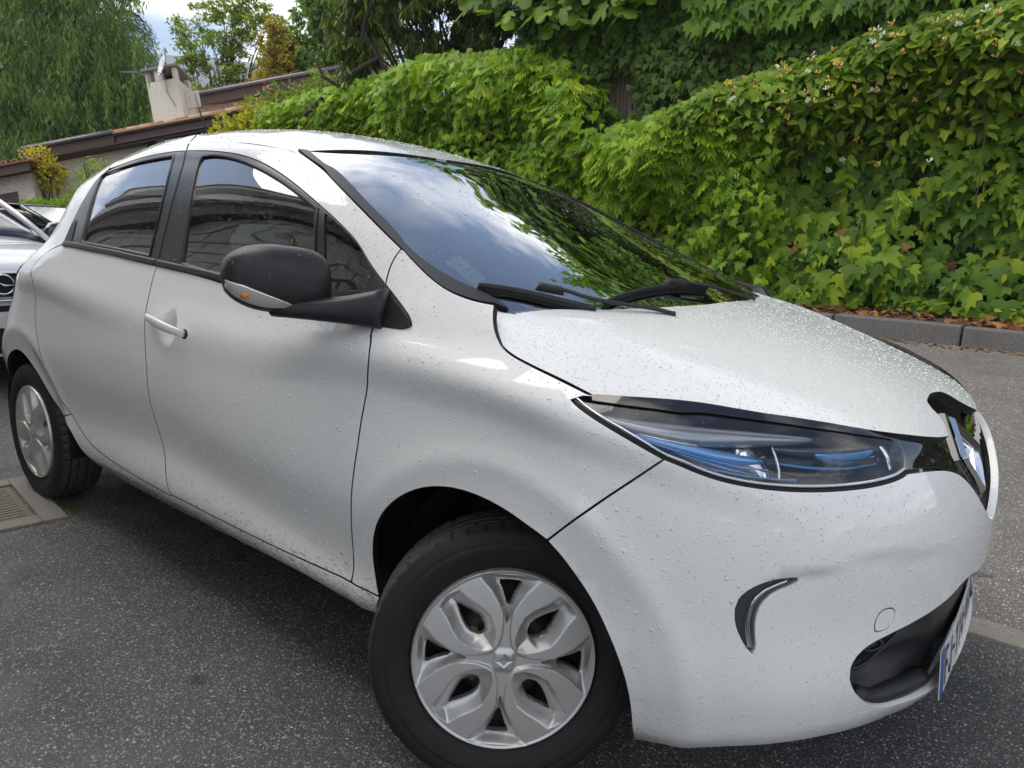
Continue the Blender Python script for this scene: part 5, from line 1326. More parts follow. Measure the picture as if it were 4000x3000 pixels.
def leaves(name,shape,P,T,Nn,size,m,parent=None,var=None):
    V0,F0=SH_[shape];V0=np.array(V0);A_,B_,C_=frames(T,Nn);k=len(P);size=np.broadcast_to(size,(k,))
    V=P[:,None]+size[:,None,None]*(V0[None,:,0:1]*A_[:,None]+V0[None,:,1:2]*B_[:,None]+V0[None,:,2:3]*C_[:,None])
    n=len(V0);F0=np.array(F0);F=(F0[None]+(np.arange(k)*n)[:,None,None]).reshape(-1,3);V=V.reshape(-1,3)
    me=bpy.data.meshes.new(name);me.vertices.add(len(V));me.vertices.foreach_set('co',V.ravel());nf=len(F)
    me.loops.add(nf*3);me.loops.foreach_set('vertex_index',F.ravel().astype(np.int32));me.polygons.add(nf)
    me.polygons.foreach_set('loop_start',np.arange(0,nf*3,3,dtype=np.int32));me.polygons.foreach_set('loop_total',np.full(nf,3,dtype=np.int32))
    me.materials.append(m);me.update(calc_edges=True)
    at=me.attributes.new('tone','FLOAT','POINT');tv=rng.random(k) if var is None else var
    at.data.foreach_set('value',np.repeat(tv,n).astype(np.float32))
    me.polygons.foreach_set('use_smooth',[True]*nf)
    o=bpy.data.objects.new(name,me);COL.objects.link(o)
    if parent:o.parent=parent
    return o
def leafmat(name,stops,rough=.42,trans=.42,spec=.22):
    m=bpy.data.materials.new(name);m.use_nodes=True;g=G(m);b=g.b
    at=g.n('ShaderNodeAttribute',attribute_name='tone')
    v=g.coord('Object');nn=g.noise(v,7,3)
    f=g.math('ADD',g.math('MULTIPLY',at.outputs['Fac'],.85),g.math('MULTIPLY',nn,.15))
    c=g.ramp(f,stops);g.col(c);b.inputs['Roughness'].default_value=rough;b.inputs['Specular IOR Level'].default_value=spec
    tr=g.n('ShaderNodeBsdfTranslucent');cc=g.mix(1.0,c,(1.25,1.5,.55),'MULTIPLY');g.set(tr.inputs[0],cc)
    mx=g.n('ShaderNodeMixShader');mx.inputs[0].default_value=trans;o=[x for x in g.t.nodes if x.type=='OUTPUT_MATERIAL'][0]
    g.t.links.new(b.outputs[0],mx.inputs[1]);g.t.links.new(tr.outputs[0],mx.inputs[2]);g.t.links.new(mx.outputs[0],o.inputs[0])
    return m
L_ivy=leafmat('ivy_leaf',[(0,(0.044,0.096,0.015)),(.45,(0.121,0.235,0.026)),(.75,(0.231,0.365,0.034)),(.92,(0.390,0.487,0.039)),(1,(0.600,0.592,0.046))])
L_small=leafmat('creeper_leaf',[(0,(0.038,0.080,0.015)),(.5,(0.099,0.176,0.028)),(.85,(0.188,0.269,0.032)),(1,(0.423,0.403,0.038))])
L_bright=leafmat('wisteria_leaf',[(0,(0.117,0.235,0.023)),(.5,(0.258,0.403,0.031)),(.85,(0.447,0.554,0.038)),(1,(0.600,0.600,0.050))])
L_honey=leafmat('honeysuckle_leaf',[(0,(0.071,0.151,0.023)),(.5,(0.200,0.302,0.032)),(.85,(0.352,0.437,0.038)),(1,(0.600,0.538,0.063))])
L_yel=leafmat('yellow_shrub_leaf',[(0,(0.137,0.162,0.018)),(.5,(0.341,0.324,0.031)),(.85,(0.590,0.454,0.049)),(1,(0.600,0.356,0.073))])
L_fig=leafmat('fig_leaf',[(0,(0.075,0.154,0.024)),(.6,(0.177,0.288,0.034)),(1,(0.303,0.414,0.054))])
M_lit=leafmat('dry_leaf',[(0,(.05,.022,.012)),(.4,(.15,.065,.025)),(.8,(.33,.17,.07)),(1,(.42,.26,.13))],.8,.1,.2)
M_fl=mat('flower_yellow',(.72,.50,.12),.6);M_flw=mat('flower_white',(.75,.74,.60),.6);M_pink=mat('flower_pink',(.72,.36,.38),.6);M_red=mat('flower_red',(.50,.03,.05),.6)
M_bark=stone_mat(mat('bark_dark',(.05,.04,.03),.9),(.020,.015,.012),(.065,.05,.04),12,.8,60)
M_vine=mat('vine_stem',(.13,.12,.05),.8)
# hedge front surface: y of the leafy face and its top edge
WALL=5.95
def htop(x): return np.interp(x,[-16,-12.6,-10.8,-9.2,-8.1,-6.7,-5.2,-4.5,-3.9,-3.3,-2.7,-2.0,-1.2,-.4,.6,2.5,5],[2.75,3.02,3.25,3.42,3.50,3.60,3.62,3.40,2.58,2.62,2.76,3.05,3.20,3.32,3.42,3.5,3.5])
def hface(x,z):
    b_=5.72+.10*np.sin(x*1.7+z*1.3)+.07*np.sin(x*4.1-z*3.2)+.05*np.sin(z*6+x*2.3)
    zt=htop(x);b_=b_-.30*np.exp(-((z-zt+.42)/.42)**2)*np.where(x>-4.2,1.0,.7)-.10*np.exp(-((z-.9)/.3)**2)
    b_=b_+.55*sst(-.22,.12,z-zt)
    return b_
# backing wall and the reed screens
M_wall=stone_mat(mat('garden_wall',(.1,.1,.09),.9),(.020,.022,.016),(.05,.05,.04),3,.6,40)
m_=MB();m_.box((-5,WALL+.17,1.55),(12,.12,1.35));m_.box((-1.9,WALL+.15,3.6),(3.5,.03,1.0));wl=m_.build('garden_wall',M_wall);tag(wl,'dark retaining wall buried behind the leafy hedge, with an added backing panel behind the reeds','wall')  # upper box: unseen panel added to stop light coming through the reeds
M_reed=mat('reed',(.22,.17,.13),.85)
g=G(M_reed);g.col(g.mix(g.noise(g.coord('Object',(60,1,2)),3,3),(.10,.075,.06),(.30,.24,.20)))
rs=empty('reed_screen',(0,0,0),'grey brown split-reed screen showing between the two masses of creeper','fence')
reed_m=None;xr=-5.6;cnt=0;stuffR=MB()
while xr<1.6:
    w=random.uniform(.010,.017)
    zt=4.6+random.uniform(-.05,.05);zb=1.9
    vis=(-4.6<xr<-2.4)
    m_=MB() if vis and cnt<290 else stuffR
    dx=random.uniform(-.006,.006);m_.tube([(xr,WALL+random.uniform(-.012,.012),zb),(xr+dx,WALL+random.uniform(-.01,.01),(zb+zt)/2),(xr+dx*1.5,WALL,zt)],w*.55,5,cap=False)
    if m_ is not stuffR: m_.build('reed',M_reed,rs,True);cnt+=1
    xr+=w*(1.02 if True else 1)
stuffR.build('reeds',M_reed,rs,True)['kind']='stuff'
m_=MB()
for z in (2.5,3.5,4.4): m_.tube([(-5.6,WALL-.02,z),(1.6,WALL-.02,z)],.006,5)
m_.build('binding_wire',M_steel,rs)['kind']='stuff'
def hedge_pts(k,x0,x1,zlo=None,zt=None,inset=.0,depth=.16,bias=1.0):
    x=rng.uniform(x0,x1,k);zb=vz(x,np.full(k,5.6))-.02 if zlo is None else np.full(k,zlo)
    tz=htop(x) if zt is None else zt(x)
    z=zb+(tz+.06-zb)*rng.random(k)**bias
    y=hface(x,z)+inset+depth*(rng.random(k)-.35)
    return np.stack([x,y,z],1)
def hang(k,out=.9,up=.5,tilt=.5,side=.6):
    T=np.stack([rng.normal(0,side*.5,k),-.35*rng.random(k)-.1,-1+0*rng.random(k)],1)+rng.normal(0,tilt*.35,(k,3))
    Nn=np.stack([rng.normal(0,.35,k),-out+rng.normal(0,.25,k),up+rng.normal(0,.3,k)],1);return T,Nn
def patchy(P,s=1.3,seed=0):
    return .5+.5*np.sin(P[:,0]*s+seed)*np.sin(P[:,2]*s*1.7+seed*2+P[:,0]*.6)
hedge=empty('ivy_hedge',(0,0,0),'long wall of large-leaved ivy hanging down to the leaf-strewn verge','hedge')
# 300 nearest/largest ivy leaves are single parts, the rest stay joined
P=hedge_pts(5200,-9.5,3.2,None,lambda x:htop(x)-.55,0,.15,1.1)
keep=rng.random(len(P))<np.clip(1.25-.45*(P[:,2]-1.2),.25,1);P=P[keep]
T,Nn=hang(len(P));sz=rng.uniform(.11,.23,len(P))*np.where(P[:,2]<1.9,1.1,.9);tn=np.clip(rng.normal(.52,.27,len(P))+.25*(patchy(P,1.7,1)-.5)+np.where(rng.random(len(P))<.07,.45,0),0,1)
# inner darker layer fills behind
front=(P[:,1]-hface(P[:,0],P[:,2]))
sc_=sz/np.linalg.norm(P-np.array(CAM),axis=1)-(front>.02)*.01-((P[:,0]<-3.4)|(P[:,0]>.6))*.01-(P[:,2]<.75)*.01
idx=np.argsort(-sc_);big=idx[:292];rest=idx[292:]
leaf0=bpy.data.meshes.new('leaf');leaf0.from_pydata([tuple(v) for v in IVY],[],IVYF);leaf0.polygons.foreach_set('use_smooth',[True]*len(IVYF));leaf0.update()
tones=[]
for q in range(6):
    me=leaf0.copy();me.materials.append(L_ivy);a=me.attributes.new('tone','FLOAT','POINT');a.data.foreach_set('value',np.full(len(IVY),.18+.15*q,dtype=np.float32));tones.append(me)
A_,B_,C_=frames(T,Nn)
for i in big:
    o=bpy.data.objects.new('leaf',tones[int(np.clip((tn[i]-.1)/.15,0,5))]);COL.objects.link(o);o.parent=hedge
    mm=Matrix((A_[i]*sz[i],B_[i]*sz[i],C_[i]*sz[i])).transposed().to_4x4();mm.translation=Vector(P[i]);o.matrix_local=mm
leaves('foliage','ivy',P[rest],T[rest],Nn[rest],sz[rest],L_ivy,hedge,tn[rest])['kind']='stuff'
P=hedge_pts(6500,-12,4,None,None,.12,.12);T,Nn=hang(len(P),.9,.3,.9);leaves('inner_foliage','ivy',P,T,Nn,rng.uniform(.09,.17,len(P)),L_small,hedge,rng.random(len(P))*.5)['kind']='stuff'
P=hedge_pts(5200,-6,3.2,None,lambda x:htop(x)-.3,-.05,.16,1.0);kp=rng.random(len(P))<.15+.85*sst(.55,.85,patchy(P,2.6,5));P=P[kp];T,Nn=hang(len(P),.8,.6,1.2,1.2)
leaves('small_leaves','oval',P,T,Nn,rng.uniform(.045,.09,len(P)),L_honey,hedge,np.clip(rng.normal(.5,.28,len(P)),0,1))['kind']='stuff'
P=hedge_pts(4200,-10.5,-1.8,None,lambda x:htop(x)+.02,-.20,.24,.75);T,Nn=hang(len(P),.8,.6,.9,1.0)
leaves('upper_leaves','ivy',P,T,Nn,rng.uniform(.08,.14,len(P)),L_bright,hedge,np.clip(rng.normal(.38,.25,len(P)),0,1))['kind']='stuff'
P=hedge_pts(60,-6,3.2,None,lambda x:htop(x)-.4,-.06,.1,1.0);T,Nn=hang(len(P),.8,.4,1.2,1.2)
leaves('dead_leaves','ivy',P,T,Nn,rng.uniform(.07,.14,len(P)),M_lit,hedge,rng.random(len(P)))['kind']='stuff'
m_=MB()
for i in range(34):
    x=random.uniform(-9,2.5);z=float(htop(x))-random.uniform(.2,.9);pts=[]
    L_=random.uniform(.6,1.5)
    for j in range(8):
        u=j/7;zz_=max(z-L_*u,.75);pts.append((x+.05*math.sin(u*5+i)+.12*u*math.sin(i),float(hface(np.array([x]),np.array([zz_]))[0])-.10,zz_))
    m_.tube(pts,[.007-.0006*j for j in range(8)],5,cap=False)
m_.build('stems',M_vine,hedge,True)['kind']='stuff'
# wisteria over the top, left half, with trailing fronds
wi_=empty('wisteria',(0,0,0),'bright green wisteria with feathery leaves spilling over the hedge top behind the car roof','climber')
P=np.vstack([hedge_pts(3600,-10.5,-4.2,2.1,None,-.10,.25,.55),hedge_pts(1300,-5.2,-2.2,1.7,lambda x:np.full_like(x,2.35),-.12,.22,.8)])
keep=rng.random(len(P))<.35+.65*patchy(P,1.1,2);P=P[keep];T,Nn=hang(len(P),.6,.9,1.0,1.2);T[:,2]*=.55
leaves('foliage','pinnate',P,T,Nn,rng.uniform(.15,.27,len(P)),L_bright,wi_,np.clip(rng.normal(.5,.22,len(P))+.25*sst(-.7,0,P[:,2]-htop(P[:,0])),0,1))['kind']='stuff'
# trailing strands
for i,(x,zt_,L_) in enumerate([(-3.1,2.3,1.3),(-2.75,2.55,1.1),(-2.5,2.5,1.45),(-2.33,2.6,1.5),(-2.05,2.5,1.15),(-3.9,2.35,1.0),(-3.45,2.2,.7),(-4.6,3.0,.9),(-1.25,2.1,.8),(-.75,1.8,.6)]):
    m_=MB();pts=[]
    for j in range(9):
        u=j/8;zz_=zt_-L_*u;pts.append((x+.04*math.sin(u*4+i)+.03*math.sin(9*u+2*i),float(hface(np.array([x]),np.array([zz_]))[0])-.20+.05*u,zz_))
    m_.tube(pts,[.005-.0004*j for j in range(9)],5,cap=False);st=m_.build('tendril',M_vine,wi_,True)
    k=16;u=rng.random(k)*.85;Pp=np.array([[np.interp(q,np.linspace(0,1,9),[p[c] for p in pts]) for c in range(3)] for q in u])
    T=np.stack([rng.normal(0,1,k),-.3+rng.normal(0,.3,k),-.5-rng.random(k)*.5],1);Nn=np.stack([rng.normal(0,.3,k),-.7+0*u,.8+0*u],1)
    o=leaves('frond','pinnate',Pp,T,Nn,rng.uniform(.08,.15,k),L_bright,st,rng.random(k)*.5+.35);o['kind']='stuff'
# honeysuckle, upper right
hs2=empty('honeysuckle',(0,0,0),'honeysuckle with yellow and white flowers bulging over the hedge at upper right','climber')
P=hedge_pts(9000,-3.0,3.2,2.0,lambda x:htop(x)+.0,-.14,.26,.62);T,Nn=hang(len(P),.7,.8,1.2,1.4);T[:,2]*=.6
keep=rng.random(len(P))<.25+.75*sst(-1.25,-.35,P[:,2]-htop(P[:,0]));P,T,Nn=P[keep],T[keep],Nn[keep]
leaves('foliage','oval',P,T,Nn,rng.uniform(.075,.15,len(P)),L_honey,hs2,np.clip(rng.normal(.45,.22,len(P))+.2*(patchy(P,2.2,3)-.5),0,1))['kind']='stuff'
fl=0
for i in range(150):
    x=rng.uniform(-2.4,1.9);z=float(htop(np.array([x]))[0])-abs(rng.normal(0,.50))-.06
    y=float(hface(np.array([x]),np.array([z]))[0])-.24;m_=MB();c=Vector((x,y,z))
    for j in range(6):
        d=Vector((rng.normal(0,1),-abs(rng.normal(.6,.5)),rng.normal(.2,.8))).normalized();Lp=rng.uniform(.020,.038)
        m_.tube([c,c+d*Lp*.6,c+d*Lp+Vector((0,0,.012))],[.0025,.0045,.007],5)
    m_.build('flower',M_fl if rng.random()<.68 else M_flw,hs2,True)
# small-leaved creeper on the reed screen
cr_=empty('creeper',(0,0,0),'dark small-leaved creeper climbing the reed screen at the top of the hedge','climber')
k=20000;x=rng.uniform(-5.4,2.6,k);z=rng.uniform(2.2,4.9,k);gap=np.exp(-(((x+3.9)/.22)**2+((z-2.80)/.42)**2))+np.exp(-(((x+3.0)/.50)**2+((z-2.62)/.20)**2))+.5*np.exp(-(((x+4.35)/.25)**2+((z-2.75)/.25)**2))
ok=(rng.random(k)>gap*1.6)&(z>htop(x)-.5);x,z=x[ok],z[ok];k=len(x)
P=np.stack([x,WALL-.10-.12*rng.random(k)-.10*np.sin(x*2.3+z*2)**2,z],1);T,Nn=hang(k,.9,.45,.5)
leaves('foliage','ivy',P,T,Nn,rng.uniform(.07,.125,k),L_small,cr_,np.clip(rng.normal(.42,.2,k),0,1))['kind']='stuff'
k=3400;x=rng.uniform(-2.9,2.6,k);z=3.35+1.5*rng.random(k)-.10*(x+2.6)*0;P=np.stack([x,WALL-.30-.15*rng.random(k)-.1*np.sin(x*1.5),z],1);T,Nn=hang(k,1,.55,.3)
big_c=empty('virginia_creeper',(0,0,0),'overlapping hanging creeper leaves along the top right of the picture','climber')
leaves('foliage','ivy',P,T,Nn,rng.uniform(.15,.22,k),L_ivy,big_c,np.clip(rng.normal(.50,.14,k),0,1))['kind']='stuff'
# fig branches
fg=empty('fig_tree',(-4.4,6.6,2.2),'fig tree with broad lobed leaves leaning over the reed screen','tree')
m_=MB()
for i in range(7):
    a=-1.0+2.0*i/6;m_.tube([(0,0,0),(a*.6,-.3,1.0),(a*1.4,-.75,1.7+.3*random.random()),(a*2.1,-.95,2.2+.4*random.random())],[.06,.045,.025,.012],7,cap=False)
m_.build('branches',M_bark,fg,True)['kind']='stuff'
k=620;x=rng.uniform(-2.2,2.9,k);z=1.05+1.7*rng.random(k)+.15*x*0;P=np.stack([x,-.85-.4*rng.random(k),z+.25],1);T=np.stack([rng.normal(0,.8,k),-.5+rng.normal(0,.3,k),-.6+rng.normal(0,.4,k)],1);Nn=np.stack([rng.normal(0,.3,k),-.6+rng.normal(0,.3,k),.8+0*x],1)
ok=(np.hypot(P[:,0]*.55,P[:,2]-2.3)<1.35)&(P[:,2]>1.35+.35*np.abs(P[:,0]-.2)**1.2*.6)
leaves('foliage','fig',P[ok],T[ok],Nn[ok],rng.uniform(.17,.28,ok.sum()),L_fig,fg)['kind']='stuff'
# litter on the verge
k=5200;x=rng.uniform(-6,3.5,k);u=rng.random(k);ok=rng.random(k)<np.where(u<.45,.35+.3*np.sin(x*2.1+1)**2,1);x,u=x[ok],u[ok];k=len(x);y=kerb_y(x)+.12+u*.85
P=np.stack([x,y,vz(x,y)+.012+.02*rng.random(k)],1);an=rng.random(k)*6.28
T=np.stack([np.cos(an),np.sin(an),rng.normal(0,.3,k)],1);Nn=np.stack([rng.normal(0,.5,k),rng.normal(0,.5,k),np.ones(k)],1)
lt=leaves('leaf_litter','ivy',P,T,Nn,rng.uniform(.035,.095,k),M_lit);tag(lt,'brown fallen leaves heaped on the verge behind the kerb','leaf litter',None,'stuff')
k=900;x=rng.uniform(-5,4,k);y=kerb_y(x)-.02-.10*rng.random(k)**2;P=np.stack([x,y,gz(x,y)+.008],1);an=rng.random(k)*6.28
T=np.stack([np.cos(an),np.sin(an),0*an],1);Nn=np.stack([rng.normal(0,.3,k),rng.normal(0,.3,k),np.ones(k)],1)
lt=leaves('leaf_litter','ivy',P,T,Nn,rng.uniform(.02,.045,k),M_lit);tag(lt,'thin line of brown leaf scraps in the gutter under the kerb','leaf litter',None,'stuff')
# low weeds at the foot of the hedge on the right
k=1500;x=rng.uniform(-2.2,3,k);y=kerb_y(x)+.55+.3*rng.random(k);P=np.stack([x,y,vz(x,y)+.14*rng.random(k)],1);T,Nn=hang(k,.4,1,1.5,1.5);T[:,2]*=.3
ok=rng.random(k)<.25+.75*sst(-.9,.8,x)
wd=leaves('weeds','oval',P[ok],T[ok],Nn[ok],rng.uniform(.05,.09,ok.sum()),L_honey);tag(wd,'low green weeds trailing over the verge below the hedge','ground cover',None,'stuff')
# ---------------- houses beyond the hedge: the street falls away, so they lean with the slope
O_=Vector((-17.803,4.096,2.599));EX=Vector((.725,.652,.222)).normalized();UZ=Vector((-.298,.006,.955));UZ=(UZ-EX*UZ.dot(EX)).normalized();EY=UZ.cross(EX)
HM=Matrix((EX,EY,UZ)).transposed().to_4x4();HM.translation=O_
M_rend=stone_mat(mat('rough_render',(.5,.46,.4),.95),(.50,.45,.38),(.72,.67,.58),3,.9,30)
M_rend2=stone_mat(mat('stained_render',(.5,.46,.4),.95),(.36,.32,.28),(.64,.59,.51),1.6,.9,26)
M_brown=mat('brown_timber',(.085,.052,.044),.6);M_gut=mat('zinc_gutter',(.16,.17,.20),.4,metal=.5)
M_tileA=stone_mat(mat('roof_tile_red',(.3,.1,.07),.85),(.22,.075,.05),(.36,.15,.10),9,.4,60)
M_tileB=stone_mat(mat('roof_tile_buff',(.4,.25,.15),.85),(.32,.19,.12),(.50,.33,.21),9,.4,60)
M_dkw=mat('dark_opening',(.012,.010,.010),.8)
def hroot(name,Mx,label,cat):
    e=empty(name,(0,0,0),label,cat);e.matrix_world=Mx;return e
def hb_(mb,x0,x1,y0,y1,z0,z1,mi=0): mb.box(((x0+x1)/2,(y0+y1)/2,(z0+z1)/2),((x1-x0)/2,(y1-y0)/2,(z1-z0)/2),mi=mi)
def part(root,name,fn_,mt,bv=0,smooth=False):
    m_=MB();fn_(m_);o=m_.build(name,mt,root,smooth)
    if bv: bevel(o,bv,2)
    return o
ha=hroot('house',HM,'low house with a brown fascia, tiled eaves and a stout rendered chimney','house')
part(ha,'wall',lambda m:hb_(m,.0,8,.35,6,-3.4,-.12),M_rend)
part(ha,'wall',lambda m:hb_(m,2.75,8,2.75,6,-.1,1.36),M_rend2)
part(ha,'fascia',lambda m:hb_(m,.0,1.98,0,.06,-.27,-.03),M_brown,.005)
part(ha,'fascia',lambda m:hb_(m,1.99,6,.05,.11,-.34,-.05),M_brown,.005)
part(ha,'soffit',lambda m:hb_(m,.02,7.9,.0,.6,-.285,-.255),M_brown)
part(ha,'gutter',lambda m:m.tube([(0,-.03,-.03),(1.98,-.03,-.03)],.045,8),M_gut,smooth=True)
part(ha,'gutter',lambda m:hb_(m,1.98,6,0,.08,-.10,-.04),M_brown,.01)
part(ha,'roof_slope',lambda m:m.add([(-.1,-.02,-.02),(8,-.02,-.02),(8,3.2,.42),(-.1,3.2,.42),(-.1,-.02,-.06),(8,-.02,-.06),(8,3.2,.38),(-.1,3.2,.38)],[(0,1,2,3),(7,6,5,4),(0,4,5,1),(1,5,6,2),(2,6,7,3),(3,7,4,0)]),M_tileB)
def halfpipe(m,x,y0,y1,z0,z1,r,axis='y',n=6):
    V=[]
    for k,(y,z) in enumerate(((y0,z0),(y1,z1))):
        for rr in (r,r*.78):
            for j in range(n+1):
                a=math.pi*j/n
                V.append((x+rr*math.cos(a),y,z+rr*math.sin(a)) if axis=='y' else (y,x+rr*math.cos(a),z+rr*math.sin(a)))
    q=n+1;F=[]
    for j in range(n): F+=[(j,j+1,2*q+j+1,2*q+j),(q+j,3*q+j,3*q+j+1,q+j+1),(j,q+j,q+j+1,j+1),(2*q+j,2*q+j+1,3*q+j+1,3*q+j)]
    m.add(V,F)
for i in range(17):                     # cover tiles at the eaves of the left slope
    for r_i in range(2):
        m_=MB();halfpipe(m_,.05+i*.118,-.03+.38*r_i,.38+.38*r_i,.0+.05*r_i,.062+.05*r_i,.043);m_.build('roof_tile',M_tileB if (i*7+r_i)%3 else M_tileA,ha,True)
for i in range(16):                     # verge tiles laid along the right-hand edge
    m_=MB();x=2.0+i*.27;halfpipe(m_,.08,x,x+.275,-.035+.004*(i%2),-.030,.085,'x');m_.build('roof_tile',[M_tileA,M_tileB,M_tileB,M_tileA,M_tileB][i%5],ha,True)
# upper roof
part(ha,'fascia',lambda m:hb_(m,2.72,7.5,2.46,2.52,1.29,1.57),M_brown,.005)
part(ha,'gutter',lambda m:m.tube([(2.70,2.42,1.57),(7.5,2.42,1.57)],.05,8),M_gut,smooth=True)
for i in range(22):
    m_=MB();halfpipe(m_,2.95+i*.125,2.42,2.95,1.62,1.70,.046);m_.build('roof_tile',M_tileB if (i*5)%3 else M_tileA,ha,True)
part(ha,'roof_slope',lambda m:m.add([(2.8,2.44,1.60),(7.8,2.44,1.60),(7.8,5.5,2.0),(2.8,5.5,2.0),(2.8,2.44,1.56),(7.8,2.44,1.56),(7.8,5.5,1.96),(2.8,5.5,1.96)],[(0,1,2,3),(7,6,5,4),(0,4,5,1),(1,5,6,2),(2,6,7,3),(3,7,4,0)]),M_tileB)
part(ha,'wall_stain',lambda m:hb_(m,2.98,3.62,.96,.99,.60,.98),M_rend2)
# chimney: body with open smoke box under a slab
def chim(m):
    hb_(m,2.60,3.30,.70,1.50,-.2,1.22)
    for x0,x1,y0,y1 in ((2.60,2.68,.70,.84),(2.80,2.98,.70,.80),(3.20,3.30,.70,.84),(2.60,2.74,1.36,1.50),(3.18,3.30,1.36,1.50)): hb_(m,x0,x1,y0,y1,1.22,1.46)
chm=part(ha,'chimney',chim,M_rend,.012)
m_=MB();hb_(m_,2.54,3.36,.64,1.56,1.46,1.525);bevel(m_.build('chimney_cap',M_conc,chm),.01)
m_=MB();hb_(m_,2.85,3.12,.95,1.25,1.22,1.40);m_.build('flue',M_steel,chm)
part(ha,'flashing',lambda m:hb_(m,2.66,3.5,.66,.72,.14,.20),M_gut,.01)
# dish and aerial
ds=empty('satellite_dish',(0,0,0),'white satellite dish fixed to the rendered chimney','dish');ds.matrix_world=HM
V=[];n=24
c0=Vector((3.10,.50,1.42));nn=Vector((-.62,-.62,.30)).normalized();a_=nn.cross(Vector((0,0,1))).normalized();b_=a_.cross(nn)
for k,(rr,dz) in enumerate(((0,.0),(.11,.006),(.19,.018),(.245,.035))):
    for j in range(n):
        t=2*math.pi*j/n;V.append(c0+(a_*math.cos(t)*.8+b_*math.sin(t))*rr+nn*dz)
F=[(k*n+j,k*n+(j+1)%n,(k+1)*n+(j+1)%n,(k+1)*n+j) for k in range(3) for j in range(n)]
dd=mesh_obj('reflector',V,F,mat('dish_white',(.66,.68,.70),.4),ds,True);sm=dd.modifiers.new('s','SOLIDIFY');sm.thickness=.006
m_=MB();m_.tube([c0-b_*.2,c0+nn*.26-b_*.12],.008,6);m_.tube([c0+nn*.25-b_*.12,c0+nn*.31-b_*.11],.022,8);m_.tube([c0,c0-nn*.12,Vector((3.05,.70,1.30))],.012,6);m_.build('feed_arm',M_gut,ds,True)
yg=empty('tv_aerial',(0,0,0),'thin television aerial pointing left from the chimney top','aerial');yg.matrix_world=HM
m_=MB();m_.tube([(2.08,.66,1.555),(2.72,.66,1.42)],.010,6);m_.build('boom',M_gut,yg,True)
for i in range(9):
    m_=MB();x=2.12+i*.06;z=1.555-.211*(x-2.08);m_.tube([(x,.58,z),(x,.74,z)],.004,5);m_.build('element',M_gut,yg,True)
m_=MB();m_.tube([(2.66,.72,.95),(2.66,.68,1.60)],.012,6);m_.build('mast',M_gut,yg,True)
part(ha,'cable',lambda m:m.tube([(3.05,.68,1.25),(3.02,.68,.95),(3.15,.68,.6),(3.3,.9,.5)],.008,5),M_gut,smooth=True)
part(ha,'cable',lambda m:m.tube([(2.60,.68,1.2),(2.50,.64,1.05),(2.52,.64,.92),(2.60,.68,.88)],.006,5),M_gut,smooth=True)
# small house at the far left
HM2=HM.copy();HM2.translation=Vector((-16.93,3.41,2.22))
hb2_=hroot('outbuilding',HM2,'small beige outbuilding with brown tiled eaves at the left edge','house')
part(hb2_,'wall',lambda m:hb_(m,-4,.42,.25,3,-2.9,-.22),M_rend2)
part(hb2_,'fascia',lambda m:hb_(m,-4,.56,.0,.05,-.27,-.06),M_brown,.005)
part(hb2_,'roof_slope',lambda m:m.add([(-4,-.04,-.05),(.60,-.04,-.05),(.60,2,.25),(-4,2,.25),(-4,-.04,-.09),(.60,-.04,-.09),(.60,2,.2),(-4,2,.2)],[(0,1,2,3),(7,6,5,4),(0,4,5,1),(1,5,6,2),(2,6,7,3),(3,7,4,0)]),M_tileA)
for i in range(12):
    m_=MB();halfpipe(m_,.52-i*.11,-.06,.35,-.04,.02,.04);m_.build('roof_tile',M_tileA if i%2 else M_tileB,hb2_,True)
part(hb2_,'door',lambda m:hb_(m,-.9,.08,.22,.27,-2.9,-.55),M_brown,.005)
# ---------------- parked cars behind
def simple_car(Mx,label,body,pre):
    e=empty('parked_car',(0,0,0),label,'car');e.matrix_world=Mx;return e
M_silver=mat('pearl_paint',(.82,.83,.88),.35,coat=1);M_blk=mat('black_paint',(.012,.013,.016),.25,coat=1,coatr=.03)
M_cg=mat('dark_glazing',(.02,.025,.03),.05,coat=1)
oc=empty('parked_car',(-5.0,-.22,0.03),'silver white car parked close behind, its badge and 93 plate at the left edge','car')
superloft('body',[((.0,0,.52),(0,.60,0),(0,0,.20)),((-.02,0,.53),(0,.72,0),(0,0,.28)),((-.12,0,.55),(0,.82,0),(0,0,.33)),((-.5,0,.57),(0,.89,0),(0,0,.38)),((-1.5,0,.60),(0,.90,0),(0,0,.42)),((-3.6,0,.62),(0,.90,0),(0,0,.43)),((-4.15,0,.64),(0,.86,0),(0,0,.40)),((-4.3,0,.62),(0,.7,0),(0,0,.3))],M_silver,oc,48,4.2)
superloft('glasshouse',[((-1.42,0,.96),(0,.72,0),(0,0,.05)),((-1.60,0,1.0),(0,.745,0),(0,0,.10)),((-2.35,0,1.10),(0,.62,0),(0,0,.30)),((-2.6,0,1.12),(0,.60,0),(0,0,.33)),((-3.5,0,1.12),(0,.58,0),(0,0,.33)),((-4.1,0,1.05),(0,.55,0),(0,0,.16))],M_cg,oc,40,4.5)
superloft('roof_panel',[((-2.36,0,1.395),(0,.56,0),(0,0,.02)),((-2.6,0,1.45),(0,.56,0),(0,0,.02)),((-3.5,0,1.452),(0,.54,0),(0,0,.02)),((-3.8,0,1.41),(0,.5,0),(0,0,.02))],M_silver,oc,24,4)
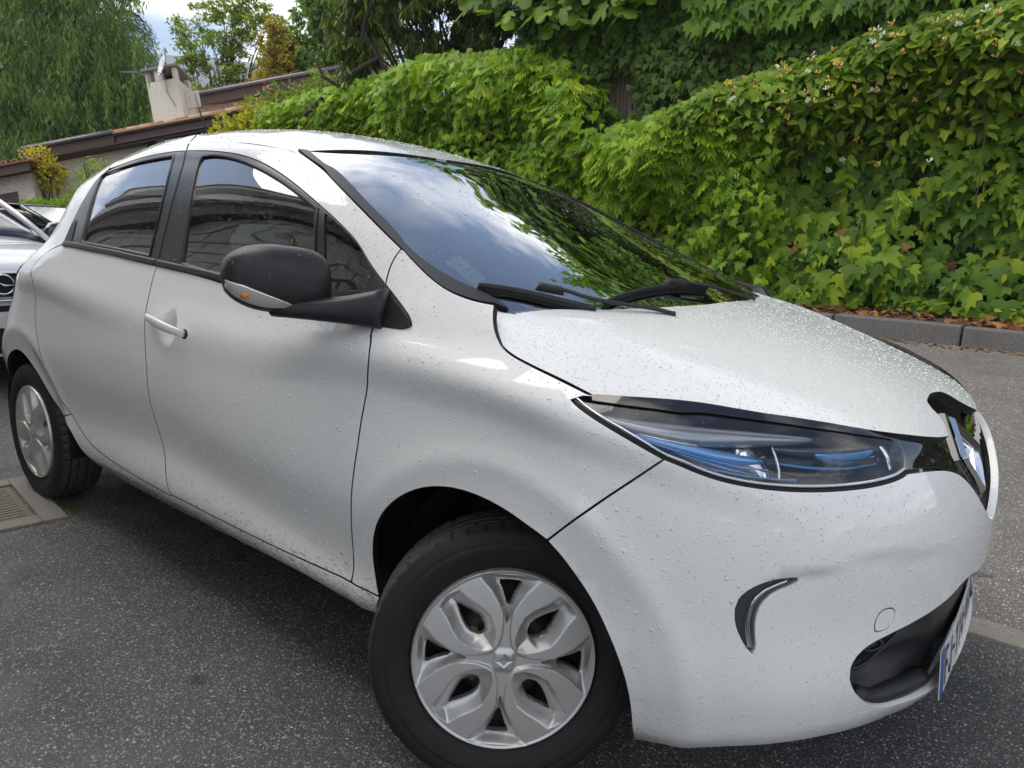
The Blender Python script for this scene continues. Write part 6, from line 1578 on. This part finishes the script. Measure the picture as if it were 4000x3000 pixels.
for sg in (-1,1):
    m_=MB();m_.tube([(-1.50,sg*.83,.985),(-1.95,sg*.745,1.19),(-2.38,sg*.645,1.375),(-2.7,sg*.60,1.44),(-3.5,sg*.57,1.45)],[.022,.028,.028,.03,.03],8);m_.build('pillar',M_silver,oc,True)
    mr_=superloft('door_mirror',[((-1.72,sg*.86,1.02),(.02,0,0),(0,0,.02)),((-1.74,sg*.93,1.06),(.06,0,0),(0,0,.07)),((-1.76,sg*1.05,1.07),(.06,0,0),(0,0,.075)),((-1.78,sg*1.12,1.06),(.03,0,0),(0,0,.05))],M_cg,oc,20,2.6)
m_=MB();m_.box((.0,0,.71),(.035,.42,.078));bevel(m_.build('grille',M_gap,oc),.02)
m_=MB();m_.box((.012,0,.800),(.030,.47,.010));bevel(m_.build('chrome_bar',M_chrome,oc),.006)
m_=MB();m_.tube([(.03,-.46,.632),(.035,-.2,.612),(.036,0,.608),(.035,.2,.612),(.03,.46,.632)],.012,8);m_.build('chrome_bar',M_chrome,oc,True)
m_=MB();m_.box((.0,0,.40),(.03,.60,.17));bevel(m_.build('lower_grille',M_gap,oc),.03)
bd=MB();n=32;bd.tube([(.052,.066*math.cos(2*math.pi*j/n),.72+.066*math.sin(2*math.pi*j/n)) for j in range(n+1)],.008,6,cap=False)
bdg=bd.build('badge_ring',M_chrome,oc,True)
m_=MB();m_.tube([(.055,-.10,.722),(.056,-.02,.728),(.057,0,.715),(.057,.02,.728-.016),(.055,.10,.718)],[.003,.006,.008,.006,.003],6);m_.build('badge_bolt',M_chrome,bdg,True)
m_=MB();m_.box((.045,0,.475),(.006,.26,.056));opl=bevel(m_.build('number_plate',M_white,oc),.004)
letters('93',lambda u,v:Vector((.0535,u,.436+v)),.12,.050,.036,.078,.010,M_ink,opl)
m_=MB();m_.box((-.02,.0,.27),(.04,.75,.06));bevel(m_.build('bumper_lip',M_silver,oc),.03)
for sg in (-1,1):
    superloft('headlight',[((-.06,sg*.52,.735),(0,.06,0),(.02,0,.05)),((-.10,sg*.68,.76),(0,.08,0),(.03,0,.06)),((-.30,sg*.84,.80),(0,.03,0),(.05,0,.04))],M_lens,oc,16,3)
for x,y in ((-.75,-.80),(-.75,.80),(-3.35,-.80),(-3.35,.80)):
    w=bpy.data.objects.new('tyre',tym);COL.objects.link(w);w.parent=oc;w.location=(x,y,.30)
# black saloon further back
sa=empty('parked_car',(0,0,0),'black saloon parked in front of the clipped hedge, seen from its rear corner','car')
sx=Vector((.755,.655,.02)).normalized();sy=Vector((0,0,1)).cross(sx).normalized();SMx=Matrix((sx,sy,sx.cross(sy))).transposed().to_4x4();SMx.translation=Vector((-12.25,2.95,-.02));sa.matrix_world=SMx
superloft('body',[((.75,0,.62),(0,.5,0),(0,0,.2)),((.70,0,.66),(0,.78,0),(0,0,.36)),((.1,0,.67),(0,.86,0),(0,0,.42)),((-1.5,0,.66),(0,.88,0),(0,0,.42)),((-3.4,0,.60),(0,.85,0),(0,0,.36)),((-3.7,0,.55),(0,.6,0),(0,0,.25))],M_blk,sa,40,4.2)
superloft('glasshouse',[((.12,0,1.07),(0,.68,0),(0,0,.03)),((-.42,0,1.18),(0,.60,0),(0,0,.18)),((-.6,0,1.2),(0,.59,0),(0,0,.195)),((-1.6,0,1.2),(0,.60,0),(0,0,.19)),((-2.4,0,1.08),(0,.68,0),(0,0,.04))],M_cg,sa,32,4.5)
superloft('roof_panel',[((-.40,0,1.375),(0,.55,0),(0,0,.02)),((-.6,0,1.40),(0,.56,0),(0,0,.02)),((-1.65,0,1.395),(0,.57,0),(0,0,.02)),((-1.8,0,1.36),(0,.55,0),(0,0,.02))],M_blk,sa,24,4)
m_=MB();m_.add([(.10,-.60,1.105),(.10,.60,1.105),(-.38,.52,1.372),(-.38,-.52,1.372)],[(0,1,2,3)]);m_.build('rear_window',mat('rear_glass_sheen',(.35,.38,.42),.08,coat=1),sa)
for sg in (-1,1):
    m_=MB();m_.tube([(.14,sg*.70,1.06),(-.40,sg*.60,1.37)],.03,6);m_.build('pillar',M_blk,sa,True)
for x,y in ((0,-.78),(0,.78),(-2.7,-.78),(-2.7,.78)):
    w=bpy.data.objects.new('tyre',tym);COL.objects.link(w);w.parent=sa;w.location=(x,y,.30)
# inspection cover in a concrete surround at the lower left
ic=empty('inspection_cover',(-2.56,-1.05,0),'square concrete inspection cover with a ribbed lid beside the rear tyre','drain cover')
m_=MB()
A_c=[(-2.27,-.82),(-2.24,-1.10),(-2.60,-1.42),(-3.1,-1.30),(-3.05,-.86),(-2.62,-.80)]
def quadbox(c,hx,hy,rot,z0,z1,name,mt,parent,bv=.004):
    m_=MB();m_.box((c[0],c[1],(z0+z1)/2),(hx,hy,(z1-z0)/2),Matrix.Rotation(rot,3,'Z'));return bevel(m_.build(name,mt,parent),bv)
ra=R_(-6);cx,cy=-2.60+2.56,-1.13+1.05
for dx,dy,hx,hy in ((0,.27,.33,.045),(0,-.27,.33,.045),(.285,0,.045,.224),(-.285,0,.045,.224)):
    v=Matrix.Rotation(ra,2)@Vector((dx,dy));quadbox((cx+v.x,cy+v.y),hx,hy,ra,-.02,.012,'frame_slab',M_conc,ic)
quadbox((cx,cy),.232,.217,ra,-.02,.004,'lid',stone_mat(mat('lid_concrete',(.2,.18,.15),.8),(.10,.085,.06),(.20,.17,.12),8,.4,60),ic)
for i in range(13):
    v=Matrix.Rotation(ra,2)@Vector((-.2+.033*i,0));quadbox((cx+v.x,cy+v.y),.007,.19,ra,.004,.0075,'rib',M_conc,ic,.001)
k=260;an=rng.random(k)*6.28;t=rng.random(k);P=np.stack([-2.25-.02*rng.random(k)-.3*t,-.83-.02*rng.normal(0,1,k),.004+0*t],1);T=np.stack([rng.normal(0,.5,k),rng.normal(0,.5,k),np.ones(k)],1);Nn=rng.normal(0,1,(k,3))
ms=leaves('moss','needle',P,T,Nn,rng.uniform(.008,.02,k),L_small);tag(ms,'strip of moss along the edge of the inspection cover','moss',None,'stuff')
# ---------------- trees
def tree(name,base,blobs,n,shape,size,m,label,cat='tree',droop=.6,branch=M_bark,trunk_r=.14,up=.3,gap=.35,tone=(.5,.22),limbs=True,seed=0,twig=True):
    e=empty(name,base,label,cat);B=Vector(base);pts=[];wts=np.array([b[1][0]*b[1][1]*b[1][2] for b in blobs])**.75;wts/=wts.sum();m_=MB();mt=MB();tips=[]
    rr=random.Random(seed)
    cen=sum((Vector(b[0]) for b in blobs),Vector())/len(blobs);fork=(cen-B)*.38
    mt.tube([(0,0,-.3),fork*.5+Vector((.05,0,0)),fork],[trunk_r,trunk_r*.85,trunk_r*.7],9,cap=False);mt.build('trunk',branch,e,True)
    for (c,r) in blobs:
        c=Vector(c)-B
        for q in range(4):
            t=c+Vector((rr.uniform(-.7,.7)*r[0],rr.uniform(-.7,.7)*r[1],rr.uniform(-.5,.8)*r[2]));mid=(fork+t)/2+Vector((rr.uniform(-.2,.2),rr.uniform(-.2,.2),rr.uniform(.0,.35)))
            m_.tube([fork,fork.lerp(mid,.5)+Vector((rr.uniform(-.1,.1),rr.uniform(-.1,.1),.05)),mid,mid.lerp(t,.5)+Vector((rr.uniform(-.12,.12),rr.uniform(-.12,.12),.08)),t],[trunk_r*.5,trunk_r*.36,trunk_r*.24,trunk_r*.14,trunk_r*.04],6,cap=False)
            if twig:
                for w_ in range(5):
                    s0=mid.lerp(t,rr.uniform(.1,.9));d=Vector((rr.uniform(-1,1)*r[0],rr.uniform(-1,1)*r[1],rr.uniform(-.5,.7)*r[2]))*.6
                    m_.tube([s0,s0+d*.5+Vector((0,0,.08)),s0+d],[trunk_r*.09,trunk_r*.05,trunk_r*.02],4,cap=False)
    m_.build('branches',branch,e,True)['kind']='stuff'
    P=[]
    for (c,r),w_ in zip(blobs,wts):
        k=int(n*w_);ncl=max(6,int(k/42));cc=rng.normal(0,1,(ncl,3));cc/=np.linalg.norm(cc,axis=1)[:,None];cc*=(rng.random(ncl)**.45)[:,None]
        cl=cc[rng.integers(0,ncl,k)]+rng.normal(0,.115,(k,3))
        P.append(np.array(c)-np.array(base)+cl*np.array(r)*1.08)
    P=np.vstack(P);k=len(P)
    T=np.stack([rng.normal(0,1,k),rng.normal(0,1,k),rng.normal(-droop*2,.6,k)],1);Nn=np.stack([rng.normal(0,.7,k),rng.normal(-.4,.7,k),rng.normal(up*2,.6,k)],1)
    tn=np.clip(rng.normal(tone[0],tone[1],k),0,1)
    leaves('crown',shape,P,T,Nn,rng.uniform(size*.7,size*1.3,k),m,e,tn)['kind']='stuff';return e
L_will=leafmat('willow_leaf',[(0,(.060,.10,.035)),(.5,(.145,.225,.060)),(.85,(.24,.34,.09)),(1,(.36,.42,.13))],trans=.45)
L_ced=leafmat('cedar_needle',[(0,(0.029,0.052,0.042)),(.6,(0.073,0.111,0.085)),(1,(0.146,0.182,0.143))])
L_loc=leafmat('locust_leaf',[(0,(0.11,0.16,0.035)),(.5,(0.25,0.31,0.06)),(1,(0.40,0.43,0.10))],trans=.45)
L_org=leafmat('orange_leaf',[(0,(0.15,0.13,0.026)),(.5,(0.36,0.28,0.05)),(1,(0.50,0.42,0.09))],trans=.4)
L_pch=leafmat('peach_leaf',[(0,(0.041,0.067,0.017)),(.5,(0.095,0.144,0.029)),(1,(0.241,0.288,0.043))],trans=.3)
bl=[((-27.5,8.6,7.3),(2.4,1.6,1.9)),((-26.0,9.2,5.9),(1.9,1.6,1.6)),((-28.2,7.2,4.6),(2.3,1.6,1.8)),((-26.3,8.4,4.0),(1.7,1.5,1.3)),((-25.2,9.5,5.4),(.95,1.0,1.35)),((-29.8,7.0,7.2),(2.2,1.6,2.0)),((-25.4,9.1,4.0),(1.1,1.2,1.2)),((-27.0,7.8,2.9),(2.2,1.5,1.2)),((-26.2,9.0,8.6),(1.5,1.4,1.2)),((-28.6,8.2,9.2),(2.2,1.6,1.4))]
tree('weeping_tree',(-27.6,8.6,-.2),bl,52000,'needle',.24,L_will,'big soft weeping tree filling the upper left corner','tree',1.2,trunk_r=.30,up=.2,seed=3)
# hanging curtains of the weeping tree
we_=bpy.data.objects['weeping_tree'];k=26000;ns_=900;s0=np.array([bl[i][0] for i in rng.integers(0,len(bl),ns_)])+rng.normal(0,1,(ns_,3))*np.array([1.0,.7,.7])
sid=rng.integers(0,ns_,k);u=rng.random(k);P=s0[sid]+np.stack([.12*np.sin(u*4+sid),.0*u,-u*1.25],1)+rng.normal(0,.035,(k,3))-np.array((-27.6,8.6,-.2))
T=np.stack([rng.normal(0,.45,k),rng.normal(0,.45,k),-1+0*u],1);Nn=np.stack([rng.normal(0,.6,k),-1+0*u,.4+0*u],1)
leaves('hanging_twigs','needle',P,T,Nn,rng.uniform(.13,.26,k),L_will,we_,np.clip(rng.normal(.6,.2,ns_)[sid],0,1))['kind']='stuff'
ce=empty('cedar_tree',(-34.6,13.4,-.2),'thin dark cedar with drooping branch tips behind the weeping tree','tree')
m_=MB();m_.tube([(0,0,-2),(0,0,5),(.1,0,10.5)],[.3,.2,.05],8);m_.build('trunk',M_bark,ce,True)
m_=MB();P=[];T=[]
for i in range(80):
    h=2.6+7.4*random.random();a=random.uniform(0,6.28);L_=(1-(h-2)/10.5)*2.6+.9;pts=[]
    for j in range(7):
        u=j/6;pts.append(Vector((math.cos(a)*L_*u,math.sin(a)*L_*u,h+.45*math.sin(u*2.2)*1.0-.75*u*u*1.2)))
    m_.tube(pts,[.05,.045,.035,.03,.02,.012,.006],5,cap=False)
    for q in range(170):
        u=random.random()**.7;f=u*6;i0=min(5,int(f));p=pts[i0].lerp(pts[i0+1],f-i0);P.append(p+Vector((random.gauss(0,.10),random.gauss(0,.10),-abs(random.gauss(0,.13)))));T.append((math.cos(a)+random.gauss(0,.6),math.sin(a)+random.gauss(0,.6),-.9+random.gauss(0,.3)))
m_.build('branches',M_bark,ce,True)['kind']='stuff'
P=np.array([tuple(p) for p in P]);T=np.array(T);Nn=rng.normal(0,.6,P.shape)+np.array([0,-.4,.6]);leaves('crown','needle',P,T,Nn,rng.uniform(.10,.24,len(P)),L_ced,ce)['kind']='stuff'
tree('locust_tree',(-20.9,10.6,0),[((-21.5,10.1,6.6),(.9,.7,.55)),((-21.0,10.6,7.3),(.9,.7,.35)),((-20.6,10.8,6.4),(.8,.7,.5)),((-20.3,11.1,7.6),(.8,.6,.5)),((-21.2,10.0,5.75),(.75,.6,.3)),((-20.0,11.2,7.0),(.7,.7,.5)),((-20.7,10.6,5.6),(.8,.6,.35)),((-21.1,10.0,4.8),(.8,.7,.40)),((-20.6,10.4,4.3),(1.0,.8,.45)),((-20.1,10.8,4.9),(.7,.6,.4))],9500,'oval',.12,L_loc,'airy pale green tree with layered branches left of the orange one','tree',.2,trunk_r=.13,up=.8,seed=5)
tree('orange_tree',(-17.5,10.5,0),[((-17.75,10.35,5.9),(.55,.5,.6)),((-17.6,10.2,5.1),(.6,.5,.55)),((-17.3,10.6,5.6),(.55,.5,.5)),((-17.5,10.2,4.4),(.6,.5,.45)),((-17.9,10.0,4.6),(.5,.4,.4))],11000,'oval',.11,L_org,'small tree with yellow orange leaves between two green trees','tree',.3,trunk_r=.10,up=.5,seed=6,tone=(.45,.25))
tree('broadleaf_tree',(-16.6,10.9,0),[((-17.0,10.9,5.9),(.6,.6,.9)),((-16.4,10.9,5.2),(.7,.6,.8)),((-16.8,11.2,7.0),(.8,.7,.6)),((-16.9,10.4,4.4),(.8,.6,.5)),((-15.5,11.6,6.4),(1.2,.8,1.2))],11000,'oval',.15,L_will,'fresh green tree standing behind the orange one','tree',.6,trunk_r=.12,seed=8)
tree('peach_tree',(-7.6,7.2,.6),[((-8.85,5.75,4.25),(.50,.45,.55)),((-8.5,6.0,4.75),(.6,.5,.35)),((-8.0,6.2,4.55),(.55,.45,.4)),((-7.6,6.5,4.75),(.6,.5,.35)),((-7.1,6.9,4.6),(.6,.5,.45)),((-6.6,7.2,4.45),(.6,.5,.42)),((-8.6,5.85,3.75),(.42,.4,.35)),((-7.9,6.4,3.95),(.45,.4,.28)),((-7.2,6.9,4.1),(.5,.4,.3)),((-6.3,7.4,3.9),(.6,.5,.35)),((-5.6,7.8,4.6),(.8,.6,.5))],11500,'lance',.17,L_pch,'dark peach tree with drooping narrow leaves and crooked bare limbs','tree',1.1,trunk_r=.13,up=.2,seed=11)
# crooked dark limbs of the peach tree in front of its crown
m_=MB()
for pts,r0_ in (([(-8.35,5.9,2.6),(-8.42,5.55,3.25),(-8.50,5.45,3.40),(-8.15,5.80,3.72),(-8.35,5.65,4.0),(-8.25,5.75,4.5)],.060),([(-8.42,5.45,3.25),(-8.75,5.25,3.40),(-8.95,5.2,3.75)],.035),([(-7.35,6.5,2.9),(-7.50,6.3,3.55),(-7.75,6.15,4.05),(-7.95,6.0,4.5)],.050),([(-7.9,6.0,3.05),(-8.15,5.8,3.72)],.045),([(-7.2,6.6,3.9),(-6.9,6.85,3.95),(-6.6,7.0,4.1)],.045),([(-9.3,5.3,2.9),(-8.9,5.4,3.2),(-8.5,5.5,3.35)],.045)):
    q=[Vector(p)-Vector((-7.6,7.2,.6)) for p in pts];mm=[]
    for i in range(len(q)-1):
        mm.append(q[i]);mm.append(q[i].lerp(q[i+1],.5)+Vector((random.uniform(-.04,.04),random.uniform(-.04,.04),random.uniform(-.03,.03))))
    mm.append(q[-1]);m_.tube(mm,[r0_*(1-.7*i/len(mm)) for i in range(len(mm))],7,cap=False)
m_.build('limb',M_bark,bpy.data.objects['peach_tree'],True)['kind']='stuff'
tree('tall_tree',(-1.2,10.5,.8),[((-3.0,8.8,6.6),(1.8,1.6,1.4)),((-1.0,8.6,7.6),(2.0,1.6,1.5)),((1.0,8.8,7.0),(1.8,1.6,1.6)),((-4.8,9.2,5.6),(1.5,1.3,1.1)),((-2.0,8.4,5.4),(1.9,1.3,1.0)),((.5,8.3,5.6),(2.0,1.2,1.1)),((-1.0,9.5,9.2),(2.0,1.6,1.0)),((2.8,9,5.8),(1.6,1.3,1.6))],11000,'ivy',.21,L_fig,'tall leafy tree standing behind the reed screen above the frame','tree',.6,trunk_r=.25,up=.5,seed=12)
# shrubs between hedge and houses
def shrub(name,blobs,n,shape,size,m,label,tone=(.5,.22),cat='shrub'):
    b=Vector(blobs[0][0]);e=empty(name,(b.x,b.y,.3),label,cat);P=[]
    m_=MB()
    for (c,r) in blobs:
        k=int(n/len(blobs));d=rng.normal(0,1,(k,3));d/=np.linalg.norm(d,axis=1)[:,None];rad=(.72+.33*rng.random(k))*(1+.16*np.sin(d[:,0]*7+d[:,2]*9+c[0]))
        P.append(np.array(c)+d*np.array(r)*rad[:,None]-np.array((b.x,b.y,.3)))
        for q in range(6):
            t=Vector(c)-Vector((b.x,b.y,.3))+Vector((random.uniform(-.8,.8)*r[0],random.uniform(-.8,.8)*r[1],random.uniform(0,.9)*r[2]));m_.tube([Vector((c[0]-b.x,c[1]-b.y,0)),(Vector((c[0]-b.x,c[1]-b.y,0))+t)/2+Vector((0,0,.1)),t],[.02,.014,.006],4,cap=False)
    m_.build('stems',M_bark,e,True)['kind']='stuff'
    P=np.vstack(P);k=len(P);T=np.stack([rng.normal(0,1,k),rng.normal(0,1,k),rng.normal(.2,.8,k)],1);Nn=np.stack([rng.normal(0,.6,k),rng.normal(-.5,.6,k),rng.normal(.8,.5,k)],1)
    leaves('foliage',shape,P,T,Nn,rng.uniform(size*.7,size*1.3,k),m,e,np.clip(rng.normal(tone[0],tone[1],k),0,1))['kind']='stuff';return e
shrub('yellow_shrub',[((-11.3,5.3,2.3),(.65,.5,.72)),((-10.8,5.5,2.5),(.65,.5,.72)),((-11.7,5.1,1.9),(.6,.5,.6)),((-10.2,5.8,2.4),(.6,.5,.62))],6500,'oval',.11,L_yel,'yellow green shrub just above the rear of the car roof')
shrub('golden_shrub',[((-9.5,5.75,2.45),(.6,.4,.55)),((-9.0,5.7,2.6),(.6,.4,.6)),((-8.4,5.7,2.6),(.55,.35,.5))],2600,'lance',.11,L_yel,'golden leaved shrub at the left end of the climbing hedge',(.35,.2))
rb=shrub('rose_bush',[((-12.9,7.3,3.3),(.75,.6,.62)),((-12.2,7.8,3.5),(.85,.6,.72)),((-11.5,8.2,3.3),(.8,.6,.6)),((-12.3,7.6,2.6),(1.4,.7,.7))],8500,'oval',.11,L_loc,'rambling rose bush with a few red and pink blooms',(.25,.2))
for i,(x,y,z,mm) in enumerate([(-12.75,6.8,3.92,0),(-12.65,6.9,3.78,0),(-12.72,6.85,3.83,1),(-11.45,7.5,3.73,0),(-11.35,7.55,3.75,0),(-11.7,7.2,3.45,1),(-11.55,7.3,3.42,1),(-11.62,7.25,3.33,1),(-11.45,7.3,3.40,1),(-11.68,7.2,3.25,1),(-11.2,7.5,3.62,1),(-11.1,7.5,3.6,1),(-13.2,6.8,3.6,1),(-11.5,7.25,3.28,1)]):
    m_=MB();c=Vector((x+12.9,y-7.3,z-.3))
    for q in range(7):
        a=q*2.4;m_.tube([c,c+Vector((math.cos(a)*.035,math.sin(a)*.03,.02*(q%3)))],[.018,.022],6)
    m_.build('bloom',M_red if mm==0 else M_pink,rb,True)
shrub('green_shrub',[((-15.3,4.6,1.85),(.45,.4,.5)),((-14.9,4.9,1.6),(.5,.4,.4)),((-15.6,4.4,1.4),(.5,.4,.4))],2600,'lance',.10,L_loc,'loose fresh green shrub against the house wall',(.45,.25))
shrub('lime_shrub',[((-16.9,4.1,2.35),(.28,.3,.26)),((-16.6,4.2,2.0),(.3,.3,.3))],900,'oval',.08,L_yel,'small lime yellow bush beside the outbuilding roof',(.75,.15))
# clipped hedge
ch_=empty('clipped_hedge',(-13.6,4.0,0),'low clipped bright green hedge behind the black saloon','hedge');k=5200
a=rng.uniform(-1.6,1.9,k);h=rng.uniform(0,1.50,k);fr2=rng.random(k)<.7;d=np.where(fr2,rng.normal(0,.03,k),rng.uniform(0,.5,k));h=np.where(fr2,h,1.50+rng.normal(0,.03,k))
P=np.stack([a*.74-d*.65,a*.66+d*.75,h+.06*a],1);T=rng.normal(0,1,(k,3))+np.array([0,0,.4]);Nn=rng.normal(0,.6,(k,3))+np.array([.3,-.6,.6])
leaves('foliage','oval',P,T,Nn,rng.uniform(.05,.10,k),L_honey,ch_,np.clip(rng.normal(.55,.2,k),0,1))['kind']='stuff'
# far wooded ridge
def ridge(name,cx,cy,length,h,az,depth,m,seed):
    nx,ny=160,14;V=[];rr=np.random.default_rng(seed);ph=rr.random(6)*6.28
    ax=Vector((math.cos(az),math.sin(az),0));dp=Vector((-math.sin(az),math.cos(az),0))
    for i in range(nx+1):
        u=-1+2*i/nx;hh=h*(1+.05*math.sin(3*u+ph[0])+.03*math.sin(8*u+ph[1])+.012*math.sin(23*u+ph[2]))*(1-.06*u)
        for j in range(ny+1):
            v=j/ny;z=-30+(hh+30)*math.sin(v*math.pi/2)+rr.normal(0,1.0)*(v>.05)
            p=Vector((cx,cy,0))+ax*u*length+dp*(v*depth);V.append((p.x,p.y,z))
    n=ny+1;o=mesh_obj(name,V,[(i*n+j,(i+1)*n+j,(i+1)*n+j+1,i*n+j+1) for i in range(nx) for j in range(ny)],m);tag(o,kind='structure');return o
M_hill=mat('far_forest',(.04,.06,.05),.95);g=G(M_hill);g.col(g.mix(g.noise(g.coord('Object'),.06,8,.7),(.030,.052,.050),(.075,.10,.09)))
ridge('hills',-560,330,1300,176,R_(39),260,M_hill,4)
ridge('foothills',-330,200,420,58,R_(39),120,M_hill,9)
hz=MB();hz.box((-300,170,79),(760,620,80.5));ho_=hz.build('haze',None);hm=bpy.data.materials.new('air_haze');hm.use_nodes=True;t=hm.node_tree;t.nodes.clear();o_=t.nodes.new('ShaderNodeOutputMaterial');pv=t.nodes.new('ShaderNodeVolumePrincipled');pv.inputs['Color'].default_value=(.75,.85,1,1);pv.inputs['Density'].default_value=.0007;t.links.new(pv.outputs[0],o_.inputs['Volume']);ho_.data.materials.append(hm);tag(ho_,kind='stuff')
# ---------------- the building behind the photographer, seen mirrored in the car
M_st=bpy.data.materials.new('x');M_st=stone_mat(mat('rubble_wall',(.3,.28,.24),.9),(.42,.39,.34),(.68,.64,.57),3,.9,24)
bb=empty('stone_building',(0,0,0),'long stone-faced building behind the camera, mirrored in the car windows','building')
YB=-3.5
m_=MB();hb_(m_,-17,-.6,YB-1.5,YB,-.2,4.45);m_.build('wall',M_rend2,bb)
rw=random.Random(4)
zc_=1.2;cnt=0
while zc_<4.4:
    hgt=rw.uniform(.20,.30);xc=-14.5
    while xc<-.8 and cnt<298:
        w_=rw.uniform(.45,.95);m_=MB();m_.box((xc+w_/2,YB+.01,zc_+hgt/2),(w_/2-.015,.04+rw.uniform(0,.03),hgt/2-.015),taper=.94);m_.build('stone',M_st,bb);cnt+=1;xc+=w_
    zc_+=hgt
m_=MB();hb_(m_,-17,-.6,YB-.2,YB+.30,4.45,5.35);m_.build('timber_band',M_brown,bb)
m_=MB();hb_(m_,-17,-.4,YB-.1,YB+.55,5.36,5.85);m_.build('roof_edge',mat('pale_roof_edge',(.80,.80,.76),.7),bb)
m_=MB();hb_(m_,-17,-.4,YB-.1,YB+.50,5.86,6.02);m_.build('drip_edge',M_gap,bb)
m_=MB();hb_(m_,-17,-.3,YB-.1,YB+.75,6.03,6.3);m_.build('roof_edge',bpy.data.materials['pale_roof_edge'],bb)
m_=MB();m_.add([(-17,YB+.8,6.32),(-.3,YB+.8,6.32),(-.3,-9,8.0),(-17,-9,8.0),(-17,YB+.8,6.26),(-.3,YB+.8,6.26),(-.3,-9,7.9),(-17,-9,7.9)],[(0,1,2,3),(7,6,5,4),(0,4,5,1),(1,5,6,2),(2,6,7,3),(3,7,4,0)]);m_.build('roof',M_tileB,bb)
